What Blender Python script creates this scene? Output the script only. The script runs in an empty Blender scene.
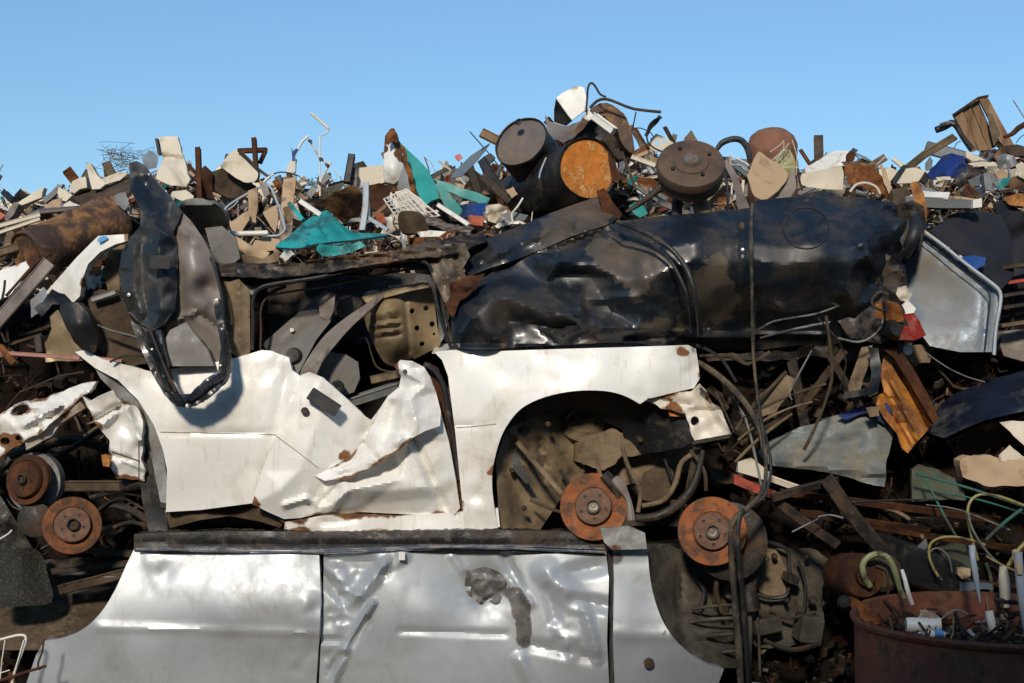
import bpy, bmesh, math, random
import numpy as np
from mathutils import Vector, Matrix, noise
from mathutils.geometry import delaunay_2d_cdt
R = math.radians
random.seed(7)
SC = bpy.context.scene
COL = SC.collection

# ------------------------------------------------------------------ camera
CAMY, CAMZ, PITCH, LENS = -6.0, 1.5, R(2.3), 50.0
FPX = LENS / 36.0 * 1024
cp, sp = math.cos(PITCH), math.sin(PITCH)
def P(px, py, Y):
    """point at depth Y that the photograph shows at px, py (used as a measuring aid)"""
    a = (px - 512) / FPX; b = (341.5 - py) / FPX
    d = Vector((a, cp - b * sp, sp + b * cp))
    t = (Y - CAMY) / d.y
    return Vector((d.x * t, Y, CAMZ + d.z * t))
def MP(px, Y=0.0):
    """metres for a length of px pixels at depth Y"""
    return px * (Y - CAMY) / FPX
cam = bpy.data.cameras.new('camera'); camo = bpy.data.objects.new('camera', cam); COL.objects.link(camo)
cam.lens = LENS; cam.sensor_width = 36; cam.clip_end = 6000; cam.clip_start = .05
camo.location = (0, CAMY, CAMZ); camo.rotation_euler = (R(90) + PITCH, 0, 0)
SC.camera = camo

# ------------------------------------------------------------------ objects
WL = {}
def link(name, verts, faces, mats, parent=None, sharp=40, attrs=None, midx=None):
    if len(verts) == 0: verts = [(0, 0, 0)]
    v = np.array([tuple(q) for q in verts], dtype=float)
    mn, mx = v.min(0), v.max(0)
    base = Vector(((mn[0] + mx[0]) / 2, (mn[1] + mx[1]) / 2, mn[2]))
    v -= np.array(base)
    me = bpy.data.meshes.new(name); me.from_pydata(v.tolist(), [], faces)
    if not isinstance(mats, (list, tuple)): mats = [mats]
    for m in mats: me.materials.append(m)
    if midx is not None: me.polygons.foreach_set('material_index', midx)
    if attrs:
        for k, a in attrs.items():
            at = me.attributes.new(k, 'FLOAT', 'POINT'); at.data.foreach_set('value', a)
    me.polygons.foreach_set('use_smooth', [True] * len(me.polygons))
    me.set_sharp_from_angle(angle=R(sharp)); me.update()
    o = bpy.data.objects.new(name, me); COL.objects.link(o)
    WL[o] = base
    if parent is not None:
        o.parent = parent; o.location = base - WL[parent]
    else: o.location = base
    return o
def thing(name, loc, label, cat, group=None):
    o = bpy.data.objects.new(name, None); COL.objects.link(o); o.location = loc
    o.empty_display_size = .1; WL[o] = Vector(loc)
    return top(o, label, cat, group)
def top(o, label, cat, group=None, kind=None):
    if label: o['label'] = label
    if cat: o['category'] = cat
    if group: o['group'] = group
    if kind: o['kind'] = kind
    return o

# ------------------------------------------------------------------ materials
MATS = {}
def M(name, col, rough=.5, metal=0., c2=None, amt=.0, sc=6., c3=None, bump=.15, bsc=40., wear=(.12, .045, .015),
      dust=(.35, .27, .17), coat=0., var=.25, band=.12, spec=.5, r2=.85, stretch=None, specks=0.):
    """procedural: base colour with tonal variation, blotches of c2 (noise), worn edges, settled dust"""
    if name in MATS: return MATS[name]
    m = bpy.data.materials.new(name); m.use_nodes = True; nt = m.node_tree; N = nt.nodes; L = nt.links
    bs = N['Principled BSDF']
    tc = N.new('ShaderNodeTexCoord'); oi = N.new('ShaderNodeObjectInfo')
    mul = N.new('ShaderNodeMath'); mul.operation = 'MULTIPLY'; mul.inputs[1].default_value = 37.
    L.new(oi.outputs['Random'], mul.inputs[0])
    mp = N.new('ShaderNodeVectorMath'); mp.operation = 'ADD'
    if stretch:
        st = N.new('ShaderNodeVectorMath'); st.operation = 'MULTIPLY'; st.inputs[1].default_value = stretch
        L.new(tc.outputs['Object'], st.inputs[0]); L.new(st.outputs[0], mp.inputs[0])
    else: L.new(tc.outputs['Object'], mp.inputs[0])
    L.new(mul.outputs[0], mp.inputs[1])
    def nz(s, d=6, ro=.6, dist=0.):
        n = N.new('ShaderNodeTexNoise'); n.inputs['Scale'].default_value = s; n.inputs['Detail'].default_value = d
        n.inputs['Roughness'].default_value = ro; n.inputs['Distortion'].default_value = dist
        L.new(mp.outputs[0], n.inputs['Vector']); return n.outputs['Fac']
    def rng(src, a, b, lo=0., hi=1.):
        r = N.new('ShaderNodeMapRange'); r.inputs[1].default_value = a; r.inputs[2].default_value = b
        r.inputs[3].default_value = lo; r.inputs[4].default_value = hi; L.new(src, r.inputs[0]); return r.outputs[0]
    def mix(f, a, b):
        x = N.new('ShaderNodeMix'); x.data_type = 'RGBA'
        L.new(f, x.inputs[0])
        for s, i in ((a, 6), (b, 7)):
            if isinstance(s, tuple): x.inputs[i].default_value = (*s, 1)
            else: L.new(s, x.inputs[i])
        return x.outputs[2]
    def mth(op, a, b):
        x = N.new('ShaderNodeMath'); x.operation = op; x.use_clamp = op == 'ADD'
        for i, s in enumerate((a, b)):
            if isinstance(s, (int, float)): x.inputs[i].default_value = s
            else: L.new(s, x.inputs[i])
        return x.outputs[0]
    lo = tuple(c * (1 - var) for c in col); hi = tuple(min(1, c * (1 + var * .6)) for c in col)
    c = mix(rng(nz(sc * .6, 4), .3, .7), lo, hi)
    n1 = nz(sc, 9, .68, .3)
    if c2 is not None:
        if c3 is not None: c2s = mix(rng(nz(sc * 3, 6, .7), .35, .65), c2, c3)
        else: c2s = mix(rng(nz(sc * 4, 5, .7), .3, .7), tuple(q * .55 for q in c2), c2)
        f2 = rng(n1, .72 - amt * .5 - band / 2, .72 - amt * .5 + band / 2)
        c = mix(f2, c, c2s)
    else: f2 = None
    nf = nz(sc * 2.5, 8, .72, .4)
    aw = N.new('ShaderNodeAttribute'); aw.attribute_name = 'wear'
    fw = rng(mth('ADD', mth('MULTIPLY', nf, .9), aw.outputs['Fac']), .84, .95)
    wc = mix(rng(nz(sc * 5, 5, .7), .35, .65), tuple(q * .4 for q in wear), wear)
    # without any wear attribute the sum stays below the threshold
    c = mix(fw, c, wc)
    ad = N.new('ShaderNodeAttribute'); ad.attribute_name = 'dust'
    fd = rng(mth('ADD', mth('MULTIPLY', nf, 1.1), ad.outputs['Fac']), .92, 1.25)
    c = mix(fd, c, mix(rng(nz(sc * 3, 6, .7), .3, .7), tuple(q * .6 for q in dust), dust))
    if specks:
        c = mix(rng(nz(90, 3, .6), .715 - specks * .08, .76 - specks * .08, 0, .5), c, dust)
        stv = N.new('ShaderNodeVectorMath'); stv.operation = 'MULTIPLY'; stv.inputs[1].default_value = (16., 16., 1.3); L.new(mp.outputs[0], stv.inputs[0])
        ns = N.new('ShaderNodeTexNoise'); ns.inputs['Scale'].default_value = 2.2; ns.inputs['Detail'].default_value = 5; ns.inputs['Roughness'].default_value = .65; L.new(stv.outputs[0], ns.inputs['Vector'])
        c = mix(rng(ns.outputs['Fac'], .56, .80, 0, .55 * specks * 2), c, dust)
    L.new(c, bs.inputs['Base Color'])
    # roughness
    dirt = mth('ADD', fw, fd) if f2 is None else mth('ADD', mth('ADD', fw, fd), f2)
    rr = rng(nz(sc * 1.7, 6, .65), .3, .75, rough * .75, min(1, rough * 1.35))
    rm = N.new('ShaderNodeMix'); rm.data_type = 'FLOAT'; L.new(dirt, rm.inputs[0]); L.new(rr, rm.inputs[2]); rm.inputs[3].default_value = r2
    L.new(rm.outputs[0], bs.inputs['Roughness'])
    if metal > 0: L.new(rng(dirt, 0, 1, metal, 0), bs.inputs['Metallic'])
    bs.inputs['Specular IOR Level'].default_value = spec
    if coat: bs.inputs['Coat Weight'].default_value = coat; bs.inputs['Coat Roughness'].default_value = .08
    if bump:
        b = N.new('ShaderNodeBump'); b.inputs['Strength'].default_value = bump; b.inputs['Distance'].default_value = .01
        hb = mth('ADD', mth('MULTIPLY', nz(bsc, 6, .65), .6), mth('MULTIPLY', dirt, .4))
        L.new(hb, b.inputs['Height']); L.new(b.outputs[0], bs.inputs['Normal'])
    MATS[name] = m
    return m
rustc = (.22, .075, .02); rustd = (.07, .025, .012)
white = M('white_paint', (.80, .79, .745), .34, 0, (.60, .52, .40), .14, 3.5, bump=.05, bsc=25, wear=(.24, .10, .035), band=.3, var=.06, coat=.2, r2=.6, specks=.5)
creamp = M('cream_paint', (.66, .6, .5), .45, 0, (.3, .17, .08), .25, 5, bump=.1, wear=(.22, .09, .03), var=.12)
silver = M('silver_paint', (.40, .43, .455), .46, .34, (.25, .24, .22), .14, 4, bump=.04, bsc=20, wear=(.12, .11, .10), var=.06, band=.3, r2=.55, coat=.12, specks=.35, dust=(.26, .24, .21))
chromeish = M('bare_metal', (.5, .5, .5), .25, .9, (.12, .1, .09), .25, 9, bump=.1, var=.2, band=.25)
blackp = M('black_paint', (.009, .014, .021), .32, 0, (.085, .066, .045), .24, 5, bump=.04, bsc=18, coat=.12, wear=(.10, .06, .035), dust=(.34, .25, .15), band=.3, spec=.45, r2=.7)
blackr = M('black_rubber', (.014, .014, .015), .5, 0, (.08, .065, .05), .25, 8, bump=.2)
blackdirty = M('grimy_black_metal', (.014, .013, .013), .42, .2, (.07, .048, .028), .34, 9, bump=.4, r2=.8)
darkmetal = M('dark_oily_metal', (.028, .024, .02), .5, .3, (.075, .045, .025), .4, 9, bump=.5)
rust = M('rust', (.17, .062, .022), .85, 0, (.30, .12, .035), .45, 12, c3=(.06, .025, .015), bump=.6, bsc=60, spec=.2)
rustbright = M('orange_rust', (.55, .19, .035), .9, 0, (.72, .42, .16), .36, 16, c3=(.24, .06, .015), bump=.7, bsc=50, spec=.15, var=.4)
rustdisc = M('rusted_disc_steel', (.29, .095, .03), .7, .1, (.13, .07, .045), .4, 14, bump=.3, bsc=80, spec=.3)
rustdark = M('dark_rust', (.05, .022, .013), .85, 0, (.12, .045, .017), .38, 10, bump=.5, spec=.2)
barrelbrown = M('scorched_barrel_steel', (.07, .042, .03), .65, .3, (.30, .15, .055), .40, 9, bump=.5, band=.14)
brown = M('brown_grime', (.10, .072, .046), .85, 0, (.05, .035, .022), .42, 9, bump=.5, spec=.2, band=.25)
tan = M('tan_undercoat', (.24, .175, .105), .7, 0, (.08, .055, .035), .38, 8, bump=.3, spec=.3, band=.3)
pan = M('ochre_pressed_steel', (.36, .27, .155), .42, .25, (.12, .08, .045), .3, 7, bump=.2, band=.35)
card = M('tan_board', (.46, .33, .21), .7, 0, (.30, .19, .11), .22, 5, bump=.12, spec=.2, var=.15)
cream = M('cream_board', (.64, .57, .45), .6, 0, (.42, .33, .21), .2, 5, bump=.12, spec=.2, var=.15)
offwhite = M('off_white_plastic', (.7, .68, .62), .45, 0, (.42, .36, .27), .24, 8, bump=.15, var=.1)
wood = M('weathered_wood', (.34, .215, .12), .8, 0, (.14, .08, .045), .42, 9, bump=.5, spec=.2, stretch=(1, 1, .15), band=.3)
teal = M('teal_sheet', (.025, .27, .25), .35, 0, (.3, .33, .28), .15, 7, bump=.1, wear=(.2, .12, .06), var=.3)
tealp = M('teal_plastic', (.02, .33, .33), .3, 0, (.02, .12, .13), .3, 6, bump=.1, var=.3)
blue = M('blue_plastic', (.01, .06, .26), .4, 0, (.02, .03, .08), .3, 7, bump=.3)
red = M('faded_red_paint', (.36, .05, .025), .55, 0, (.15, .04, .02), .35, 8, bump=.3)
redorange = M('red_orange_plastic', (.45, .11, .05), .6, 0, (.2, .06, .03), .3, 8)
redlamp = M('red_lens', (.22, .02, .015), .25, 0, (.2, .05, .03), .2, 9, bump=.1)
orange = M('orange_corroded_sheet', (.5, .2, .03), .6, 0, (.12, .05, .02), .42, 7, c3=(.3, .11, .03), bump=.5)
greyp = M('grey_trim_plastic', (.13, .125, .12), .5, 0, (.22, .19, .15), .25, 8, bump=.2, var=.15, band=.3)
greylight = M('taupe_seat_shell', (.24, .205, .18), .5, 0, (.10, .08, .065), .32, 4, bump=.1, var=.2, band=.35)
greysteel = M('galvanised_sheet', (.27, .28, .28), .45, .5, (.14, .12, .1), .35, 7, bump=.2, band=.3)
bluegrey = M('blue_grey_sheet', (.15, .20, .25), .38, .25, (.20, .16, .11), .3, 4, bump=.08, band=.35, var=.2)
bluesteel = M('cold_blue_enamel', (.34, .40, .45), .35, 0, (.5, .5, .46), .3, 6, bump=.2)
dustyclear = M('dusty_translucent_plastic', (.10, .13, .14), .35, 0, (.20, .18, .13), .36, 9, bump=.5, bsc=12, band=.3)
navy = M('navy_paint', (.005, .008, .018), .4, 0, (.05, .045, .045), .25, 5, bump=.05, coat=.1)
navycloth = M('navy_fabric', (.006, .008, .016), .85, 0, (.016, .016, .02), .3, 5, bump=.4)
bluetarp = M('blue_tarpaulin', (.008, .03, .17), .5, 0, (.01, .015, .05), .35, 6, bump=.3)
pink = M('faded_pink_pipe', (.42, .2, .16), .6, 0, (.2, .1, .07), .3, 9)
carpet = M('felt_carpet', (.045, .045, .04), .95, 0, (.10, .095, .08), .4, 60, bump=1., bsc=120, spec=.05)
hose = M('pale_green_hose', (.28, .3, .14), .6, 0, (.1, .09, .05), .3, 14, bump=.2)
green = M('green_steel', (.03, .13, .09), .45, 0, (.07, .06, .04), .35, 9, bump=.2)
greend = M('dull_green_paint', (.07, .085, .055), .5, 0, (.08, .06, .04), .35, 6, bump=.2)
yellow = M('yellowed_cable', (.34, .28, .09), .5, 0, (.1, .08, .04), .3, 14)
greycab = M('grey_cable', (.17, .18, .16), .5, 0, (.08, .07, .05), .3, 14)
soil = M('packed_dirt', (.24, .185, .125), .95, 0, (.13, .10, .07), .45, 2.5, bump=.8, spec=.1)
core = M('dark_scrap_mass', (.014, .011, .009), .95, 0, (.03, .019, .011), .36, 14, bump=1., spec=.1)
lens = M('clouded_glass', (.2, .2, .2), .1, .2, (.3, .3, .27), .3, 8)
paint_blue = M('blue_sticker', (.05, .3, .65), .5, 0, (.5, .6, .7), .25, 20, bump=0)
redmark = M('faded_red_print', (.5, .08, .08), .5, 0, (.6, .5, .45), .3, 20, bump=0)

# ------------------------------------------------------------------ shapes
def inpoly(x, y, poly):
    x = np.asarray(x, float); y = np.asarray(y, float); r = np.zeros(x.shape, bool); n = len(poly); j = n - 1
    for i in range(n):
        xi, yi = poly[i][0], poly[i][1]; xj, yj = poly[j][0], poly[j][1]
        if yi != yj:
            r ^= ((yi > y) != (yj > y)) & (x < (xj - xi) * (y - yi) / (yj - yi) + xi)
        j = i
    return r
def segd(x, y, a, b):
    ax, ay = a[0], a[1]; dx, dy = b[0] - ax, b[1] - ay; l2 = dx * dx + dy * dy + 1e-9
    t = np.clip(((x - ax) * dx + (y - ay) * dy) / l2, 0, 1)
    return np.hypot(x - ax - t * dx, y - ay - t * dy)
def cr(pts, n=4, closed=True):
    """Catmull-Rom through points (any dimension)"""
    out = []; N = len(pts); rngN = N if closed else N - 1
    for i in range(rngN):
        g = (lambda k: pts[k % N]) if closed else (lambda k: pts[max(0, min(N - 1, k))])
        p0, p1, p2, p3 = g(i - 1), g(i), g(i + 1), g(i + 2)
        for k in range(n):
            t = k / n
            out.append(tuple(.5 * (2 * b + (c - a) * t + (2 * a - 5 * b + 4 * c - d) * t * t + (3 * b - a - 3 * c + d) * t ** 3)
                             for a, b, c, d in zip(p0, p1, p2, p3)))
    if not closed: out.append(tuple(pts[-1]))
    return out
def circ(cx, cy, rx, ry=None, n=20, rot=0):
    ry = ry or rx; c, s = math.cos(R(rot)), math.sin(R(rot))
    return [(cx + rx * math.cos(a) * c - ry * math.sin(a) * s, cy + rx * math.cos(a) * s + ry * math.sin(a) * c)
            for a in [2 * math.pi * i / n for i in range(n)]]
def dens(poly, res):
    out = []; n = len(poly)
    for i in range(n):
        a, b = poly[i], poly[(i + 1) % n]; k = max(1, int(math.hypot(b[0] - a[0], b[1] - a[1]) / res + .5))
        for q in range(k):
            t = q / k; out.append((a[0] + (b[0] - a[0]) * t, a[1] + (b[1] - a[1]) * t))
    return out
def rbf(anc, X, Z):
    """smooth depth through the measured points (thin plate)"""
    A = np.array([a[:3] for a in anc], float); A[:, :2] /= 237.
    n = len(A)
    def ker(r2): return .5 * r2 * np.log(r2 + 1e-6)
    d2 = ((A[:, None, :2] - A[None, :, :2]) ** 2).sum(-1)
    if n < 4: 
        w = 1 / (((X[:, None] / 237 - A[None, :, 0]) ** 2 + (Z[:, None] / 237 - A[None, :, 1]) ** 2) + .003); return (w * A[None, :, 2]).sum(1) / w.sum(1)
    K = np.zeros((n + 3, n + 3)); K[:n, :n] = ker(d2) + np.eye(n) * .004; K[:n, n] = 1; K[:n, n + 1:] = A[:, :2]; K[n, :n] = 1; K[n + 1:, :n] = A[:, :2].T
    K[n:, n:] += np.eye(3) * 1e-6
    w = np.linalg.solve(K, np.concatenate([A[:, 2], np.zeros(3)]))
    r2 = (X[:, None] / 237 - A[None, :, 0]) ** 2 + (Z[:, None] / 237 - A[None, :, 1]) ** 2
    return np.clip(ker(r2) @ w[:n] + w[n] + w[n + 1] * X / 237 + w[n + 2] * Z / 237, A[:, 2].min() - .05, A[:, 2].max() + .05)
def tinterp(anc, X, Z):
    """flat facets between the measured points"""
    out = rbf(anc, X, Z); rv, _, rf, ov, _, _ = delaunay_2d_cdt([Vector((a[0], a[1])) for a in anc], [], [], 0, 1e-5)
    hmap = [np.mean([anc[k][2] for k in o]) for o in ov]
    for f in rf:
        if len(f) != 3: continue
        a, b, c = (rv[i] for i in f); det = (b[1] - c[1]) * (a[0] - c[0]) + (c[0] - b[0]) * (a[1] - c[1])
        if abs(det) < 1e-9: continue
        l1 = ((b[1] - c[1]) * (X - c[0]) + (c[0] - b[0]) * (Z - c[1])) / det; l2 = ((c[1] - a[1]) * (X - c[0]) + (a[0] - c[0]) * (Z - c[1])) / det; l3 = 1 - l1 - l2
        k = (l1 >= -1e-6) & (l2 >= -1e-6) & (l3 >= -1e-6); out[k] = (l1 * hmap[f[0]] + l2 * hmap[f[1]] + l3 * hmap[f[2]])[k]
    return out
def facet(X, Z, cs, seed):
    """folded, faceted height field: random heights joined by flat triangles"""
    r = random.Random(seed * 7 + 3); x0, x1, z0, z1 = X.min() - cs, X.max() + cs, Z.min() - cs, Z.max() + cs
    nx, nz = int((x1 - x0) / cs) + 2, int((z1 - z0) / cs) + 2
    pts = [(x0 + (i + r.uniform(-.48, .48) + (.5 if j % 2 else 0)) * cs, z0 + (j + r.uniform(-.48, .48)) * cs) for i in range(-1, nx + 1) for j in range(-1, nz + 1)]
    hh = {}
    rv, _, rf, ov, _, _ = delaunay_2d_cdt([Vector(p) for p in pts], [], [], 0, 1e-5)
    H = np.array([r.uniform(-.5, .5) for _ in rv]); out = np.zeros_like(X)
    for f in rf:
        if len(f) != 3: continue
        a, b, c = (rv[i] for i in f); m = (X >= min(a[0], b[0], c[0])) & (X <= max(a[0], b[0], c[0])) & (Z >= min(a[1], b[1], c[1])) & (Z <= max(a[1], b[1], c[1]))
        if not m.any(): continue
        idx = np.nonzero(m)[0]; det = (b[1] - c[1]) * (a[0] - c[0]) + (c[0] - b[0]) * (a[1] - c[1])
        if abs(det) < 1e-9: continue
        l1 = ((b[1] - c[1]) * (X[idx] - c[0]) + (c[0] - b[0]) * (Z[idx] - c[1])) / det
        l2 = ((c[1] - a[1]) * (X[idx] - c[0]) + (a[0] - c[0]) * (Z[idx] - c[1])) / det; l3 = 1 - l1 - l2
        k = (l1 >= -1e-6) & (l2 >= -1e-6) & (l3 >= -1e-6); out[idx[k]] = (l1 * H[f[0]] + l2 * H[f[1]] + l3 * H[f[2]])[k]
    return out
def sheet(name, pts, mat, Y=0., parent=None, th=.003, res=7, anchors=(), crumple=0., cs=40., dents=(), creases=(), holes=(),
          lip=0., seed=None, rough_edge=0., wear=.32, wearw=4., spots=(), dusts=(), slope=(0, 0), smooth=False, sharp=42, soft=0., tin=False, relax=1, lc=()):
    """pressed or torn sheet metal: an outline (in photo pixels at depth Y, optional third value = own depth)
    meshed densely, dented, creased and crumpled, with thickness and an optional folded-back lip"""
    if seed is None: seed = int(sum(p[0] * 3 + p[1] for p in pts)) % 997
    rnd = random.Random(seed)
    anc = [p for p in pts if len(p) > 2] + list(anchors)
    pts2 = [(p[0], p[1]) for p in pts]
    if smooth: pts2 = cr(pts2, 4)
    ol = dens(pts2, res)
    if rough_edge:
        ol = [(x + rough_edge * noise.noise(Vector((x * .09, y * .09, seed))) * 2, y + rough_edge * noise.noise(Vector((x * .09, y * .09, seed + 9.5))) * 2) for x, y in ol]
    hol = [dens(h, res) for h in holes]
    xs = [p[0] for p in ol]; ys = [p[1] for p in ol]
    gx, gy = np.meshgrid(np.arange(min(xs), max(xs), res), np.arange(min(ys), max(ys), res * .87))
    gx = gx + (np.arange(gx.shape[0]) % 2)[:, None] * res * .5
    gx = gx.ravel(); gy = gy.ravel()
    keep = inpoly(gx, gy, ol)
    for h in hol: keep &= ~inpoly(gx, gy, h)
    gx, gy = gx[keep], gy[keep]
    md = np.full(gx.shape, 1e9)
    for lp in [ol] + hol:
        for i in range(len(lp)): md = np.minimum(md, segd(gx, gy, lp[i], lp[(i + 1) % len(lp)]))
    k = md > res * .45; gx, gy = gx[k], gy[k]
    V2 = [Vector(p) for p in ol]; E = [(i, (i + 1) % len(ol)) for i in range(len(ol))]
    for h in hol:
        b = len(V2); V2 += [Vector(p) for p in h]; E += [(b + i, b + (i + 1) % len(h)) for i in range(len(h))]
    V2 += [Vector((float(a), float(b))) for a, b in zip(gx, gy)]
    rv, re, rf, _, _, _ = delaunay_2d_cdt(V2, E, [], 0, 1e-4)
    X = np.array([v[0] for v in rv]); Z = np.array([v[1] for v in rv])
    F = np.array([f for f in rf if len(f) == 3])
    cx, cz = X[F].mean(1), Z[F].mean(1)
    kf = inpoly(cx, cz, ol)
    for h in hol: kf &= ~inpoly(cx, cz, h)
    F = F[kf]
    used = np.unique(F); remap = -np.ones(len(X), int); remap[used] = np.arange(len(used)); F = remap[F]; X = X[used]; Z = Z[used]
    # depth
    if anc:
        D = tinterp(anc, X, Z) if tin else rbf(anc, X, Z)
    else: D = np.full_like(X, Y)
    D = D + slope[0] * (X - X.mean()) / 237 + slope[1] * (Z - Z.mean()) / 237
    for (dx, dz, r, d) in dents: D += d * np.exp(-((X - dx) ** 2 + (Z - dz) ** 2) / (r * r))
    for c in creases:
        x1, y1, x2, y2, wd, d = c[:6]; dd = segd(X, Z, (x1, y1), (x2, y2)); D += d * np.clip(1 - dd / wd, 0, 1) ** (c[6] if len(c) > 6 else 1)
    if crumple:
        cn = facet(X, Z, cs * 1.15, seed) + .5 * facet(X, Z, cs * .5, seed + 5)
        for _ in range(1 if res > 4 else 2):
            s_ = np.zeros_like(cn); k_ = np.zeros_like(cn)
            for u, v in ((0, 1), (1, 2), (2, 0)):
                np.add.at(s_, F[:, u], cn[F[:, v]]); np.add.at(k_, F[:, u], 1); np.add.at(s_, F[:, v], cn[F[:, u]]); np.add.at(k_, F[:, v], 1)
            cn = cn * .8 + .2 * s_ / np.maximum(k_, 1)
        D += crumple * cn
    for (lx, lz, lr, la, lcs) in lc: D += la * np.exp(-((X - lx) ** 2 + (Z - lz) ** 2) / (lr * lr)) * (facet(X, Z, lcs, seed + 11) + .5 * facet(X, Z, lcs * .45, seed + 12))
    if soft:
        for i in range(len(X)): D[i] += soft * noise.noise(Vector((X[i] / 90, Z[i] / 90, seed * 1.7)))
    for _ in range(relax):
        s_ = np.zeros_like(D); k_ = np.zeros_like(D)
        for u, v in ((0, 1), (1, 2), (2, 0)):
            np.add.at(s_, F[:, u], D[F[:, v]]); np.add.at(k_, F[:, u], 1); np.add.at(s_, F[:, v], D[F[:, u]]); np.add.at(k_, F[:, v], 1)
        D = D * .72 + .28 * s_ / np.maximum(k_, 1)
    pos = np.array([tuple(P(X[i], Z[i], D[i])) for i in range(len(X))])
    # orientation: towards the camera
    a = pos[F[:, 1]] - pos[F[:, 0]]; b = pos[F[:, 2]] - pos[F[:, 0]]; n = np.cross(a, b)
    flip = ((n * (pos[F[:, 0]] - np.array((0, CAMY, CAMZ)))).sum(1)) > 0
    F[flip] = F[flip][:, ::-1]; n[flip] *= -1
    vn = np.zeros_like(pos)
    for k_ in range(3): np.add.at(vn, F[:, k_], n)
    vn /= (np.linalg.norm(vn, axis=1)[:, None] + 1e-12)
    nv = len(pos); back = pos - vn * th
    verts = np.vstack([pos, back]); faces = [tuple(f) for f in F.tolist()] + [(f[2] + nv, f[1] + nv, f[0] + nv) for f in F.tolist()]
    ed = {}
    for f in F.tolist():
        for u, v in ((f[0], f[1]), (f[1], f[2]), (f[2], f[0])):
            if (v, u) in ed: del ed[(v, u)]
            else: ed[(u, v)] = 1
    extra = []
    lipmap = {}
    for (u, v) in ed:
        faces.append((v, u, u + nv, v + nv))
        if lip:
            for q in (u, v):
                if q not in lipmap:
                    lipmap[q] = 2 * nv + len(extra); extra.append(pos[q] + np.array((0, lip, 0)) + np.array((rnd.uniform(-1, 1), 0, rnd.uniform(-1, 1))) * lip * .05)
            faces.append((u + nv, lipmap[u], lipmap[v], v + nv))
    # wear near outline
    md = np.full(X.shape, 1e9)
    for lp in [ol] + hol:
        for i in range(len(lp)): md = np.minimum(md, segd(X, Z, lp[i], lp[(i + 1) % len(lp)]))
    W = wear * np.exp(-(md / wearw) ** 2)
    for c in creases: W += .2 * wear * np.exp(-(segd(X, Z, c[:2], c[2:4]) / 3.5) ** 2)
    for s in spots: W += s[3] * np.exp(-((X - s[0]) ** 2 + (Z - s[1]) ** 2) / (s[2] ** 2))
    DU = np.zeros_like(X)
    for s in dusts: DU += s[3] * np.exp(-((X - s[0]) ** 2 + (Z - s[1]) ** 2) / (s[2] ** 2))
    if extra: verts = np.vstack([verts, np.array(extra)])
    ex = [W[q] for q in lipmap] ; exd = [DU[q] for q in lipmap]
    at = {'wear': np.concatenate([W, W, np.array(ex)]) if extra else np.concatenate([W, W]),
          'dust': np.concatenate([DU, DU, np.array(exd)]) if extra else np.concatenate([DU, DU])}
    return link(name, verts, faces, mat, parent, sharp, at)

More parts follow.
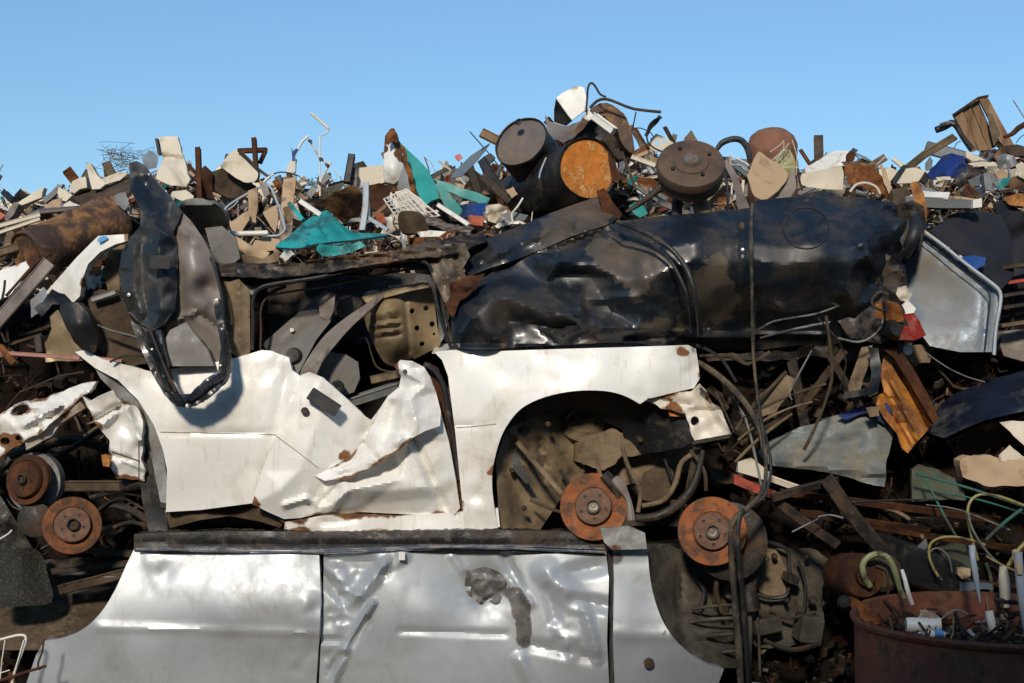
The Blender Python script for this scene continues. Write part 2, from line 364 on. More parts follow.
def onto(o, pts, off=.002):
    """points on the front of a built sheet, found by casting a ray from the camera position"""
    from mathutils.bvhtree import BVHTree
    bt = BVHTree.FromPolygons([v.co + WL[o] for v in o.data.vertices], [list(p.vertices) for p in o.data.polygons])
    org = Vector((0, CAMY, CAMZ)); out = []
    for x, y in pts:
        d = (P(x, y, 0) - org).normalized(); h = bt.ray_cast(org, d)
        if h[0] is not None: out.append(h[0] - d * off)
    return out
def seam(name, o, pts, rpx, mat, n=6):
    q = onto(o, [(a[0] + (b[0] - a[0]) * k / 8, a[1] + (b[1] - a[1]) * k / 8) for a, b in zip(pts, pts[1:]) for k in range(8)] + [pts[-1]], .0)
    if len(q) > 2: return MB().tube(q, MP(rpx), n, 1).build(name, mat, o)
class MB:
    def __init__(s): s.v = []; s.f = []; s.m = []
    def add(s, vs, fs, mi=0):
        b = len(s.v); s.v += [tuple(q) for q in vs]; s.f += [tuple(i + b for i in f) for f in fs]; s.m += [mi] * len(fs); return s
    def build(s, name, mat, parent=None, sharp=40): return link(name, s.v, s.f, mat, parent, sharp, midx=s.m)
    def tube(s, pts, r, n=8, smooth=4, closed=False, mi=0, jit=0.):
        pts = [tuple(p) for p in pts]
        rs = list(r) if isinstance(r, (list, tuple)) else [r] * len(pts)
        if smooth and len(pts) > 2:
            q = cr([p + (a,) for p, a in zip(pts, rs)], smooth, closed); rs = [max(1e-4, p[3]) for p in q]; pts = [p[:3] for p in q]
        pts = [Vector(p) for p in pts]; K = len(pts); up = None; vs = []
        for i in range(K):
            a = pts[(i - 1) % K] if closed or i else pts[i]; b = pts[(i + 1) % K] if closed or i < K - 1 else pts[i]
            t = (b - a).normalized()
            if up is None: up = t.cross(Vector((.3, .2, .93)) if abs(t.z) < .9 else Vector((1, 0, 0))).normalized()
            up = (up - t * up.dot(t)).normalized(); w = t.cross(up)
            rr = rs[i] * .68 * (1 + jit * noise.noise(pts[i] * 9))
            for k in range(n):
                an = 2 * math.pi * k / n; vs.append(pts[i] + (up * math.cos(an) + w * math.sin(an)) * rr)
        fs = []
        for i in range(K if closed else K - 1):
            for k in range(n):
                a, b = i * n + k, i * n + (k + 1) % n; c, d = ((i + 1) % K) * n + (k + 1) % n, ((i + 1) % K) * n + k
                fs.append((a, b, c, d))
        if not closed: fs += [tuple(range(n - 1, -1, -1)), tuple(range((K - 1) * n, K * n))]
        return s.add(vs, fs, mi)
    def lathe(s, prof, c, ax, n=40, mi=0, sx=1., wob=0., cap=True):
        ax = Vector(ax).normalized(); c = Vector(c)
        u = ax.cross(Vector((0, 0, 1)) if abs(ax.z) < .95 else Vector((1, 0, 0))).normalized(); w = ax.cross(u)
        vs = []
        for (r, h) in prof:
            for k in range(n):
                a = 2 * math.pi * k / n; rr = r * (1 + wob * noise.noise(Vector((math.cos(a) * 1.3, math.sin(a) * 1.3, h * 6 + c.x * 5))))
                vs.append(c + ax * h + (u * math.cos(a) * sx + w * math.sin(a)) * rr)
        fs = []
        for i in range(len(prof) - 1):
            for k in range(n):
                fs.append((i * n + k, i * n + (k + 1) % n, (i + 1) * n + (k + 1) % n, (i + 1) * n + k))
        if cap and prof[0][0] > .001: fs.append(tuple(range(n - 1, -1, -1)))
        if cap and prof[-1][0] > .001: b = (len(prof) - 1) * n; fs.append(tuple(range(b, b + n)))
        return s.add(vs, fs, mi)
    def bar(s, a, b, w, h, roll=0., mi=0, bend=0.):
        a, b = Vector(a), Vector(b); t = (b - a).normalized()
        u = t.cross(Vector((0, 1, 0)) if abs(t.y) < .9 else Vector((0, 0, 1))).normalized(); q = t.cross(u)
        u2 = u * math.cos(roll) + q * math.sin(roll); q2 = t.cross(u2)
        bv = min(w, h) * .12; K = 5 if bend else 2; vs = []; fs = []
        for i in range(K):
            tt = i / (K - 1); c = a.lerp(b, tt) + u2 * bend * (math.sin(tt * math.pi))
            for (x, y) in ((-1, -1), (1, -1), (1, 1), (-1, 1)):
                for (ex, ey) in (((bv, 0), (0, bv)) if x * y > 0 else ((0, bv), (bv, 0))):
                    vs.append(c + u2 * x * (w / 2 - ex) + q2 * y * (h / 2 - ey))
        for i in range(K - 1):
            for k in range(8): fs.append((i * 8 + k, i * 8 + (k + 1) % 8, (i + 1) * 8 + (k + 1) % 8, (i + 1) * 8 + k))
        fs += [tuple(range(7, -1, -1)), tuple(range((K - 1) * 8, K * 8))]
        return s.add(vs, fs, mi)
    def box(s, c, sx, sy, sz, rot=(0, 0, 0), mi=0):
        from mathutils import Euler
        m = Euler([R(q) for q in rot]).to_matrix(); c = Vector(c)
        a = c + m @ Vector((0, 0, -sz / 2)); 
        bv = min(sx, sy, sz) * .08; vs = []
        for (z, i_) in ((-sz / 2, bv), (-sz / 2 + bv, 0), (sz / 2 - bv, 0), (sz / 2, bv)):
            for (x, y) in ((-1, -1), (1, -1), (1, 1), (-1, 1)): vs.append(c + m @ Vector((x * (sx / 2 - i_), y * (sy / 2 - i_), z)))
        fs = [(3, 2, 1, 0), (12, 13, 14, 15)]
        for l in range(3):
            for k in range(4): fs.append((l * 4 + k, l * 4 + (k + 1) % 4, l * 4 + 4 + (k + 1) % 4, l * 4 + 4 + k))
        return s.add(vs, fs, mi)
def pts3(l, Y=0.): return [P(p[0], p[1], p[2] if len(p) > 2 else Y) for p in l]
def tube(name, l, rpx, mat, Y=0., parent=None, label=None, cat=None, n=8, smooth=4, closed=False, group=None, jit=.1):
    rp = [MP(q, Y) for q in rpx] if isinstance(rpx, (list, tuple)) else MP(rpx, Y)
    o = MB().tube(pts3(l, Y), rp, n, smooth, closed, jit=jit).build(name, mat, parent)
    if label: top(o, label, cat, group)
    return o
def bar(name, a, b, wpx, dpx, mat, Y=0., parent=None, label=None, cat=None, roll=0., bend=0., group=None):
    pa, pb = pts3([a, b], Y)
    o = MB().bar(pa, pb, MP(wpx, Y), MP(dpx, Y), roll, bend=MP(bend, Y)).build(name, mat, parent, 30)
    if label: top(o, label, cat, group)
    return o
def scrap(name, label, cat, pts, Y, mat, **kw):
    kw.setdefault('res', 5); kw.setdefault('crumple', .03); kw.setdefault('cs', 22); kw.setdefault('th', .004)
    kw.setdefault('rough_edge', .8)
    grp = kw.pop('group', None)
    return top(sheet(name, pts, mat, Y, **kw), label, cat, grp)

seamtan = M('seam_grime', (.30, .23, .15), .8, 0, (.16, .11, .07), .4, 20, bump=0)
hatrust = M('disc_hat_rust', (.13, .065, .04), .65, .2, (.22, .12, .07), .42, 22, bump=.3, bsc=80)
steelhub = M('worn_hub_steel', (.22, .19, .16), .45, .6, (.12, .07, .04), .35, 20, bump=.2)
crumpsteel = M('torn_bare_steel', (.30, .25, .18), .35, .6, (.08, .06, .045), .4, 14, bump=.3, band=.3)
greygrime = M('grey_grime_metal', (.115, .105, .08), .7, .1, (.04, .032, .024), .42, 9, bump=.4, spec=.3, band=.3)
rustdim = M('dimmed_rusted_disc', (.2, .075, .028), .75, .1, (.10, .05, .03), .42, 12, bump=.4, bsc=70, spec=.3)  # darker copy of the disc rust, dim light put into its colour
def brake_disc(parent, cx, cy, r, Y, ax=(0, -1, 0), hub=.55, mat=None, sx=1., back=True, bolts=5, name='brake_disc'):
    mat = mat or rustdisc; c = P(cx, cy, Y); r = MP(r, Y)
    d = MB().lathe([(r * .5, .0), (r * .985, .0), (r, .003), (r, .009), (r * .96, .010), (r * .96, .018), (r, .019), (r, .025), (r * .985, .028), (r * hub * 1.06, .028), (r * hub * 1.04, .022), (r * hub, .022), (r * hub * .9, .024)], c, ax, 56).build(name, mat, parent, 30)
    hm = hatrust if mat is not rustdark else mat
    MB().lathe([(r * hub, .02), (r * hub * .99, .044), (r * hub * .93, .051), (r * hub * .55, .052), (r * .22, .05)], c, ax, 40).build('hat', hm, d)
    MB().lathe([(r * .215, .048), (r * .215, .066), (r * .18, .07), (r * .15, .066), (r * .14, .056), (r * .05, .055), (r * .04, .060), (0.0001, .061)], c, ax, 28).build('hub', steelhub if mat is rustdisc else darkmetal, d)
    axv = Vector(ax).normalized(); u = axv.cross(Vector((0, 0, 1))).normalized(); w = axv.cross(u)
    for k in range(bolts):
        a = 2 * math.pi * k / bolts + .4
        MB().lathe([(r * .05, .045), (r * .05, .0535), (r * .045, .054), (0.0001, .053)], c + (u * math.cos(a) + w * math.sin(a)) * r * .38, ax, 10).build('bolt_hole', blackdirty, d)
    return d

# ================================================================== silver car lying on its roof, bottom of the stack
sc_ = thing('crushed_car', (-.35, .8, 0.0), 'silver car lying on its roof at the bottom of the stack, dented door facing out', 'car', 'crushed cars in the stack')
S0 = -.06
leftp = cr([(44, 641), (66, 637), (86, 627), (102, 611), (115, 590), (125, 568), (134, 549)], 5, False)
sheet('fender', leftp + [(200, 549), (319, 551), (321, 600), (319, 640), (312, 745), (20, 745), (24, 690), (36, 655)], silver, parent=sc_, res=4, lip=.05,
      anchors=[(140, 550, S0 + .05), (230, 550, S0 + .035), (319, 552, S0 + .035), (120, 620, S0 - .01), (230, 590, S0 - .02), (310, 590, S0 - .02), (100, 628, S0 - .03), (230, 624, S0 - .035), (310, 630, S0 - .035),
               (60, 640, S0 + .02), (90, 640, S0 + .0), (230, 640, S0 + .005), (310, 645, S0 + .005), (60, 700, S0 + .03), (230, 700, S0 + .04), (310, 700, S0 + .04), (60, 745, S0 + .1), (310, 745, S0 + .1)],
      dents=[(150, 560, 12, -.01), (163, 572, 9, .008)], creases=[(97, 627, 320, 633, 4.5, -.012), (140, 556, 150, 590, 6, .004)], wear=.2, lc=[(316, 600, 14, .03, 14), (314, 640, 14, .03, 12), (300, 665, 16, .02, 16), (160, 560, 18, .008, 8)],
      spots=[(162, 553, 3, .5), (190, 556, 3, .5), (172, 565, 2, .45), (127, 651, 2, .5)], soft=.012)
dr = sheet('door', [(324, 552), (400, 549), (470, 546), (540, 548), (606, 553), (609, 580), (607, 640), (612, 745), (316, 745), (321, 640), (323, 600)], silver, parent=sc_, res=2.6, lip=.05, relax=1, lc=[(342, 575, 16, .06, 17), (336, 615, 12, .05, 14), (330, 655, 12, .045, 14), (485, 586, 18, .04, 13), (565, 640, 16, .035, 15)], holes=[[(467, 574), (477, 571), (486, 575), (497, 571), (505, 579), (503, 590), (498, 600), (490, 598), (484, 603), (478, 597), (470, 593), (472, 584)]],
      anchors=[(330, 556, S0 + .03), (470, 552, S0 + .05), (600, 556, S0 + .03), (450, 580, S0 + .035), (430, 610, S0 - .01), (560, 620, S0 + .01), (335, 630, S0 + .005), (440, 632, S0 + .01), (440, 660, S0 + .02),
               (600, 630, S0 - .02), (330, 740, S0 + .1), (600, 740, S0 + .1)],
      creases=[(322, 575, 352, 606, 9, .03), (352, 604, 384, 566, 10, -.035), (384, 566, 402, 556, 9, -.03), (366, 620, 330, 672, 6, .045), (372, 604, 345, 650, 6, -.05), (345, 650, 330, 690, 7, -.03),
               (330, 560, 372, 562, 8, .028), (340, 590, 362, 596, 6, -.025), (322, 640, 340, 640, 5, .02), (384, 575, 395, 558, 6, .025), (400, 631, 505, 634, 5, .01),
               (452, 556, 462, 570, 6, -.012), (505, 556, 520, 590, 7, .03), (512, 580, 530, 604, 6, -.02), (545, 570, 575, 600, 16, -.03), (575, 600, 606, 606, 10, .03), (560, 575, 600, 566, 12, .025),
               (548, 590, 560, 640, 9, .02), (556, 628, 572, 655, 8, -.025), (530, 645, 600, 660, 9, .02), (520, 660, 540, 700, 10, -.03), (585, 610, 598, 660, 8, -.03), (345, 700, 330, 745, 8, .02)],
      dents=[(485, 588, 20, .05), (400, 650, 30, .012), (560, 575, 20, -.03), (355, 575, 14, .02), (460, 565, 50, .02), (430, 690, 60, -.015)], crumple=.008, cs=50, wear=.25,
      spots=[(345, 600, 10, .25), (352, 660, 10, .28), (380, 566, 12, .25), (556, 655, 8, .35), (575, 645, 8, .3), (512, 592, 10, .62), (520, 603, 11, .66), (522, 616, 11, .66), (525, 630, 10, .62), (523, 643, 9, .6), (566, 632, 4, .45), (470, 570, 9, .3), (400, 690, 30, .12)], sharp=26)
seam('gap', dr, [(323, 556), (323, 600), (320, 640), (317, 690)], 1.0, blackr)
sheet('torn_dent', cr([(466, 572), (478, 569), (500, 572), (506, 582), (502, 598), (490, 606), (476, 602), (466, 590)], 3), greysteel, Y=S0 + .055, parent=dr, res=2.2, crumple=.07, cs=8, rough_edge=1.5,
      creases=[(468, 588, 485, 600, 4, .03), (486, 600, 504, 590, 4, .03), (470, 578, 502, 580, 5, -.02)], spots=[(484, 600, 12, .25)], wear=.3)
rf = cr([(648, 556), (650, 577), (654, 597), (661, 617), (672, 636), (688, 652), (706, 663), (724, 669)], 4, False)
fd = sheet('fender', [(613, 548), (645, 550)] + rf + [(716, 690), (712, 745), (617, 745), (613, 640), (614, 580)], silver, parent=sc_, res=5, lip=.06,
      anchors=[(620, 555, S0 + .02), (642, 555, S0 + .03), (630, 600, S0 - .01), (655, 600, S0 + .01), (625, 632, S0 - .035), (680, 640, S0 - .02), (630, 648, S0), (690, 660, S0 + .005), (630, 745, S0 + .1), (710, 740, S0 + .1)],
      creases=[(615, 633, 672, 636, 8, -.012), (616, 562, 645, 562, 5, .008)], spots=[(618, 558, 8, .55), (664, 633, 4, .55)], wear=.18, soft=.01)
MB().lathe([(.022, 0), (.022, .004), (.014, .006), (.008, .004), (.0001, .008)], P(649, 663, S0 - .012), (0, -1, 0), 16).build('bolt', darkmetal, fd)
sheet('mounting_bracket', [(600, 528), (628, 526), (645, 533), (647, 549), (612, 550), (604, 542)], greysteel, Y=S0 - .03, parent=sc_, res=4, crumple=.02, cs=20, lip=.04, spots=[(617, 547, 6, .4)])
# door gap with its seal
sheet('door_seal', [(606, 553), (614, 552), (615, 600), (615, 745), (609, 745), (609, 600)], blackr, Y=S0 + .06, parent=sc_, res=6)
# sill along the top (the car is upside down)
sheet('sill', [(134, 534, -.02), (220, 531, -.01), (330, 532, .0), (460, 530, -.02), (560, 531, -.02), (606, 536, -.02), (607, 556, -.03), (470, 550, -.03), (320, 555, -.03), (134, 551, -.03)], blackdirty, parent=sc_, res=4,
      crumple=.014, cs=20, dusts=[(440, 534, 60, .35), (560, 540, 40, .3), (250, 534, 50, .2)], lip=.1, creases=[(134, 543, 606, 545, 4, .012)])
MB().tube(pts3([(136, 549), (320, 552), (400, 549), (470, 547), (605, 552)], S0 + .005), MP(1.6), 6, 3).tube(pts3([(300, 551), (400, 547.5), (500, 546), (604, 549)], S0 + .02), MP(1.3), 6, 3).build('sill_trim', chromeish, sc_)
MB().box(P(402, 556, S0 - .01), .026, .012, .034).build('clip', offwhite, sc_)
# underside on top of the stack, floor and far side: the body behind the panels
def slab(name, a, b, x0, x1, z0, z1, mat, parent, seed=0, amp=.02, n=14):
    """dented closed body block between depths a and b"""
    b_ = MB(); vs = []; fs = []
    nx, nz_ = n, 6; ny = 6
    def vert(i, j, k):
        p = Vector((x0 + (x1 - x0) * i / nx, a + (b - a) * j / ny, z0 + (z1 - z0) * k / nz_))
        return p + noise.noise_vector(p * 3.1 + Vector((seed, 0, 0))) * amp
    idx = {}
    def g(i, j, k):
        if (i, j, k) not in idx: idx[(i, j, k)] = len(vs); vs.append(vert(i, j, k))
        return idx[(i, j, k)]
    for i in range(nx):
        for j in range(ny):
            fs.append((g(i, j, 0), g(i, j + 1, 0), g(i + 1, j + 1, 0), g(i + 1, j, 0))); fs.append((g(i, j, nz_), g(i + 1, j, nz_), g(i + 1, j + 1, nz_), g(i, j + 1, nz_)))
    for i in range(nx):
        for k in range(nz_):
            fs.append((g(i, 0, k), g(i + 1, 0, k), g(i + 1, 0, k + 1), g(i, 0, k + 1))); fs.append((g(i, ny, k), g(i, ny, k + 1), g(i + 1, ny, k + 1), g(i + 1, ny, k)))
    for j in range(ny):
        for k in range(nz_):
            fs.append((g(0, j, k), g(0, j, k + 1), g(0, j + 1, k + 1), g(0, j + 1, k))); fs.append((g(nx, j, k), g(nx, j + 1, k), g(nx, j + 1, k + 1), g(nx, j, k + 1)))
    return b_.add(vs, fs).build(name, mat, parent)
zs = P(300, 545, 0).z
slab('underbody', .06, 1.5, P(150, 0, 0).x, P(600, 0, 0).x, .05, zs - .03, darkmetal, sc_, 3)
slab('engine_bay', .62, 1.5, P(20, 0, 0).x, P(151, 0, 0).x - .003, .05, zs - .12, blackdirty, sc_, 5)
slab('boot_floor', .62, 1.5, P(600, 0, 0).x + .003, P(830, 0, 0).x, .05, zs - .06, blackdirty, sc_, 8)
# left arch: grime board and carpet in front of the dark bay
sheet('splash_board', [(-30, 602, .3), (60, 600, .3), (140, 600, .4), (118, 640, .1), (60, 650, .05), (-30, 650, .1)], brown, parent=sc_, res=7, crumple=.03, cs=40, dusts=[(50, 615, 60, .45)])
top(sheet('carpet_scrap', cr([(-10, 545), (20, 548), (40, 552), (48, 575), (52, 602), (20, 606), (-12, 604)], 3), carpet, parent=None, res=5, anchors=[(0, 550, .12), (48, 560, .22), (20, 600, -.02)], crumple=.05, cs=40, th=.02),
    'dark speckled felt carpet scrap hanging at the left edge below the rusty brake disc', 'carpet')
for i, (a, b, c, d) in enumerate([((60, 590), (130, 572), 10, .2), ((50, 572), (140, 562), 6, .25), ((70, 548), (150, 556), 7, .3)]):
    bar('bay_rail', a, b, c, c, brown if i == 0 else darkmetal, d, sc_)
# right arch: inner wing with ribs, strut and dust
iw = sheet('inner_wing', [(648, 552, .05), (670, 545, .25), (700, 560, .35), (745, 568, .4), (745, 600, .4), (742, 668, .3), (724, 668, .1), (700, 660, .0), (672, 636, .0), (655, 600, .0)], greygrime, parent=sc_, res=5, crumple=.02, cs=30,
      anchors=[(665, 590, .12), (690, 610, .26)], creases=[(680, 570, 682, 660, 5, .05), (690, 618, 735, 614, 5, -.05), (692, 634, 735, 630, 5, -.05), (700, 652, 735, 648, 5, -.05), (690, 626, 735, 622, 4, .04), (692, 642, 735, 640, 4, .04)], sharp=60)
sheet('side_plate', [(765, 550), (790, 548), (818, 551), (830, 562), (822, 590), (824, 640), (770, 650), (742, 640), (745, 590), (758, 560)], greygrime, Y=.36, parent=sc_, res=5, crumple=.035, cs=22, dusts=[(780, 570, 20, .3)], rough_edge=2,
      creases=[(755, 600, 760, 650, 4, -.02), (790, 600, 800, 640, 6, .04)], wear=.3)
MB().tube(pts3([(764, 541), (785, 548), (789, 560), (789, 585), (785, 596), (770, 598), (757, 594)], .3), MP(3.2), 8, 4).build('door_rubber', blackr, sc_)
sheet('dust_cover', cr([(762, 545), (775, 549), (786, 570), (787, 592), (770, 596), (757, 588), (756, 565)], 3), tan, Y=.33, parent=sc_, res=4, crumple=.015, dusts=[(770, 570, 30, .5)])
bd = brake_disc(sc_, 712, 531, 34, .07, (-.10, -1, .05))
MB().lathe([(.06, 0), (.16, .01), (.165, .09), (.13, .1), (.05, .1)], P(728, 540, .2), (-.1, -1, .05), 28, wob=.05).build('backing_plate', darkmetal, sc_)
MB().tube(pts3([(715, 570), (720, 600), (722, 650)], .34), MP(13, .3), 10).build('strut', brown, sc_)
MB().tube(pts3([(745, 535), (752, 560), (748, 590), (750, 610)], .2), MP(14, .2), 10, jit=.4).build('caliper', darkmetal, sc_)
for y_, x0, x1 in ((607, 692, 734), (620, 690, 735), (636, 696, 736), (653, 706, 738)): MB().tube(pts3([(x0, y_ + 2, .2), ((x0 + x1) / 2, y_ - 1, .16), (x1, y_ - 2, .2)]), MP(2.6), 8, 3, jit=.2).build('rib', greygrime, sc_)
for l_, r_, m_ in (([(748, 600, .22), (750, 630, .2), (749, 672, .2)], 3.4, greygrime), ([(757, 604, .24), (759, 640, .22), (760, 676, .2)], 2, greygrime), ([(798, 560, .3), (806, 590, .28), (800, 630, .28)], 2.2, blackr), ([(770, 610, .3), (790, 618, .28), (815, 612, .3)], 3, darkmetal), ([(690, 572, .3), (704, 590, .28), (700, 612, .26)], 3.2, blackr),
                  ([(720, 566, .15), (716, 590, .16), (722, 612, .18)], 4.5, brown), ([(764, 640, .2), (790, 650, .16), (820, 644, .2)], 4, darkmetal), ([(740, 556, .16), (754, 552, .12), (768, 560, .14)], 4, brown)): MB().tube(pts3(l_), MP(r_), 8, 4, jit=.35).build('pipe', m_, sc_)
for x_, y_, r_ in ((774, 556, .014), (806, 556, .012), (757, 572, .016), (786, 600, .012), (770, 598, .01), (730, 640, .018), (812, 600, .02)): MB().lathe([(r_, 0), (r_, .02), (r_ * .6, .026), (.0001, .024)], P(x_, y_, .3), (0, -1, .1), 8).build('bolt', darkmetal, sc_)
for x_, y_, w_, h_, a_ in ((735, 585, .09, .12, 12), (765, 624, .12, .07, -10), (808, 628, .1, .12, 8), (790, 578, .05, .04, 20), (726, 655, .08, .05, 5)): MB().box(P(x_, y_, .3), w_, .1, h_, (5, a_, 10)).build('bracket', greygrime if w_ > .08 else darkmetal, sc_)
# lower right: bumper sliver catching the light
tube('bumper_edge', [(752, 684), (790, 688), (835, 686)], 3, silver, -.1, sc_)

# ================================================================== white car standing on it
wc = thing('crushed_car', (-.3, .8, zs + .04), 'white car pressed between the silver and black cars, torn door and open wheel arch', 'car', 'crushed cars in the stack')
W0 = .03
rw_ = sheet('rear_wing', [(75, 352, .10), (84, 350, .10), (102, 359, .05), (130, 366, .03), (152, 372, .03), (185, 367, .03), (228, 360, .03), (262, 350, .05), (272, 351, .05), (289, 358, .04), (292, 370, .03), (300, 376, .02),
      (297, 392, .0), (286, 430, .0), (272, 466, .02), (262, 490, .04), (254, 503, .05), (200, 510, .05), (166, 512, .05), (167, 470, .0), (163, 450, .0), (154, 425, .0), (138, 400, .02), (118, 380, .04), (95, 368, .07)], white, parent=wc, res=5, lip=.04,
      anchors=[(200, 430, -.01), (240, 470, .02), (190, 400, .01), (240, 400, 0)], creases=[(158, 431, 284, 434, 3.5, .014), (286, 380, 262, 490, 8, .02)], crumple=.006, cs=50, soft=.02, lc=[(270, 480, 18, .04, 12), (285, 370, 16, .03, 10), (120, 375, 30, .03, 14), (255, 360, 20, .02, 10)],
      spots=[(262, 470, 6, .4), (255, 480, 5, .3), (288, 370, 5, .35), (270, 355, 5, .3), (150, 372, 20, .12)], wear=.2,
      dusts=[(260, 400, 40, .15)])
seam('body_line', rw_, [(160, 432), (200, 433), (240, 434), (283, 435)], .7, seamtan)
sheet('arch_flange', [(95, 368), (118, 380), (138, 400), (154, 425), (163, 450), (167, 480), (166, 514), (160, 500), (152, 460), (140, 430), (122, 400), (100, 378)], greysteel, Y=.09, parent=wc, res=4, crumple=.012)
dd = sheet('door', [(301, 375, .02), (309, 372, .02), (322, 377, .03), (346, 398, .05), (366, 417, .08), (371, 420, .08), (380, 408, .06), (388, 396, .04), (399, 387, .02), (401, 376, .0), (394, 366, -.03), (400, 361, -.05), (412, 362, -.06),
      (424, 368, -.04), (432, 386, .0), (440, 410, .01), (449, 442, .02), (456, 480, .03), (460, 508, .05), (455, 514, .05), (420, 515, .06), (360, 512, .07), (330, 516, .07), (318, 514, .05), (300, 518, .04), (284, 519, .04), (268, 512, .02), (252, 504, -.0),
      (262, 470, -.02), (275, 438, -.03), (290, 400, -.01)], white, parent=wc, res=2.3, lip=.035, tin=True, relax=1, lc=[(320, 498, 14, .035, 13), (375, 435, 14, .05, 9)],
      anchors=[(320, 420, -.01), (300, 470, -.03), (280, 490, -.04), (330, 465, .02), (420, 420, -.05), (410, 440, -.02), (350, 490, -.06), (400, 480, -.05), (430, 470, -.02), (440, 495, .02), (365, 455, .08), (395, 445, .07)],
      creases=[(285, 505, 306, 499, 5, -.03), (306, 499, 322, 505, 5, -.02), (320, 504, 336, 488, 4, .03), (414, 440, 444, 506, 7, .035), (345, 492, 330, 512, 6, -.02), (372, 492, 440, 486, 12, -.02)],
      crumple=.008, cs=40, spots=[(348, 455, 9, .5), (340, 457, 6, .3), (335, 480, 6, .35), (385, 465, 14, .3), (400, 455, 10, .25), (396, 367, 5, .45), (405, 373, 4, .45), (258, 503, 6, .4), (330, 515, 15, .3), (300, 506, 9, .25), (440, 507, 12, .25)],
      wear=.34, sharp=24, dusts=[(380, 440, 25, .12)])
seam('body_line', dd, [(276, 436), (298, 452), (318, 468)], .6, seamtan)
sheet('torn_skin', [(314, 476, .0), (325, 481, -.02), (338, 480, -.05), (352, 478, -.07), (360, 472, -.08), (375, 466, -.10), (390, 456, -.10), (400, 450, -.10), (412, 438, -.10), (425, 431, -.09), (440, 426, -.05), (441, 412, -.03), (436, 392, -.02), (430, 376, -.04), (424, 367, -.06), (412, 361, -.08), (400, 360, -.07),
       (394, 366, -.05), (401, 376, -.03), (399, 388, -.01), (388, 398, .0), (380, 410, .02), (373, 422, .03), (364, 440, .02), (350, 456, .02), (334, 466, .0)], white, parent=dd, res=2.2, tin=True, relax=1, th=.003,
      anchors=[(410, 400, -.09), (415, 420, -.12), (425, 385, -.07), (403, 430, -.06), (395, 440, -.10), (386, 432, -.03), (380, 450, -.10), (376, 440, -.02), (368, 458, -.06), (360, 462, -.03), (395, 412, -.03), (350, 470, -.03), (404, 372, -.08)],
      crumple=.014, cs=11, creases=[(394, 405, 383, 450, 7, .04), (404, 398, 399, 442, 7, -.035), (366, 446, 378, 462, 6, .03), (340, 470, 372, 462, 5, -.03), (410, 375, 412, 410, 8, -.02)], holes=[circ(405, 372, 2.4, 3, 8)],
      spots=[(348, 455, 7, .45), (396, 367, 4, .45), (345, 478, 14, .33), (385, 460, 14, .33), (405, 446, 9, .3)], wear=.42, wearw=3, sharp=22)
hb = MB().box(P(324, 402, -.035), MP(33), .03, MP(13), (0, 33, 0)).build('door_handle', blackr, dd)
MB().lathe([(.016, 0), (.016, .008), (.012, .012), (.0001, .010)], P(305, 411, -.02), (0, -1, .1), 14).build('lock', darkmetal, dd)
sheet('sill', [(285, 522), (320, 516), (345, 514), (400, 516), (458, 512), (498, 508), (500, 527), (465, 529), (380, 533), (300, 531), (284, 529)], white, Y=.045, parent=wc, res=4, lip=.06, crumple=.012, cs=26,
      creases=[(320, 522, 360, 519, 3, .02), (300, 520, 310, 528, 4, -.02), (455, 512, 460, 528, 3, .02)], spots=[(350, 512, 14, .45), (300, 526, 10, .35), (380, 531, 20, .25), (460, 520, 5, .3)], wear=.36)
arch = cr([(498, 528), (494, 505), (492, 482), (494, 462), (500, 440), (508, 424), (522, 408), (545, 397), (575, 391), (605, 391), (625, 396), (640, 404)], 4, False)
fw_ = sheet('front_wing', [(434, 352, .02), (450, 350, .03), (500, 351, .03), (560, 349, .03), (630, 347, .03), (688, 345, .05), (696, 349, .08), (698, 362, .08), (700, 378, .08), (694, 388, .05), (668, 394, .03), (648, 399, .0)] + arch[::-1] +
      [(480, 530, .04), (464, 528, .04), (462, 500, .02), (459, 470, .02), (455, 430, .02), (451, 400, .02), (448, 376, .03), (442, 360, .03)], white, parent=wc, res=4.6, lip=.05,
      anchors=[(500, 375, -.02), (600, 365, -.02), (660, 372, -.01), (480, 440, -.01), (480, 500, .02), (560, 380, -.02)], creases=[(452, 426, 496, 423, 3, .013), (466, 500, 478, 495, 4, .012), (478, 495, 490, 498, 4, .012), (540, 352, 570, 360, 14, -.008)],
      crumple=.006, cs=60, soft=.01, lc=[(480, 500, 16, .03, 12), (690, 370, 16, .03, 10), (650, 398, 20, .02, 10), (560, 352, 30, .01, 14)], spots=[(681, 352, 6, .62), (688, 354, 4, .4), (492, 470, 4, .5), (488, 474, 3, .4), (466, 505, 7, .25), (478, 494, 4, .3), (470, 526, 10, .25), (650, 398, 12, .22), (700, 375, 6, .3)], wear=.22)
seam('body_line', fw_, [(452, 428), (470, 427), (496, 424)], .7, seamtan); seam('body_line', fw_, [(458, 512), (463, 500), (463, 528)], .5, seamtan)
gp = MB().tube(pts3([(424, 364, .03), (436, 372, .03), (444, 388, .03), (448, 410, .04), (454, 440, .05), (460, 480, .06)], 0), MP(4.2), 8).build('door_seal', blackr, wc)
sheet('door_frame', [(428, 362), (438, 368), (448, 392), (456, 430), (463, 470), (464, 515), (458, 515), (452, 470), (442, 420), (432, 385)], rustdark, Y=.075, parent=wc, res=4, crumple=.02, spots=[(442, 395, 20, .4)])
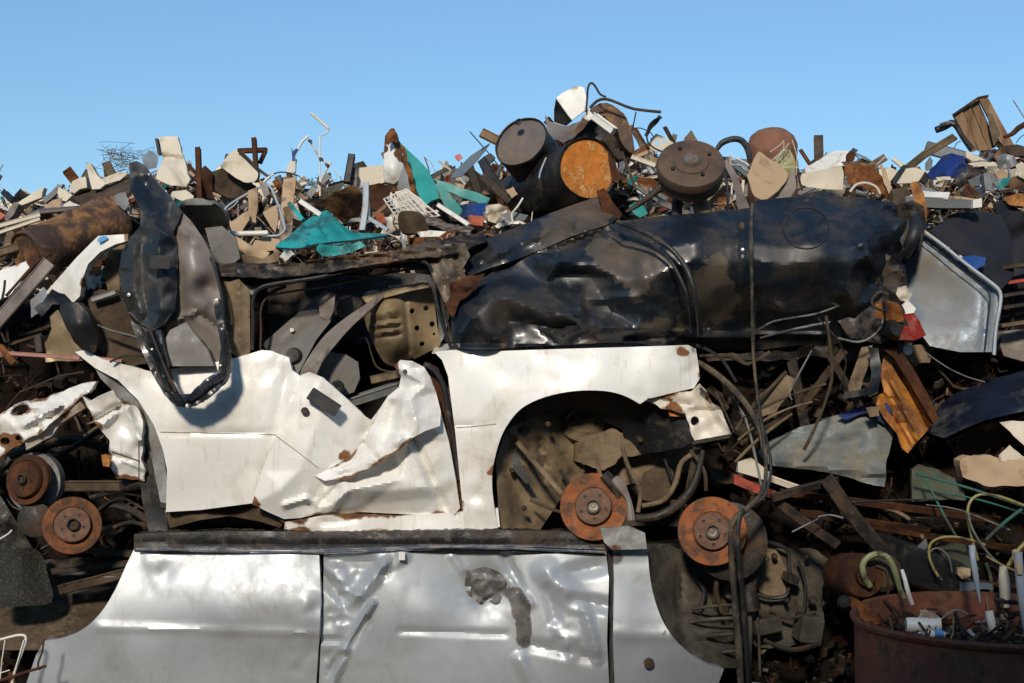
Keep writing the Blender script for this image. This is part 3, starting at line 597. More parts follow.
sheet('corner_panel', [(646, 400), (668, 395), (693, 390), (699, 384), (706, 392), (712, 402), (722, 410), (727, 424), (731, 434), (720, 438), (694, 441), (690, 430), (686, 414), (672, 410), (660, 408)], creamp, Y=.04, parent=wc, res=3.4, lip=.05, crumple=.035, cs=17,
      holes=[circ(695, 421, 4.4, 5, 12)], creases=[(690, 412, 725, 410, 4, .03), (700, 392, 715, 425, 5, .03), (664, 402, 690, 404, 4, .03), (712, 405, 730, 430, 4, -.03)], spots=[(675, 409, 9, .6), (690, 404, 5, .4), (708, 398, 4, .4), (668, 396, 10, .2)], wear=.36, rough_edge=1)
sheet('headlamp_bracket', [(666, 404), (680, 407), (690, 412), (684, 417), (670, 416)], rustbright, Y=.07, parent=wc, res=3, crumple=.03, cs=9)
tube('broken_trim', [(696, 345), (712, 352), (724, 362), (736, 382)], 2.5, blackr, .03, wc)
for k, (a, b, w) in enumerate([((700, 388), (708, 396), 3), ((716, 392), (734, 432), 2.4), ((692, 443), (730, 436), 4)]): bar('bent_bracket', a, b, w, w, darkmetal, .02, wc)
# wheel arch interior
sheet('arch_liner', [(505, 428, .08), (522, 409, .06), (548, 396, .05), (580, 390, .05), (620, 394, .06), (650, 402, .08), (686, 414, .08), (692, 442, .08), (684, 448, .12), (660, 452, .2), (640, 456, .26), (625, 458, .26), (622, 430, .22), (600, 418, .2), (570, 408, .16), (530, 420, .12)], blackr, parent=wc, res=5, crumple=.02, cs=40, th=.006, rough_edge=1.2)
sheet('inner_wing', [(496, 460, .07), (505, 432, .08), (530, 412, .14), (560, 400, .3), (620, 400, .34), (700, 410, .38), (700, 470, .4), (650, 480, .36), (560, 500, .34), (540, 530, .25), (500, 530, .07)], tan, parent=wc, res=4.5, crumple=.05, cs=34,
      anchors=[(520, 470, .2), (560, 450, .28), (520, 510, .18)], creases=[(510, 430, 560, 490, 6, -.04), (505, 470, 530, 520, 7, .04), (540, 440, 545, 480, 6, .05), (515, 470, 545, 455, 5, -.03)], dents=[(535, 425, 9, -.03), (527, 455, 10, .05)],
      dusts=[(530, 440, 40, .25), (600, 450, 50, .15)], spots=[(520, 500, 30, .1)], sharp=35)  # dusts lighten the lit patch of the arch, light put into the colour
MB().tube(pts3([(565, 420), (572, 412), (585, 406), (595, 407)], .2), MP(2.4), 8).build('brake_hose', tan, wc)
MB().lathe([(.0, .0), (.09, .0), (.1, .03), (.075, .07), (.04, .08), (.0001, .08)], P(583, 428, .34), (0, -.75, .6), 20, wob=.08).lathe([(.055, 0), (.052, .16), (.04, .2)], P(585, 460, .32), (.05, -.2, 1), 14).build('strut_mount', tan, wc)
sheet('strut_bracket', [(578, 438), (612, 430), (648, 436), (650, 452), (622, 458), (604, 470), (582, 464)], tan, Y=.24, parent=wc, res=4, crumple=.04, cs=22, rough_edge=1.5)
MB().bar(P(517, 442, .12), P(562, 494, .06), MP(5), MP(5)).build('tie_rod', tan, wc); MB().bar(P(596, 458, .2), P(602, 482, .1), MP(4), MP(4)).build('tie_rod', tan, wc)
sheet('rubber_flap', [(510, 456), (516, 452), (522, 466), (532, 482), (526, 484), (514, 470)], blackr, Y=.11, parent=wc, res=4, crumple=.02)
brake_disc(wc, 594, 507, 33.5, -.01, (-.12, -1, .12))
MB().tube(pts3([(614, 478), (622, 488), (629, 502), (631, 520)], -.06), [MP(5), MP(8), MP(7), MP(5)], 7, 5, jit=1.6).build('caliper', greylight, wc)
MB().tube(pts3([(604, 474), (614, 486), (622, 504)], -.03), MP(8), 8, 3, jit=.5).build('caliper_bracket', darkmetal, wc)
MB().tube(pts3([(636, 518), (655, 517), (676, 506), (692, 488), (700, 465), (703, 450)], .06), [MP(6), MP(7), MP(7), MP(7), MP(5), MP(4)], 10).build('control_arm', darkmetal, wc)
MB().tube(pts3([(642, 506), (664, 500), (676, 482), (682, 462), (700, 450)], .16), MP(4), 8).tube(pts3([(638, 512), (640, 490), (628, 466), (622, 446)], .16), MP(3.4), 8).build('suspension_link', tan, wc)
MB().lathe([(.0, 0), (.11, 0), (.12, .1), (.1, .16), (.03, .17), (.0001, .17)], P(655, 480, .5), (-.2, -1, .1), 24, wob=.04).build('drive_housing', brown, wc)
MB().bar(P(700, 440, .1), P(690, 490, .14), MP(9), MP(7)).build('anti_roll_link', brown, wc)
MB().tube([P(606 + 9 * math.cos(k * .9), 440 + k * 1.1, .3 + .035 * math.sin(k * .9)) for k in range(34)], MP(2.6), 7, 1).build('coil_spring', brown, wc)
for l_, r_, m_ in (([(530, 500, .12), (560, 512, .1), (590, 520, .08)], 2.5, brown), ([(640, 430, .3), (660, 450, .26), (672, 480, .24)], 2.4, blackr), ([(560, 470, .24), (575, 490, .2), (590, 486, .12)], 2.2, blackr), ([(660, 500, .2), (684, 505, .2), (700, 520, .2)], 4, darkmetal), ([(690, 450, .06), (704, 470, .06), (706, 490, .1)], 3, brown)): MB().tube(pts3(l_), MP(r_), 8, 4, jit=.3).build('pipe', m_, wc)
for x_, y_ in ((522, 430), (548, 424), (512, 470), (524, 508), (640, 440), (668, 426)): MB().lathe([(.012, 0), (.012, .016), (.006, .02), (.0001, .018)], P(x_, y_, .13 if x_ < 560 else .22), (0, -1, 0), 8).build('bolt', darkmetal, wc)
# body behind: crushed roof, bonnet top and far side
zt = P(560, 352, 0).z
slab('cabin', .55, 1.45, P(160, 0, 0).x, P(440, 0, 0).x, zs + .02, P(0, 430, 0).z, darkmetal, wc, 11, .04)
slab('engine_bay', .62, 1.45, P(440, 0, 0).x + .003, P(700, 0, 0).x, zs + .02, zt - .08, blackdirty, wc, 12, .03)
sheet('bonnet_edge', [(432, 353, .05), (560, 349, .05), (690, 345, .08), (690, 338, .6), (560, 340, .6), (436, 344, .6)], white, parent=wc, res=8, wear=.2)
sheet('cabin_floor', [(160, 508, .06), (260, 506, .1), (285, 524, .05), (460, 520, .1), (460, 400, .5), (380, 420, .5), (160, 430, .5)], blackdirty, parent=wc, res=8, crumple=.08, cs=30)
sheet('door_inner', [(262, 352), (275, 350), (290, 357), (292, 366), (262, 362), (240, 366), (238, 360)], greysteel, Y=.08, parent=wc, res=3, crumple=.04, cs=12, wear=.3)
sheet('footwell_sheet', [(165, 512), (200, 509), (256, 505), (285, 520), (280, 528), (262, 522), (230, 516), (200, 520), (170, 528)], brown, Y=.12, parent=wc, res=4, crumple=.06, cs=20)

# ================================================================== second white wreck, left edge
w2 = thing('crushed_car', tuple(P(60, 560, .8)), 'torn white wreck at the left edge showing two rusty brake discs', 'car', 'crushed cars in the stack')
sheet('bumper_panel', [(-60, 440, .1), (0, 413, .1), (10, 408, .1), (35, 398, .05), (50, 395, .05), (75, 386, .0), (95, 380, .0), (92, 388, -.03), (84, 395, -.04), (80, 400, -.03), (62, 415, .0), (50, 425, .0), (46, 430, .0), (25, 440, .05), (20, 445, .1), (0, 456, .15), (-60, 480, .15)],
      white, parent=w2, res=2.8, tin=True, crumple=.045, cs=17, lip=.04, creases=[(15, 408, 45, 400, 5, .03), (25, 425, 60, 405, 5, -.05), (60, 420, 84, 396, 4, .03), (35, 415, 40, 430, 4, .03), (28, 410, 50, 418, 4, .03)],
      holes=[circ(20, 410, 9, 5, 12, -20), circ(18, 438, 3, 3, 8), circ(5, 441, 5, 4, 8)], spots=[(35, 420, 12, .3), (8, 440, 14, .45), (50, 408, 9, .2), (70, 405, 10, .2)], wear=.4, rough_edge=1.4, sharp=30)
sheet('bumper_lower_lip', [(24, 438, .08), (48, 428, .03), (80, 402, -.02), (85, 408, .0), (60, 424, .05), (52, 436, .06), (26, 450, .12)], creamp, parent=w2, res=4, crumple=.03, lip=.05, wear=.4, cs=16)
sheet('wing_panel', [(82, 396, -.02), (90, 400, -.02), (113, 391, -.03), (120, 400, .0), (136, 408, .02), (143, 420, .02), (142, 440, .02), (140, 460, .05), (146, 470, .08), (144, 480, .1), (118, 478, .1), (106, 462, .08), (110, 440, .04), (95, 422, .0)],
      white, parent=w2, res=2.8, tin=True, crumple=.04, cs=18, lip=.04, creases=[(92, 422, 118, 408, 4, .04), (118, 408, 128, 402, 4, .04), (124, 404, 140, 440, 6, -.04), (104, 424, 116, 412, 5, -.03), (108, 455, 130, 460, 4, .03)],
      spots=[(105, 460, 8, .5), (125, 478, 12, .4), (100, 425, 6, .25)], wear=.4, rough_edge=1.2, sharp=30)
sheet('corner_lamp', [(101, 455), (106, 454), (110, 460), (109, 467), (103, 466)], orange, Y=.0, parent=w2, res=3, th=.015)
MB().tube(pts3([(112, 452), (124, 456), (136, 460), (140, 462)], -.02), MP(1), 6).tube(pts3([(139, 440), (139, 480)], -.02), MP(.9), 6).build('trim_wire', darkmetal, w2)
brake_disc(w2, 31, 480, 25, .12, (-.35, -1, .12), hub=.74, mat=rustdark)  # darker rust on both left discs stands in for dim light
MB().lathe([(.05, 0), (.125, 0), (.13, .05), (.1, .06), (.05, .06)], P(40, 482, .22), (-.25, -1, .05), 30).build('backing_plate', greysteel, w2)
brake_disc(w2, 72, 526, 28.5, .05, (.38, -1, .2), hub=.62, mat=rustdim)
MB().bar(P(64, 486, .2), P(122, 486, .2), MP(11), MP(12)).build('axle_beam', brown, w2)
MB().lathe([(.02, 0), (.03, .0), (.03, .12), (.015, .14), (.0001, .14)], P(124, 486, .2), (1, -.6, .2), 12).build('bush', darkmetal, w2)
MB().tube(pts3([(20, 475, .3), (60, 455, .3), (100, 430, .3)]), MP(5), 8).tube(pts3([(10, 455, .35), (70, 440, .35), (110, 450, .4)]), MP(8), 8).tube(pts3([(90, 498, .2), (120, 492, .2), (150, 500, .2), (160, 520, .2)]), MP(4), 8).build('suspension_arm', blackdirty, w2)
MB().tube(pts3([(92, 520), (110, 505), (140, 515), (170, 540)], .25), MP(6), 8).tube(pts3([(100, 535), (130, 522), (165, 533)], .2), MP(3), 6).tube(pts3([(96, 512), (120, 498), (150, 512), (200, 530)], .22), MP(2), 6).build('hose_bundle', darkmetal, w2)
sheet('dark_liner', [(140, 425), (152, 428), (162, 450), (166, 500), (168, 540), (150, 538), (142, 500), (138, 450)], blackr, Y=.1, parent=w2, res=5, crumple=.03)
MB().lathe([(.03, 0), (.07, 0), (.075, .2), (.03, .22)], P(50, 516, .3), (0, -1, 0), 18).build('knuckle', darkmetal, w2)
sheet('lower_wing', [(-40, 500), (0, 495), (40, 560), (100, 556), (150, 552), (150, 600), (60, 604), (-40, 600)], blackdirty, Y=.34, parent=w2, res=8, crumple=.12, cs=25)
# ================================================================== black car, upside down on top of the stack
bc = thing('crushed_car', tuple(P(560, 348, .8)), 'glossy dark car body lying crushed across the top of the stack, round fuel flap showing', 'car', 'crushed cars in the stack')
bodyol = [(453, 348), (451, 322), (458, 298), (472, 284), (500, 268), (530, 255), (560, 243), (590, 232), (622, 221), (660, 216), (700, 213), (740, 209), (752, 207), (757, 200), (790, 197), (812, 192), (826, 190), (832, 196), (862, 197), (890, 203),
          (912, 210), (921, 226), (915, 244), (905, 258), (903, 280), (907, 300), (903, 322), (890, 338), (872, 340), (850, 338), (830, 346), (800, 345), (760, 350), (720, 350), (700, 347), (660, 348), (640, 342), (600, 343), (560, 345), (520, 347), (480, 349)]
rows = [(202, .20), (222, .03), (243, -.09), (262, -.11), (284, -.05), (306, .06), (330, .20)]
banc = [(455, 345, .03), (453, 318, .05), (460, 296, .1), (480, 284, .09), (515, 276, .1), (545, 283, .07), (575, 291, .05), (600, 290, .02),
        (470, 318, -.05), (492, 300, -.02), (505, 298, -.01), (522, 304, -.06), (545, 313, -.08), (575, 317, -.08), (603, 328, -.05), (488, 330, -.04),
        (508, 320, .05), (532, 324, .06), (560, 328, .05), (588, 332, .03), (455, 340, -.01), (500, 337, -.05), (560, 336, -.05), (600, 335, -.05), (640, 330, -.03), (510, 346, .02), (600, 343, .02), (560, 345, .02),
        (520, 258, .13), (560, 252, .10), (560, 262, .0), (600, 250, .02), (560, 276, .09), (590, 276, .07), (622, 262, .0), (590, 264, -.02), (620, 280, -.05), (628, 300, -.04), (610, 312, .03), (640, 314, -.03),
        (640, 236, .02), (625, 224, .17), (655, 250, -.06), (655, 276, -.10), (660, 300, -.05), (662, 330, .02), (582, 300, .01), (583, 322, -.02), (535, 295, .03)]
for k_, x_ in enumerate((690, 720, 745, 780, 820, 850)):
    for (y_, d_) in rows: banc.append((x_ + (5 if int(y_) % 4 else -4), y_ + (3 if k_ % 2 else -2), d_ + .018 * math.sin(x_ * 1.3 + y_ * .7) * (1 if x_ < 740 else .25)))
banc += [(868, 205, .15), (872, 226, .0), (862, 243, -.1), (868, 256, -.06), (878, 262, .09), (880, 246, .02), (892, 232, .06), (905, 222, .08), (905, 250, .14), (856, 268, .06), (870, 285, .14), (890, 290, .16), (860, 320, .2), (890, 330, .24), (915, 212, .18), (900, 320, .22)]
body = sheet('body_shell', bodyol, blackp, parent=bc, res=3.6, lip=.12, th=.004, anchors=banc, tin=True, relax=2,
      creases=[(742, 216, 744, 300, 4, -.015), (736, 214, 737, 300, 4, .012), (590, 300, 640, 296, 6, -.02), (650, 300, 700, 330, 8, .02), (640, 260, 650, 300, 8, -.02), (476, 322, 484, 342, 5, .03), (578, 292, 586, 330, 5, -.035)],
      dents=[(850, 214, 20, .015), (700, 285, 14, .02), (500, 341, 6, .03)],
      crumple=.012, cs=46, sharp=26, wear=.34, lc=[(884, 262, 22, .12, 14), (500, 335, 26, .03, 16), (585, 310, 26, .035, 18), (850, 320, 40, .05, 18)],
      spots=[(600, 340, 30, .2), (505, 340, 6, .45), (742, 226, 5, .5), (690, 345, 20, .3), (812, 196, 3, .4)],
      dusts=[(605, 252, 24, .56), (650, 256, 20, .60), (700, 285, 16, .58), (716, 262, 16, .58), (722, 292, 18, .62), (640, 285, 18, .5), (625, 262, 18, .45), (650, 335, 26, .5), (690, 320, 20, .48), (560, 246, 20, .35), (722, 314, 16, .45), (500, 335, 22, .25), (760, 300, 20, .3), (800, 310, 40, .25), (520, 290, 30, .15), (580, 310, 30, .15)])
# a ring groove on the shell: fuel flap
c = P(806, 228, -.10)
cpts = []
for (x, y) in circ(806, 228, 22.5, 20.5, 40): cpts.append((x, y))
ring = onto(body, cpts, .002)
MB().tube(ring, .0065, 6, 1, True).build('fuel_flap', blackr, bc)
MB().lathe([(.011, 0), (.011, .004), (.0001, .004)], (onto(body, [(807, 201)], .001) + [P(807, 199, .1)])[0], (0, -1, 0), 10).build('fixing_hole', blackr, bc)
# rolled roof sheet in front of the barrels
sheet('roof_skin', [(464, 268, .12), (468, 250, .18), (482, 240, .25), (515, 228, .3), (548, 214, .36), (575, 204, .42), (606, 194, .45), (611, 208, .35), (616, 220, .28), (604, 226, .2), (572, 236, .16), (550, 246, .14), (520, 258, .12), (490, 268, .1), (470, 276, .1)], blackp, parent=bc, res=4, lip=.1,
      anchors=[(540, 232, .12), (580, 218, .2), (500, 250, .08)], crumple=.035, cs=24, dusts=[(565, 226, 34, .5), (600, 205, 24, .55), (560, 240, 22, .35), (490, 262, 20, .3)], creases=[(568, 208, 572, 236, 5, .04), (575, 220, 590, 235, 6, -.04), (480, 262, 560, 225, 6, -.04)], wear=.4, sharp=35)
sheet('crumpled_pillar', [(432, 250), (446, 244), (465, 243), (470, 256), (462, 270), (470, 284), (458, 298), (452, 312), (446, 306), (438, 288), (430, 270)], crumpsteel, Y=.04, parent=bc, res=3.2, crumple=.06, cs=14, creases=[(440, 252, 452, 292, 5, -.04), (455, 246, 460, 290, 5, .05)], spots=[(455, 290, 18, .4), (440, 260, 14, .3)], dusts=[(450, 262, 20, .3)], wear=.3, sharp=28)
sheet('torn_lining', [(452, 284), (470, 276), (486, 272), (476, 290), (462, 300), (452, 318), (444, 306)], rustdark, Y=.0, parent=bc, res=3, crumple=.07, cs=9, rough_edge=2)
# window frame: long sill over the opening and the rubber seal round it
sheet('roof_rail', [(214, 262, .12), (262, 264, .1), (300, 262, .08), (350, 256, .06), (400, 249, .06), (430, 242, .08), (462, 236, .16), (482, 232, .2), (486, 240, .16), (466, 250, .05), (440, 256, .02), (400, 260, .02), (350, 268, .02), (300, 275, .02), (262, 278, .02), (216, 276, .05)],
      blackdirty, parent=bc, res=3.6, crumple=.04, cs=22, lip=.15, creases=[(216, 270, 460, 246, 4, -.04), (300, 264, 440, 250, 3, .03)], dusts=[(360, 258, 60, .42), (430, 248, 30, .4), (270, 268, 40, .35)], spots=[(380, 250, 40, .25)], wear=.35, rough_edge=1, sharp=30)
sheet('upper_frame', [(222, 276), (262, 279), (310, 275), (360, 268), (405, 259), (438, 256), (446, 272), (452, 300), (446, 332), (440, 345), (438, 320), (432, 280), (426, 268), (380, 268), (330, 278), (280, 286), (258, 290), (252, 300), (250, 346), (236, 352), (226, 330)], blackp, Y=.1, parent=bc, res=4, crumple=.03, cs=30, dusts=[(240, 310, 20, .2), (330, 274, 40, .25)])
fr = [(252, 350), (253, 320), (253, 300), (260, 288), (280, 283), (320, 277), (370, 266), (405, 260), (424, 262), (432, 272), (436, 300), (442, 322), (448, 340), (452, 349)]
MB().tube(pts3(fr, .04), MP(2.8), 8, 4, jit=.15).build('window_seal', blackr, bc)
MB().tube(pts3([(p[0] + 8, p[1] + 9) for p in fr[:-2]], .1), MP(1.8), 8, 4, jit=.15).build('window_channel', darkmetal, bc)
sheet('left_pillar', [(216, 272), (236, 276), (250, 290), (250, 352), (240, 358), (230, 352), (222, 330)], tan, Y=.06, parent=bc, res=4.5, crumple=.04, cs=26, creases=[(238, 280, 240, 350, 5, -.03)], spots=[(228, 310, 24, .15)])
# interior seen through the window
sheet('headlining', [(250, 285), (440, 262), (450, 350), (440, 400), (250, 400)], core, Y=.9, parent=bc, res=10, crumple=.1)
sh = sheet('seat_pan', cr([(362, 302, .36), (366, 292, .34), (382, 289, .3), (408, 285, .3), (428, 283, .3), (434, 300, .32), (437, 325, .34), (440, 345, .34), (428, 352, .34), (412, 360, .34), (396, 366, .34), (384, 362, .34), (374, 345, .34), (366, 325, .34)], 3), pan, parent=bc, res=2.6, lip=.03,
      anchors=[(385, 300, .16), (385, 318, .14), (385, 335, .16), (392, 350, .2), (415, 320, .3), (425, 330, .32), (372, 318, .26), (402, 320, .24)],
      holes=[circ(412, 311, 2.8, n=9), circ(426, 308, 2.8, n=9), circ(417, 328, 2.8, n=9), circ(432, 324, 2.8, n=9), circ(422, 344, 2.6, n=9), circ(434, 334, 1.4, n=6)],
      creases=[(372, 322, 398, 318, 3.5, .03), (372, 330, 399, 326, 3.5, .03), (374, 338, 399, 334, 3.5, .03), (376, 314, 396, 310, 3, -.02), (376, 326, 398, 322, 3, -.015), (376, 334, 399, 330, 3, -.015), (372, 304, 392, 296, 3, .02), (404, 290, 410, 352, 3, .02)],
      crumple=.008, cs=30, wear=.2, sharp=50)
sheet('seat_crossmember', [(362, 297), (380, 291), (410, 286), (428, 282), (430, 287), (410, 291), (384, 298), (366, 303)], pan, Y=.2, parent=bc, res=3.5, lip=.04, crumple=.01)
sheet('slotted_strap', [(375, 283), (386, 281), (392, 294), (381, 296)], greysteel, Y=.28, parent=bc, res=3, holes=[circ(380, 285, 1.1, n=6), circ(384, 289, 1.1, n=6)], crumple=.01)
sheet('door_trim', [(262, 344, .25), (284, 325, .25), (306, 306, .3), (324, 291, .35), (336, 294, .3), (333, 312, .22), (330, 322, .2), (316, 340, .15), (300, 370, .12), (296, 378, .1), (276, 362, .15)], greyp, parent=bc, res=4, lip=.03, crumple=.02, cs=30, holes=[circ(292, 358, 4, n=10)], creases=[(284, 340, 326, 305, 4, .02), (318, 294, 330, 320, 4, -.03)], dusts=[(290, 340, 40, .25)], wear=.1)
MB().box(P(292, 330, .2), .016, .01, .016).build('clip', offwhite, bc)
sheet('folded_trim', [(318, 300, .22), (330, 292, .18), (335, 294, .15), (334, 310, .16), (328, 322, .2), (320, 316, .22)], greylight, parent=bc, res=3, crumple=.05, cs=10, sharp=28, wear=.1)
sheet('trim_corner', [(338, 300), (352, 296), (354, 310), (348, 316), (340, 318), (336, 310)], greysteel, Y=.34, parent=bc, res=4, crumple=.02)
sheet('curved_trim', cr([(300, 374, .06), (312, 352, .08), (326, 334, .1), (345, 318, .14), (366, 304, .18), (380, 293, .2), (384, 296, .2), (370, 310, .16), (352, 326, .12), (336, 344, .08), (322, 362, .06), (312, 382, .05)], 3), greylight, parent=bc, res=4, lip=.03, crumple=.012, cs=40, creases=[(306, 372, 380, 296, 3, -.02)], wear=.1)
sheet('lower_trim', [(316, 364), (330, 352), (345, 354), (358, 362), (360, 378), (354, 392), (344, 396), (325, 388), (312, 378)], greyp, Y=.18, parent=bc, res=4, lip=.02, crumple=.02, cs=30, dusts=[(335, 370, 30, .3)])
MB().lathe([(.03, 0), (.032, .02), (.02, .03), (.0001, .02)], P(338, 388, .14), (0, -1, .1), 16).build('grommet', blackr, bc)
MB().lathe([(.035, 0), (.04, .03), (.03, .05), (.0001, .045)], P(296, 358, .17), (-.2, -1, .2), 18).build('cable_boss', blackr, bc)
bar('seat_rail', (344, 404, .25), (400, 386, .15), 10, 10, greysteel, .2, bc, roll=.3)
bar('seat_bracket', (372, 380, .2), (398, 374, .14), 8, 6, tan, .2, bc)
MB().tube(pts3([(356, 345), (366, 338), (376, 366), (392, 372)], .24), MP(1.6), 6).build('wire', darkmetal, bc)
tube('door_edge', [(286, 286, .3), (264, 300, .3), (262, 340, .3)], 3, darkmetal, .3, bc)
# rubber trim strap over the wing
MB().tube(pts3([(618, 222, .04), (634, 228, -.06), (652, 236, -.12), (672, 250, -.17), (686, 268, -.19), (694, 290, -.2), (698, 312, -.16), (700, 334, -.08)]), MP(4.0), 10, 4, jit=.2).build('trim_strap', blackr, bc)
MB().tube(pts3([(610, 226, .02), (630, 236, -.06), (650, 244, -.12), (668, 258, -.16), (680, 278, -.18), (688, 300, -.18), (691, 330, -.08)]), MP(2.2), 8, 4, jit=.2).build('trim_bead', blackp, bc)
# rear end right: torn corner with rust, lamp and hanging wires
sheet('rear_corner', [(898, 205), (912, 200), (924, 206), (926, 222), (920, 250), (908, 262), (900, 240)], blackdirty, Y=.1, parent=bc, res=4, crumple=.06, cs=18, lip=.1, wear=.4)
sheet('rusted_flange', [(910, 183, .3), (918, 182, .25), (924, 194, .2), (927, 208, .15), (926, 224, .12), (920, 214, .12), (914, 202, .2)], orange, parent=bc, res=3, crumple=.05, cs=12, wear=.4)
sheet('corner_shell', [(893, 190, .3), (905, 186, .3), (914, 196, .24), (916, 212, .2), (904, 212, .2), (893, 203, .25)], brown, parent=bc, res=3.5, crumple=.04, cs=12, lip=.05)
MB().tube(pts3([(905, 255, .05), (912, 240, .0), (916, 226, .02), (914, 214, .1)]), [MP(8), MP(10), MP(9), MP(6)], 12).build('bumper_end', blackr, bc)
sheet('rear_cavity', [(850, 262), (880, 250), (905, 265), (908, 300), (905, 330), (880, 344), (850, 338), (830, 310)], blackdirty, Y=.12, parent=bc, res=4, crumple=.09, cs=22, lip=.05, wear=.1, sharp=30)
sheet('tail_flange', [(874, 304, -.02), (886, 301, -.06), (898, 303, -.06), (903, 312, -.04), (904, 322, -.02), (892, 322, .0), (876, 318, .0)], orange, parent=bc, res=3, crumple=.05, cs=10, wear=.4)
MB().lathe([(.0001, 0), (.055, 0), (.06, .05), (.04, .09), (.0001, .09)], P(892, 326, .08), (.1, -1, -.1), 18, wob=.08).build('tail_lamp_housing', blackr, bc)
MB().tube(pts3([(884, 300, -.05), (886, 310, -.1), (876, 308, -.1), (872, 300, -.08), (880, 292, -.06), (888, 295, -.05)]), MP(2.2), 8, jit=.4).build('latch', darkmetal, bc)
sheet('torn_foam', [(898, 288), (906, 286), (912, 294), (908, 302), (900, 300), (896, 294)], cream, Y=.0, parent=bc, res=2.5, crumple=.05, cs=7, dusts=[(900, 295, 10, .5)])
MB().tube(pts3([(838, 338), (846, 340), (858, 342), (870, 338), (880, 328), (884, 316)], .0), MP(1.7), 8).build('handle_loop', greycab, bc)
sheet('lower_apron', [(700, 348), (760, 352), (812, 345), (850, 340), (884, 345), (900, 350), (904, 368), (870, 366), (820, 356), (760, 362), (710, 360)], darkmetal, Y=.28, parent=bc, res=5, crumple=.08, cs=18, rough_edge=2)
MB().tube(pts3([(758, 330), (772, 322), (790, 318), (815, 314), (838, 306), (850, 300)], .06), MP(1.3), 6, jit=.5).tube(pts3([(760, 338), (790, 330), (830, 322)], .1), MP(1.6), 6, jit=.5).build('seam_bead', chromeish, bc)
slab('cabin', .55, 1.5, P(250, 0, 0).x, P(880, 0, 0).x, P(0, 338, 0).z, P(0, 262, 0).z, blackdirty, bc, 21, .04, 24)
slab('far_side', .50, 1.4, P(480, 0, 0).x, P(900, 0, 0).x, P(0, 262, 0).z + .003, P(0, 222, 0).z, blackdirty, bc, 22, .04, 20)

# ================================================================== standing black door pillar and the shell of a seat, left
dp = thing('door_frame', tuple(P(180, 405, -.05)), 'tall glossy black door frame standing upright, its loop hanging over the white car', 'door frame')
pp = []
for (y_, xs_) in ((244, (124, 134, 142, 158, 172)), (268, (121, 133, 143, 160, 175)), (292, (121, 134, 144, 160, 174)), (314, (134, 141, 148, 160, 169))):
    for x_, d_ in zip(xs_, (-.0, -.045, -.03, -.06, -.045)): pp.append((x_, y_, d_))
pp += [(137, 175, .09), (146, 186, .10), (143, 200, .03), (154, 196, .07), (163, 205, .02), (150, 214, -.01), (168, 218, .01), (158, 228, -.06), (146, 236, -.02), (171, 236, -.07), (152, 282, -.05), (168, 282, -.07), (152, 276, -.04)]
sheet('pillar_plate', [(129, 163, .10), (137, 161, .12), (143, 164, .12), (150, 174, .10), (160, 186, .06), (172, 200, .04), (182, 212, .0), (178, 222, -.02), (173, 232, -.04), (177, 246, -.04), (178, 262, -.04), (177, 290, -.04), (174, 310, -.05), (165, 324, -.05), (152, 331, -.05),
       (140, 324, -.03), (128, 312, .0), (120, 292, .02), (119, 270, .02), (122, 252, .02), (130, 238, .01), (140, 226, -.01), (141, 212, .0), (136, 200, .03), (130, 190, .06)], blackp, parent=dp, res=2.2, lip=.05, anchors=pp, tin=True, relax=1,
      crumple=.008, cs=16, lc=[(155, 210, 12, .02, 9)], dusts=[(145, 240, 14, .35), (160, 268, 12, .3), (134, 175, 10, .45), (168, 248, 10, .3), (125, 280, 10, .3)], sharp=24, wear=.36)
sheet('window_frame', [(130, 320, -.05), (140, 326, -.06), (150, 330, -.06), (161, 330, -.06), (162, 347, -.09), (170, 376, -.12), (179, 394, -.14), (190, 394, -.16), (205, 379, -.15), (218, 370, -.14), (221, 347, -.11), (217, 322, -.08), (212, 300, -.06), (218, 298, -.06), (224, 323, -.07), (229, 347, -.1),
       (230, 368, -.13), (225, 382, -.15), (205, 400, -.16), (187, 409, -.17), (176, 406, -.15), (164, 394, -.13), (152, 373, -.11), (140, 347, -.08)], blackp, parent=dp, res=2.2, lip=.05, th=.004,
      creases=[(146, 335, 168, 388, 4, -.03), (168, 388, 182, 403, 4, -.03), (190, 400, 222, 376, 4, -.035), (226, 372, 224, 335, 4, -.03), (154, 334, 168, 372, 2.5, .02)], crumple=.02, cs=12, sharp=26, relax=0, wear=.3, rough_edge=.5, dusts=[(188, 402, 8, .3), (222, 375, 8, .3)])
MB().tube(pts3([(150, 330, -.09), (158, 350, -.11), (166, 370, -.13), (176, 392, -.15)]), MP(1.8), 8, 5).tube(pts3([(140, 326, -.08), (150, 352, -.11), (162, 382, -.13), (172, 398, -.14)]), MP(1.4), 8, 5).build('guide_rail', darkmetal, dp)
MB().tube(pts3([(223, 322, -.07), (222, 300, -.06), (218, 280, -.05), (212, 262, -.03), (206, 246, .0)]), MP(2.0), 8, 4).build('rear_edge', blackr, dp)
MB().box(P(160, 262, -.12), MP(20), .006, MP(13), (4, 3, 0)).build('latch_plate', blackr, dp)
MB().lathe([(.008, 0), (.008, .005), (.0001, .006)], P(129, 295, -.03), (0, -1, 0), 8).build('bolt', chromeish, dp)
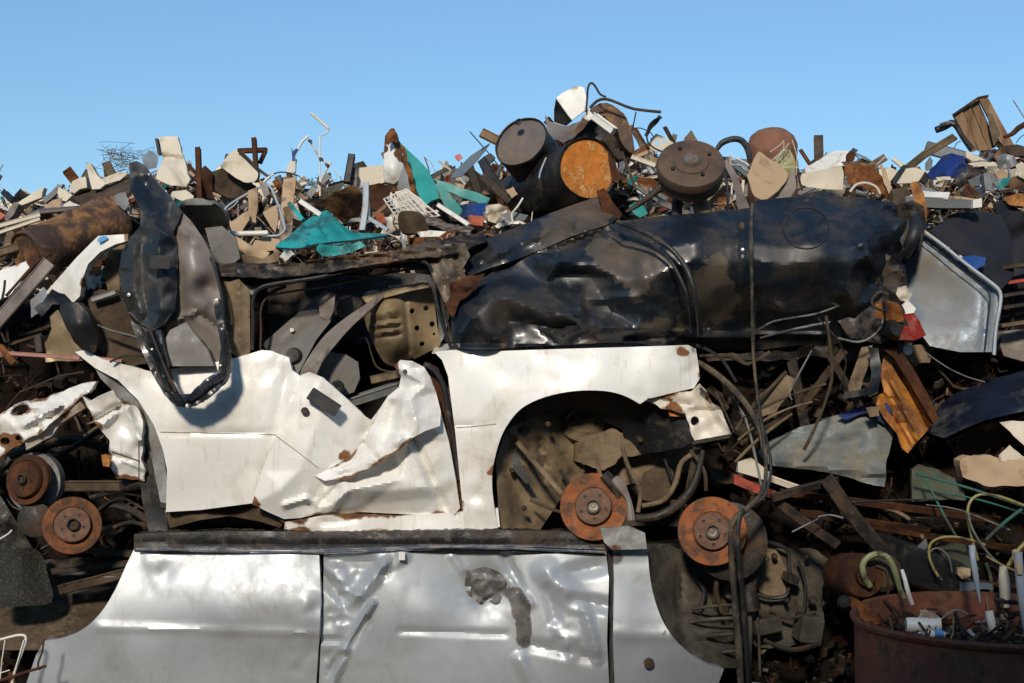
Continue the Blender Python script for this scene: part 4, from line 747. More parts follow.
ss = sheet('seat_shell', cr([(178, 212, .05), (186, 216, .0), (196, 228, -.02), (206, 244, -.02), (214, 262, -.02), (220, 284, -.02), (224, 310, -.02), (222, 332, .0), (226, 352, .02), (218, 366, .05), (196, 366, .1), (176, 358, .1), (166, 340, .06), (170, 316, .03), (172, 290, .0), (174, 262, -.02), (176, 236, .0)], 3), greylight, parent=None, res=4, lip=.02,
      anchors=[(196, 280, -.09), (190, 250, -.07), (205, 310, -.06), (190, 320, .0), (200, 350, .06)], dents=[(206, 288, 11, .06)], creases=[(180, 228, 196, 244, 4, -.03), (178, 262, 186, 330, 5, .02), (172, 322, 196, 312, 4, -.04), (196, 312, 222, 330, 5, .03)], crumple=.012, cs=30, wear=.2, th=.006, sharp=40, lc=[(190, 230, 14, .04, 9), (212, 300, 18, .04, 12)])
top(ss, 'taupe moulded seat shell leaning behind the standing black door frame', 'seat shell')
top(sheet('seat_cushion', cr([(180, 203), (198, 198), (214, 203), (224, 212), (225, 222), (216, 229), (196, 232), (184, 224)], 3), greysteel, Y=.3, res=4, anchors=[(200, 212, .18), (180, 225, .34), (222, 225, .34), (200, 230, .34)], crumple=.03, cs=26, th=.02, lip=.1), 'rounded grey metal hood crumpled behind the top of the black door frame', 'metal hood')
top(sheet('shade_flap', [(205, 228), (222, 226), (236, 238), (240, 258), (226, 270), (214, 262)], greyp, Y=.22, res=4, crumple=.03, lip=.02), 'small grey sheet standing in for the shadow between the seat shell and the tan crumpled board', 'panel')  # grey sheet painted in as the shadow falling on the tan board
top(sheet('air_duct', [(162, 345), (170, 330), (186, 322), (192, 330), (208, 350), (214, 366), (170, 366)], greyp, Y=.0, res=4, crumple=.03, lip=.1, anchors=[(180, 330, .0), (188, 345, -.05)]), 'grey plastic duct lying inside the loop of the black door frame', 'duct')
# wing skin beside it
wp = sheet('wing_skin', [(128, 234, .06), (112, 235, .06), (98, 236, .07), (88, 246, .1), (76, 258, .12), (62, 274, .14), (46, 292, .18), (44, 300, .18), (56, 302, .16), (72, 304, .14), (80, 296, .12), (82, 280, .1), (88, 264, .08), (100, 252, .06), (116, 244, .04), (128, 241, .04)], white, parent=None, res=4, lip=.06, crumple=.012, cs=40, wear=.3,
       spots=[(83, 282, 4, .4), (128, 238, 6, .3)])
top(wp, 'white curved wing panel with a blue smudge lying over the brown barrel', 'car wing')
sheet('paint_smudge', cr([(98, 238), (104, 236), (108, 238), (103, 241), (98, 242)], 3), paint_blue, Y=.05, parent=wp, res=2.5, wear=0)
# ================================================================== things right of the stack
def T(o, label, cat, group=None): return top(o, label, cat, group)
# enamel door
ed = thing('enamel_door', tuple(P(950, 355, .1)), 'cold blue grey appliance door with a white rolled rim leaning beside the black car', 'door panel')
sheet('panel', [(903, 232, .25), (916, 226, .25), (940, 243, .2), (966, 264, .15), (990, 282, .1), (1001, 293, .08), (999, 320, .06), (995, 352, .05), (960, 352, .08), (930, 346, .12), (918, 330, .15), (912, 312, .2), (906, 296, .25), (902, 262, .28)], bluegrey, parent=ed, res=4.5, lip=.03,
      creases=[(916, 234, 988, 292, 5, .02), (988, 292, 984, 348, 5, .02)], dents=[(945, 300, 25, .02), (925, 260, 20, -.02)], dusts=[(930, 285, 24, .55), (950, 300, 26, .5), (940, 335, 30, .5), (925, 258, 14, .4)], crumple=.006, cs=50, wear=.2, spots=[(978, 282, 4, .45)])
MB().tube(pts3([(916, 226, .22), (940, 243, .17), (966, 264, .12), (990, 282, .07), (1000, 292, .05), (1000, 306, .04), (996, 328, .03), (994, 355, .02)]), MP(2.7), 10, 3).build('rim', bluesteel, ed)
MB().tube(pts3([(912, 232, .21), (936, 250, .16), (962, 270, .11), (984, 288, .06), (990, 298, .05), (988, 320, .04), (985, 350, .03)]), MP(1.2), 8, 3).build('edge_bead', navy, ed)
scrap('lamp_cover', 'broken red lamp cover tucked under the black car beside the blue grey door', 'lamp cover', [(904, 314), (912, 311), (920, 322), (926, 336), (914, 341), (900, 340), (903, 328)], .0, redlamp, crumple=.03, lip=.02)
scrap('foam_chip', 'small white foam chip above the broken red lamp cover', 'foam', [(903, 305), (908, 301), (916, 308), (914, 312), (905, 314)], -.01, offwhite, crumple=.02, res=3, th=.02)
# orange corroded channel
oc = thing('metal_channel', tuple(P(908, 452, .1)), 'orange rusted ribbed metal channel hanging below the black car', 'metal channel')
sheet('channel_web', [(872, 398, .12), (884, 392, .1), (880, 372, .16), (884, 356, .2), (896, 350, .2), (912, 372, .15), (926, 400, .1), (934, 420, .08), (930, 428, .08), (916, 443, .06), (908, 453, .05), (902, 448, .05), (898, 434, .07), (884, 418, .1)], orange, parent=oc, res=3.5,
      creases=[(888, 372, 920, 444, 4, -.06), (896, 366, 928, 428, 4, .06), (880, 392, 908, 446, 4, .05), (885, 400, 898, 400, 3, .02), (888, 410, 902, 410, 3, .02), (892, 424, 906, 424, 3, .02)], crumple=.02, cs=14, wear=.4, sharp=30)
sheet('channel_flange', [(884, 350, .14), (898, 346, .1), (914, 370, .06), (930, 398, .02), (938, 418, .0), (934, 424, .0), (924, 408, .03), (908, 380, .08), (894, 358, .12)], rustdark, parent=oc, res=4, crumple=.02, lip=.05)
# blue grey dusty plastic sheet
scrap('plastic_sheet', 'large dusty pale blue plastic sheet wedged between the brake disc and the orange channel', 'plastic sheet', [(757, 452, .2), (775, 440, .2), (800, 428, .2), (836, 416, .2), (862, 408, .18), (888, 404, .18), (896, 420, .16), (890, 448, .14), (886, 468, .12), (884, 488, .1), (862, 482, .1), (838, 474, .1), (812, 470, .1), (788, 468, .12), (768, 464, .14)],
      .15, dustyclear, res=4.5, crumple=.03, cs=30, creases=[(780, 462, 884, 474, 5, -.04), (790, 452, 860, 440, 8, .02)], dusts=[(820, 466, 40, .4), (860, 474, 20, .4), (800, 460, 20, .3)], lip=.04)
scrap('blue_film', 'bit of blue film showing along the top of the dusty plastic sheet', 'plastic film', [(838, 416), (866, 404), (890, 402), (893, 414), (884, 424), (866, 412), (845, 420)], .13, bluetarp, crumple=.02)
# navy bonnet right
nb = thing('car_bonnet', tuple(P(990, 430, .3)), 'dark navy car bonnet pushed out of the heap at the right edge', 'car bonnet')
sheet('skin', [(942, 404, .3), (958, 392, .3), (990, 380, .25), (1030, 369, .2), (1110, 352, .15), (1110, 400, .0), (1040, 408, .0), (1010, 414, .02), (985, 420, .05), (965, 428, .08), (944, 438, .12), (930, 434, .2), (934, 418, .26)], navy, parent=nb, res=5, lip=.04, crumple=.008, cs=60, creases=[(958, 432, 1030, 410, 4, .015), (945, 402, 1040, 376, 4, .012)], dusts=[(1000, 400, 40, .15)], wear=.15)
sheet('underframe', [(944, 440, .15), (985, 424, .1), (1020, 418, .06), (1100, 410, .05), (1100, 440, .3), (1010, 452, .35), (960, 460, .35)], blackdirty, parent=nb, res=7, crumple=.05)
scrap('paper_sack', 'torn cream paper sack sticking out under the navy bonnet', 'paper sack', [(1000, 423), (1012, 421), (1034, 420), (1070, 424), (1070, 452), (1030, 450), (1018, 440), (1010, 432)], .0, cream, crumple=.05, cs=14)
scrap('tan_bundle', 'crumpled tan sheet bundle below the navy bonnet', 'metal sheet', [(960, 460, .1), (968, 456, .08), (990, 455, .05), (1010, 460, .03), (1040, 463, .0), (1080, 466, .0), (1080, 490, .05), (1030, 486, .03), (1004, 486, .05), (984, 486, .07), (962, 476, .1)], .05, card, crumple=.05, cs=26, lip=.08, res=4)
scrap('cream_wedge', 'small cream wedge standing between the tan bundle and the navy bonnet', 'board scrap', [(998, 456), (1010, 446), (1022, 456), (1040, 462), (1000, 460)], .04, cream, crumple=.02)
scrap('olive_sheet', 'dull olive metal sheet behind the green steel rods', 'metal sheet', [(912, 470), (920, 464), (946, 474), (962, 482), (966, 500), (940, 500), (912, 502)], .22, greend, crumple=.03, lip=.03)
# bars under the plastic sheet
bars = [((742, 466, .1), (798, 488, .1), 6, cream, 'cream wooden batten lying under the dusty plastic sheet', 'wooden_batten', 'batten'),
        ((752, 480, .05), (838, 545, .05), 9, darkmetal, 'dark angle iron running down to the right from the rusty brake disc', 'angle_iron', 'metal bar'),
        ((772, 498, .0), (838, 480, .05), 8, darkmetal, 'short dark iron bar propped under the dusty plastic sheet', 'angle_iron', 'metal bar'),
        ((826, 478, .0), (892, 560, -.02), 13, darkmetal, 'wide black iron strip slanting down to the pale green hose', 'iron_strip', 'metal bar'),
        ((780, 492, .12), (1000, 520, .2), 7, rustdark, 'long rust brown pipe crossing under the thin black rod', 'rusty_pipe', 'pipe'),
        ((770, 505, .2), (930, 530, .22), 5, rustdark, 'rust brown bar just under the long rust brown pipe', 'rusty_bar', 'metal bar'),
        ((800, 512, .15), (1040, 552, .3), 6, rustdark, 'long dark rust bar reaching the right edge behind the wire loops', 'rusty_bar', 'metal bar'),
        ((740, 444, .15), (790, 412, .2), 4, brown, 'brown stick among the roots left of the plastic sheet', 'stick', 'stick')]
for a, b, w, m, l, n, c in bars: bar(n, a, b, w, w * .6, m, .1, label=l, cat=c, roll=.4, bend=random.uniform(-3, 3))
tube('thin_rod', [(852, 502), (900, 500), (938, 500)], 1.6, blackr, -.02, label='thin black rod lying level above the wire tangle', cat='rod')
tube('bright_rod', [(792, 532), (800, 528), (816, 520), (820, 518)], 1.2, chromeish, -.05, label='short bright rod left of the bright flat strip', cat='rod')
tube('bright_strip', [(818, 517), (830, 515), (843, 518)], 1.5, chromeish, -.06, label='bright flat strip lit against the dark bars', cat='strip')
# green rods / rack
gr = thing('rod_rack', tuple(P(970, 560, .05)), 'bent green steel rod rack tangled at the right edge', 'rod rack')
for l, m, w in [([(916, 474, .1), (940, 480, .1), (975, 490, .05), (1040, 512, .0)], green, 2.0), ([(925, 478, .1), (944, 515, .05), (956, 536, .0)], green, 1.8), ([(938, 492, .1), (980, 500, .08), (1030, 515, .05)], green, 1.5), ([(926, 505, .05), (960, 510, .05), (1010, 530, .0)], greycab, 1.2), ([(986, 540, -.05), (1005, 522, -.06), (1034, 500, -.08)], green, 2.6)]:
    MB().tube(pts3(l), MP(w), 8, 3, jit=.1).build('rod', m, gr)
tube('cable', [(978, 560, -.1), (970, 530, -.12), (968, 508, -.12), (976, 496, -.12), (992, 495, -.12), (1010, 500, -.1), (1040, 512, -.1)], 2.0, yellow, -.1, label='yellowed cable bent in a hook above the drum, at the right edge', cat='cable')
tube('cable', [(968, 512, -.14), (972, 528, -.15), (984, 548, -.15), (1000, 564, -.14), (1030, 580, -.12)], 1.8, greycab, -.1, label='grey cable running down to the right behind the white tubes', cat='cable')
tube('cable', [(938, 576, -.1), (930, 560, -.1), (930, 545, -.1), (940, 538, -.12), (956, 537, -.12), (974, 541, -.12), (985, 545, -.12)], 2.0, yellow, -.1, label='yellowish cable arched over the black case', cat='cable')
tube('cable', [(942, 580, -.08), (928, 558, -.08), (936, 548, -.08), (948, 556, -.08), (952, 572, -.06)], 1.2, greycab, -.1, label='thin grey cable looping inside the yellowish arch', cat='cable')
tube('yellow_strip', [(986, 556, -.14), (1000, 564, -.15), (1018, 572, -.15)], 1.4, yellow, -.1, label='short yellow strip crossing the grey cable', cat='strip')
tube('yellow_strip', [(1008, 566, -.05), (1020, 548, -.05), (1040, 530, -.05)], 3, yellow, -.1, label='broad yellow strip rising to the right edge', cat='strip')
# case, springs, plates behind the drum
top(MB().box(P(915, 565, .1), .28, .3, .16, (8, 18, 20)).build('black_case', blackr), 'black box-shaped case behind the red drum', 'case')
scrap('olive_case', 'dull olive metal panel framed by the cable arch', 'metal panel', [(938, 548), (960, 544), (972, 548), (980, 570), (952, 572), (946, 564)], .0, greend, crumple=.02, lip=.05)
scrap('blue_bracket', 'slate blue metal bracket resting on the back rim of the drum', 'bracket', [(926, 588, .05), (942, 582, .02), (955, 574, .0), (960, 582, .0), (992, 584, -.02), (994, 589, -.02), (940, 592, .03)], .02, bluegrey, crumple=.01, lip=.04)
scrap('glass_shard', 'clouded glass shard standing behind the drum', 'glass shard', [(910, 562), (916, 548), (926, 538), (928, 546), (918, 560), (912, 566)], -.05, lens, crumple=.01, rough_edge=0)
scrap('tan_coil', 'small tan rolled strip lying right of the black case', 'rolled strip', [(958, 568), (970, 568), (971, 576), (962, 579), (958, 574)], -.04, card, crumple=.03, res=3, lip=.04)
pr = MB().lathe([(.05, 0), (.085, .0), (.095, .02), (.095, .22), (.085, .24), (.04, .24), (.04, .27), (.0001, .27)], P(842, 575, .15), (.15, -1, .1), 26).build('motor_housing', rustdark)
top(pr, 'dark round motor housing lying left of the pale green hose', 'motor')
top(MB().lathe([(.03, 0), (.07, 0), (.08, .02), (.08, .1), (.06, .12), (.0001, .12)], P(876, 572, .05), (.05, -1, .1), 24).build('round_housing', brown), 'brown round housing framed by the pale green hose', 'housing')
tube('pale_hose', [(870, 586, -.12), (864, 576, -.14), (863, 564, -.15), (870, 556, -.15), (880, 554, -.15), (889, 559, -.15), (895, 572, -.13), (899, 586, -.1), (903, 598, -.08)], 4.4, hose, -.14, label='pale green ribbed hose bent in an upside-down U', cat='hose', jit=.12)
tube('brown_hose', [(876, 566, -.08), (886, 570, -.08), (888, 582, -.08), (888, 596, -.06)], 2.2, brown, -.1, label='thin brown hose inside the bend of the pale green hose', cat='hose')
# red drum with tubes
dc = P(985, 0, -.55); dz = P(985, 617, -.55).z; DRR = .517; DAX = Vector((0, -.04, 1)).normalized()
dm = thing('drum', (dc.x, dc.y, 0), 'big open red rusted drum full of scrap at the lower right', 'drum')
prof = [(DRR * .97, -.60), (DRR, -.58), (DRR, -.42), (DRR + .012, -.40), (DRR + .012, -.38), (DRR, -.36), (DRR, -.03), (DRR + .014, -.02), (DRR + .018, -.005), (DRR + .01, .006), (DRR - .004, .0), (DRR - .01, -.03), (DRR - .012, -.5)]
drumred = M('rusted_red_steel', (.17, .045, .026), .7, .1, (.20, .085, .035), .42, 8, c3=(.035, .02, .013), bump=.5, band=.3)
MB().lathe(prof, (dc.x, dc.y, dz), DAX, 72, wob=.02, cap=False).build('wall', drumred, dm)
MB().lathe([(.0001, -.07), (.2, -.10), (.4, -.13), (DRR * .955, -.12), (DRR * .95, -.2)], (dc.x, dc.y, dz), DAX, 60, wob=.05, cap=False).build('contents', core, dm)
scrap('crumpled_foil', 'rusty crumpled flap folded over the left rim of the red drum', 'metal flap', [(846, 596), (856, 598), (866, 606), (876, 616), (884, 628), (872, 626), (858, 616), (850, 606)], -.36, rust, crumple=.04, cs=10, res=3)
top(MB().lathe([(.0001, -.02), (.02, -.018), (.028, 0), (.02, .018), (.0001, .02)], P(844, 602, -.38), (0, -1, 0), 14).build('knob', blackr), 'small dark knob on the left rim of the red drum', 'knob')
wt = [([(902, 570, -.28), (905, 580, -.3), (908, 592, -.3), (912, 604, -.28)], [2.6, 3.2, 3.4, 3.2], offwhite, 'short white tube with a brown tip beside the green hose', 1),
      ([(972, 546, -.3), (973, 560, -.32), (976, 578, -.32), (980, 602, -.3)], [5, 4.6, 4.2, 1.2], bluesteel, 'pale blue flat bar with a hole, tapering to a point in the drum', 0),
      ([(989, 611, -.34), (992, 626, -.34), (995, 641, -.3)], [6, 6.2, 6.2], offwhite, 'short cream pipe stub standing in the drum', 1),
      ([(1003, 566, -.2), (1004, 580, -.2), (1006, 606, -.18)], [5, 8, 7.5], cream, 'thick cream tube standing in the drum near its right end', 1),
      ([(1018, 552, -.4), (1020, 580, -.4), (1024, 610, -.4), (1028, 640, -.36)], [6, 6.5, 6, 5], bluesteel, 'long pale blue tube at the right edge of the drum', 1)]
for l, r_, m, lab, k in wt: tube('plastic_tube', l, r_, m, -.3, label=lab, cat='tube', n=14, group='tubes standing in the drum', jit=0.03)
tube('wood_tip', [(1015, 550, -.38), (1018, 562, -.4), (1020, 575, -.42)], [5, 6, 4], card, -.4, label='tan stick end lying against the long pale blue tube', cat='stick')
top(MB().lathe([(.0001, 0), (.028, 0), (.03, .01), (.03, .13), (.0001, .13)], P(906, 625, -.42), (1, -.1, .0), 16).build('can', offwhite), 'small white cylinder lying among the scrap in the drum', 'can')
top(MB().box(P(930, 620, -.4), .05, .07, .055, (10, 20, 10)).build('carton', card), 'small beige carton next to the white cylinder in the drum', 'carton')
tb = MB().tube(pts3([(912, 638, -.5), (925, 635, -.5), (938, 634, -.5), (945, 635, -.5)]), [MP(5, -.5), MP(6, -.5), MP(6, -.5), MP(4, -.5)], 12).build('squeezed_bottle', offwhite); top(tb, 'white and blue squeezed bottle lying in the drum', 'bottle')
MB().tube(pts3([(934, 633.6, -.503), (940, 633.8, -.503), (943, 634.5, -.503)]), [MP(6, -.5), MP(6.3, -.5), MP(5.5, -.5)], 12).build('label_band', paint_blue, tb)
for l, m, w, lab in [([(940, 620, -.3), (955, 610, -.3), (968, 614, -.3)], greysteel, 1.5, 'thin grey wire bent in the middle of the drum'), ([(968, 630, -.5), (976, 638, -.5), (984, 642, -.48)], bluesteel, 3, 'small pale blue plastic strip low in the drum'), ([(955, 612, -.36), (962, 630, -.36), (970, 640, -.4)], darkmetal, 3, 'dark rod end in the drum'),
                  ([(972, 622, -.3), (988, 622, -.3)], chromeish, 1.4, 'bright pin lying across the drum'), ([(995, 600, -.2), (1030, 604, -.2)], darkmetal, 4, 'dark bar across the back of the drum'), ([(884, 600, -.15), (900, 616, -.2), (880, 622, -.4)], rustdark, 3, 'rusty rod hooked inside the left of the drum')]:
    tube('wire_piece', l, w, m, -.4, label=lab, cat='wire', n=6)
gstrap = M('grimy_strap', (.03, .026, .02), .7, 0, (.13, .10, .06), .42, 14, bump=.5, bsc=90)
# hanging straps, roots and cables in the middle
tube('strap', [(752, 204, .0), (751, 240, -.16), (752, 290, -.12), (753, 350, -.05), (758, 400, -.06), (764, 440, -.08), (766, 470, -.1), (762, 492, -.14), (748, 508, -.18), (734, 520, -.2), (731, 545, -.2), (734, 590, -.16), (738, 640, -.14), (742, 700, -.12)], [2., 3., 2.6, 2.2, 2.0, 2.4, 2.8, 3.2, 3.6, 4.2, 4.6, 4.8, 5, 5], gstrap, -.1, label='long dark cable hanging over the black car and down past the right brake disc', cat='cable', n=10, jit=.25)
tube('cord', [(756, 300, -.1), (754, 350, -.04), (760, 410, -.07), (768, 445, -.08), (771, 470, -.1), (765, 494, -.14), (752, 506, -.17), (740, 516, -.2), (738, 545, -.21), (742, 590, -.17), (746, 640, -.15), (750, 700, -.13)], [1.2, 1.4, 1.6, 2, 2, 2.2, 2.4, 3, 3.6, 4, 4, 4], blackr, -.1, label='thinner dark cord twisted beside the long hanging cable', cat='cord', n=8, jit=.5)
tube('branch', [(698, 362, .1), (716, 374, .06), (736, 392, .02), (750, 410, .0), (760, 430, -.02), (764, 450, -.04)], [4.5, 5, 5, 4.4, 4, 4], gstrap, 0, label='thick dark hose dropping from the white car corner to the hanging cable', cat='hose')
vines = [([(826, 316, -.08), (830, 345, -.06), (832, 375, -.04), (826, 400, -.05), (814, 430, -.02), (804, 450, .0)], 2.4, brown, 'bare brown root hanging in front of the dusty plastic sheet'),
         ([(818, 318, -.05), (836, 338, -.05), (846, 360, .0), (840, 390, .05)], 1.4, darkmetal, 'thin dark wire just right of the hanging brown root'),
         ([(812, 350, .0), (800, 372, .0), (790, 392, .0), (792, 400, .0)], 1.2, greycab, 'thin pale wire falling left of the brown root'),
         ([(700, 356, .15), (730, 356, .1), (748, 364, .1), (770, 352, .1)], 3.2, brown, 'brown rod sagging under the black car near the white corner'),
         ([(742, 418, .05), (770, 404, .05), (800, 392, .08), (826, 384, .1)], 2, brown, 'brown stick rising right from the hanging cable'),
         ([(738, 440, .0), (765, 420, .05), (790, 408, .05), (812, 402, .1)], 1.8, tan, 'tan stick in the root bundle left of the plastic sheet'),
         ([(735, 462, .0), (762, 436, .02), (792, 414, .05)], 2.2, tan, 'second tan stick lower in the root bundle'),
         ([(736, 430, .1), (752, 408, .1), (786, 372, .15)], 3, brown, 'thick brown stick leaning behind the root bundle'),
         ([(732, 396, .1), (746, 420, .05), (756, 460, .0), (764, 500, .0)], 1.8, greycab, 'thin grey wire twisted along the hanging cable'),
         ([(716, 440, .05), (726, 452, .0), (740, 440, .05), (754, 420, .05)], 1.6, darkmetal, 'thin dark wire curling right of the white corner panel')]
for l, w, m, lab in vines: tube('root' if 'root' in lab or 'stick' in lab else 'wire', l, w, m, 0, label=lab, cat='stick' if 'stick' in lab or 'root' in lab or 'rod' in lab else 'wire', n=7, jit=.4)
scrap('wood_offcut', 'pointed tan board end leaning in the dark gap right of the white car', 'board', [(752, 404), (770, 386), (786, 374), (794, 378), (790, 392), (776, 412), (758, 420)], .15, tan, crumple=.02, th=.02)
scrap('mud_flap', 'grey brown leaf shaped strip hanging under the black car', 'metal strip', [(862, 348), (872, 346), (868, 366), (860, 390), (850, 398), (848, 386), (856, 364)], .1, tan, crumple=.02)
scrap('thin_plate', 'black bent door edge hanging left of the orange channel', 'metal strip', [(868, 346), (878, 348), (882, 372), (878, 392), (868, 396), (842, 398), (844, 392), (868, 388), (872, 372)], .02, blackp, crumple=.03)
scrap('clamp_shell', 'small pale metal clamp at the top of the plastic sheet', 'clamp', [(866, 408), (878, 406), (880, 416), (870, 418)], .05, tan, crumple=.03, res=3)
scrap('stacked_profile', 'cream and red window profile ends stacked below the brake disc height, right of it', 'profile', [(738, 462), (752, 458), (772, 474), (770, 482), (752, 476), (738, 472)], .0, cream, crumple=.01, lip=.04, rough_edge=0)
scrap('red_batten', 'dark red batten under the cream one', 'batten', [(734, 474), (752, 482), (778, 492), (776, 500), (748, 490), (734, 484)], .02, red, crumple=.01, lip=.04, rough_edge=0)
# navy fabric and things right of the enamel door
scrap('seat_fabric', 'dark navy fabric sagging between the white profile and the blue grey door', 'fabric', [(930, 232, .3), (948, 216, .35), (975, 210, .4), (1000, 214, .4), (1012, 240, .35), (1014, 275, .3), (1002, 290, .25), (985, 275, .2), (960, 254, .22), (940, 240, .26)], .3, navycloth, crumple=.12, cs=40, res=5)
scrap('fabric_fold', 'black fabric fold behind the navy fabric at the right edge', 'fabric', [(996, 200), (1020, 210), (1060, 230), (1060, 290), (1020, 292), (1006, 262), (998, 230)], .45, navycloth, crumple=.14, cs=30, res=6)
scrap('blue_scrap', 'bright blue plastic scrap peeping over the rim of the blue grey door', 'plastic scrap', [(960, 258), (974, 256), (986, 258), (984, 266), (976, 270), (966, 266)], .14, blue, crumple=.03)
for i, (a, b, w, m, l) in enumerate([((1000, 268, .3), (1070, 262, .3), 4, brown, 'brown slat topmost in the dark rack at the right edge'), ((1000, 284, .3), (1070, 276, .3), 3.5, red, 'red slat in the dark rack at the right edge'), ((1002, 296, .3), (1070, 288, .3), 4, darkmetal, 'black slat under the red one in the rack'),
        ((1002, 308, .3), (1070, 300, .3), 4, darkmetal, 'black slat, third below the red one'), ((1000, 326, .15), (1070, 318, .15), 4, tan, 'tan pole crossing below the black slats')]):
    bar('slat', a, b, w, 12, m, .3, label=l, cat='slat', bend=1)
scrap('light_box', 'grimy pale round-cornered box half hidden at the right edge above the bonnet', 'box', cr([(1002, 334), (1014, 330), (1050, 330), (1060, 350), (1040, 362), (1004, 356)], 2), .25, greylight, crumple=.04, lip=.2)
scrap('cardboard_flap', 'brown flap in the dark gap between the lamp cover and the navy bonnet', 'flap', [(905, 348), (920, 344), (934, 350), (930, 362), (912, 364), (904, 358)], .2, tan, crumple=.04)
tube('wire', [(925, 352, .1), (945, 366, .05), (965, 376, .05), (985, 382, .05)], .9, greycab, 0, label='thin straight wire across the gap above the navy bonnet', cat='wire', n=6)
scrap('foam_lump', 'small cream lump in the gap above the navy bonnet', 'foam', circ(908, 350, 5, 5, 9), .12, cream, crumple=.04, res=3, th=.02)
# bars leaning in the dark middle
for a, b, w, m, l, n in [((790, 352, .3), (806, 430, .3), 10, darkmetal, 'brown channel leaning in the dark under the black car', 'metal_channel'), ((845, 350, .2), (800, 410, .3), 8, brown, 'brown bar leaning under the black car, behind the hanging root', 'metal_bar'), ((830, 356, .2), (868, 420, .2), 7, darkmetal, 'dark rail left of the orange channel', 'metal_bar')]:
    bar(n, a, b, w, w * .4, m, .2, label=l, cat='metal bar', roll=.5)
# ================================================================== ground, heap core
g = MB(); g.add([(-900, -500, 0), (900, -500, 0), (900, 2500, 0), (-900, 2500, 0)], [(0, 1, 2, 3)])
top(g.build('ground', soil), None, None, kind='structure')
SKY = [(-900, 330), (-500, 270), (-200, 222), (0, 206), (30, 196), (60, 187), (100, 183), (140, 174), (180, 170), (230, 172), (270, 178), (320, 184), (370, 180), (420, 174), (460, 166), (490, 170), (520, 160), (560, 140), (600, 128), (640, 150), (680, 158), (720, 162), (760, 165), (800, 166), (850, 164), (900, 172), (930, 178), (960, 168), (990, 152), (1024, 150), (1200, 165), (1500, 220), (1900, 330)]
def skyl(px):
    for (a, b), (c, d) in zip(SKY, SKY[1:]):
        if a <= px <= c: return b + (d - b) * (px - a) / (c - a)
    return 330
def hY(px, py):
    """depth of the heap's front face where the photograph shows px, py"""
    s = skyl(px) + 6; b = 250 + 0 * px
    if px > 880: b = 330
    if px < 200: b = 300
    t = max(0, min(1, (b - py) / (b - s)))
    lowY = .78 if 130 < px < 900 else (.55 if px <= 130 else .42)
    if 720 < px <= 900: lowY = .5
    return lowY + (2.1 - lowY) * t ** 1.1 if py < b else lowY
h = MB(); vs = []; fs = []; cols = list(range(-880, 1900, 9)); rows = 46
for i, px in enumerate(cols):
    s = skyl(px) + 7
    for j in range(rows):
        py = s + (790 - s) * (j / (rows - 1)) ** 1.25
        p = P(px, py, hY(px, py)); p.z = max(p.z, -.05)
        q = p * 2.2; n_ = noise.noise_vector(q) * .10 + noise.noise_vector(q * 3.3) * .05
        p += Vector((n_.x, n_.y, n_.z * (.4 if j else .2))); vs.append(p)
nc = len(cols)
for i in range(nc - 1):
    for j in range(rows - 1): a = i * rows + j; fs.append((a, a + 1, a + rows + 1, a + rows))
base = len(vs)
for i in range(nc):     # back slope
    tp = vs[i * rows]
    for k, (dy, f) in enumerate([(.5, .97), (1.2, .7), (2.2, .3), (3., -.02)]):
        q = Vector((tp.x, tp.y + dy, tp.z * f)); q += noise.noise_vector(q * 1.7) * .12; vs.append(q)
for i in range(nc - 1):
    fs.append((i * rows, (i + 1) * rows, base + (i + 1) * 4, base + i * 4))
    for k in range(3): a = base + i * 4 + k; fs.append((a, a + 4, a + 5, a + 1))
top(h.add(vs, fs).build('scrap_heap', core, sharp=25), 'dark tangled mass of the scrap heap under the loose pieces', 'scrap heap', kind='stuff')

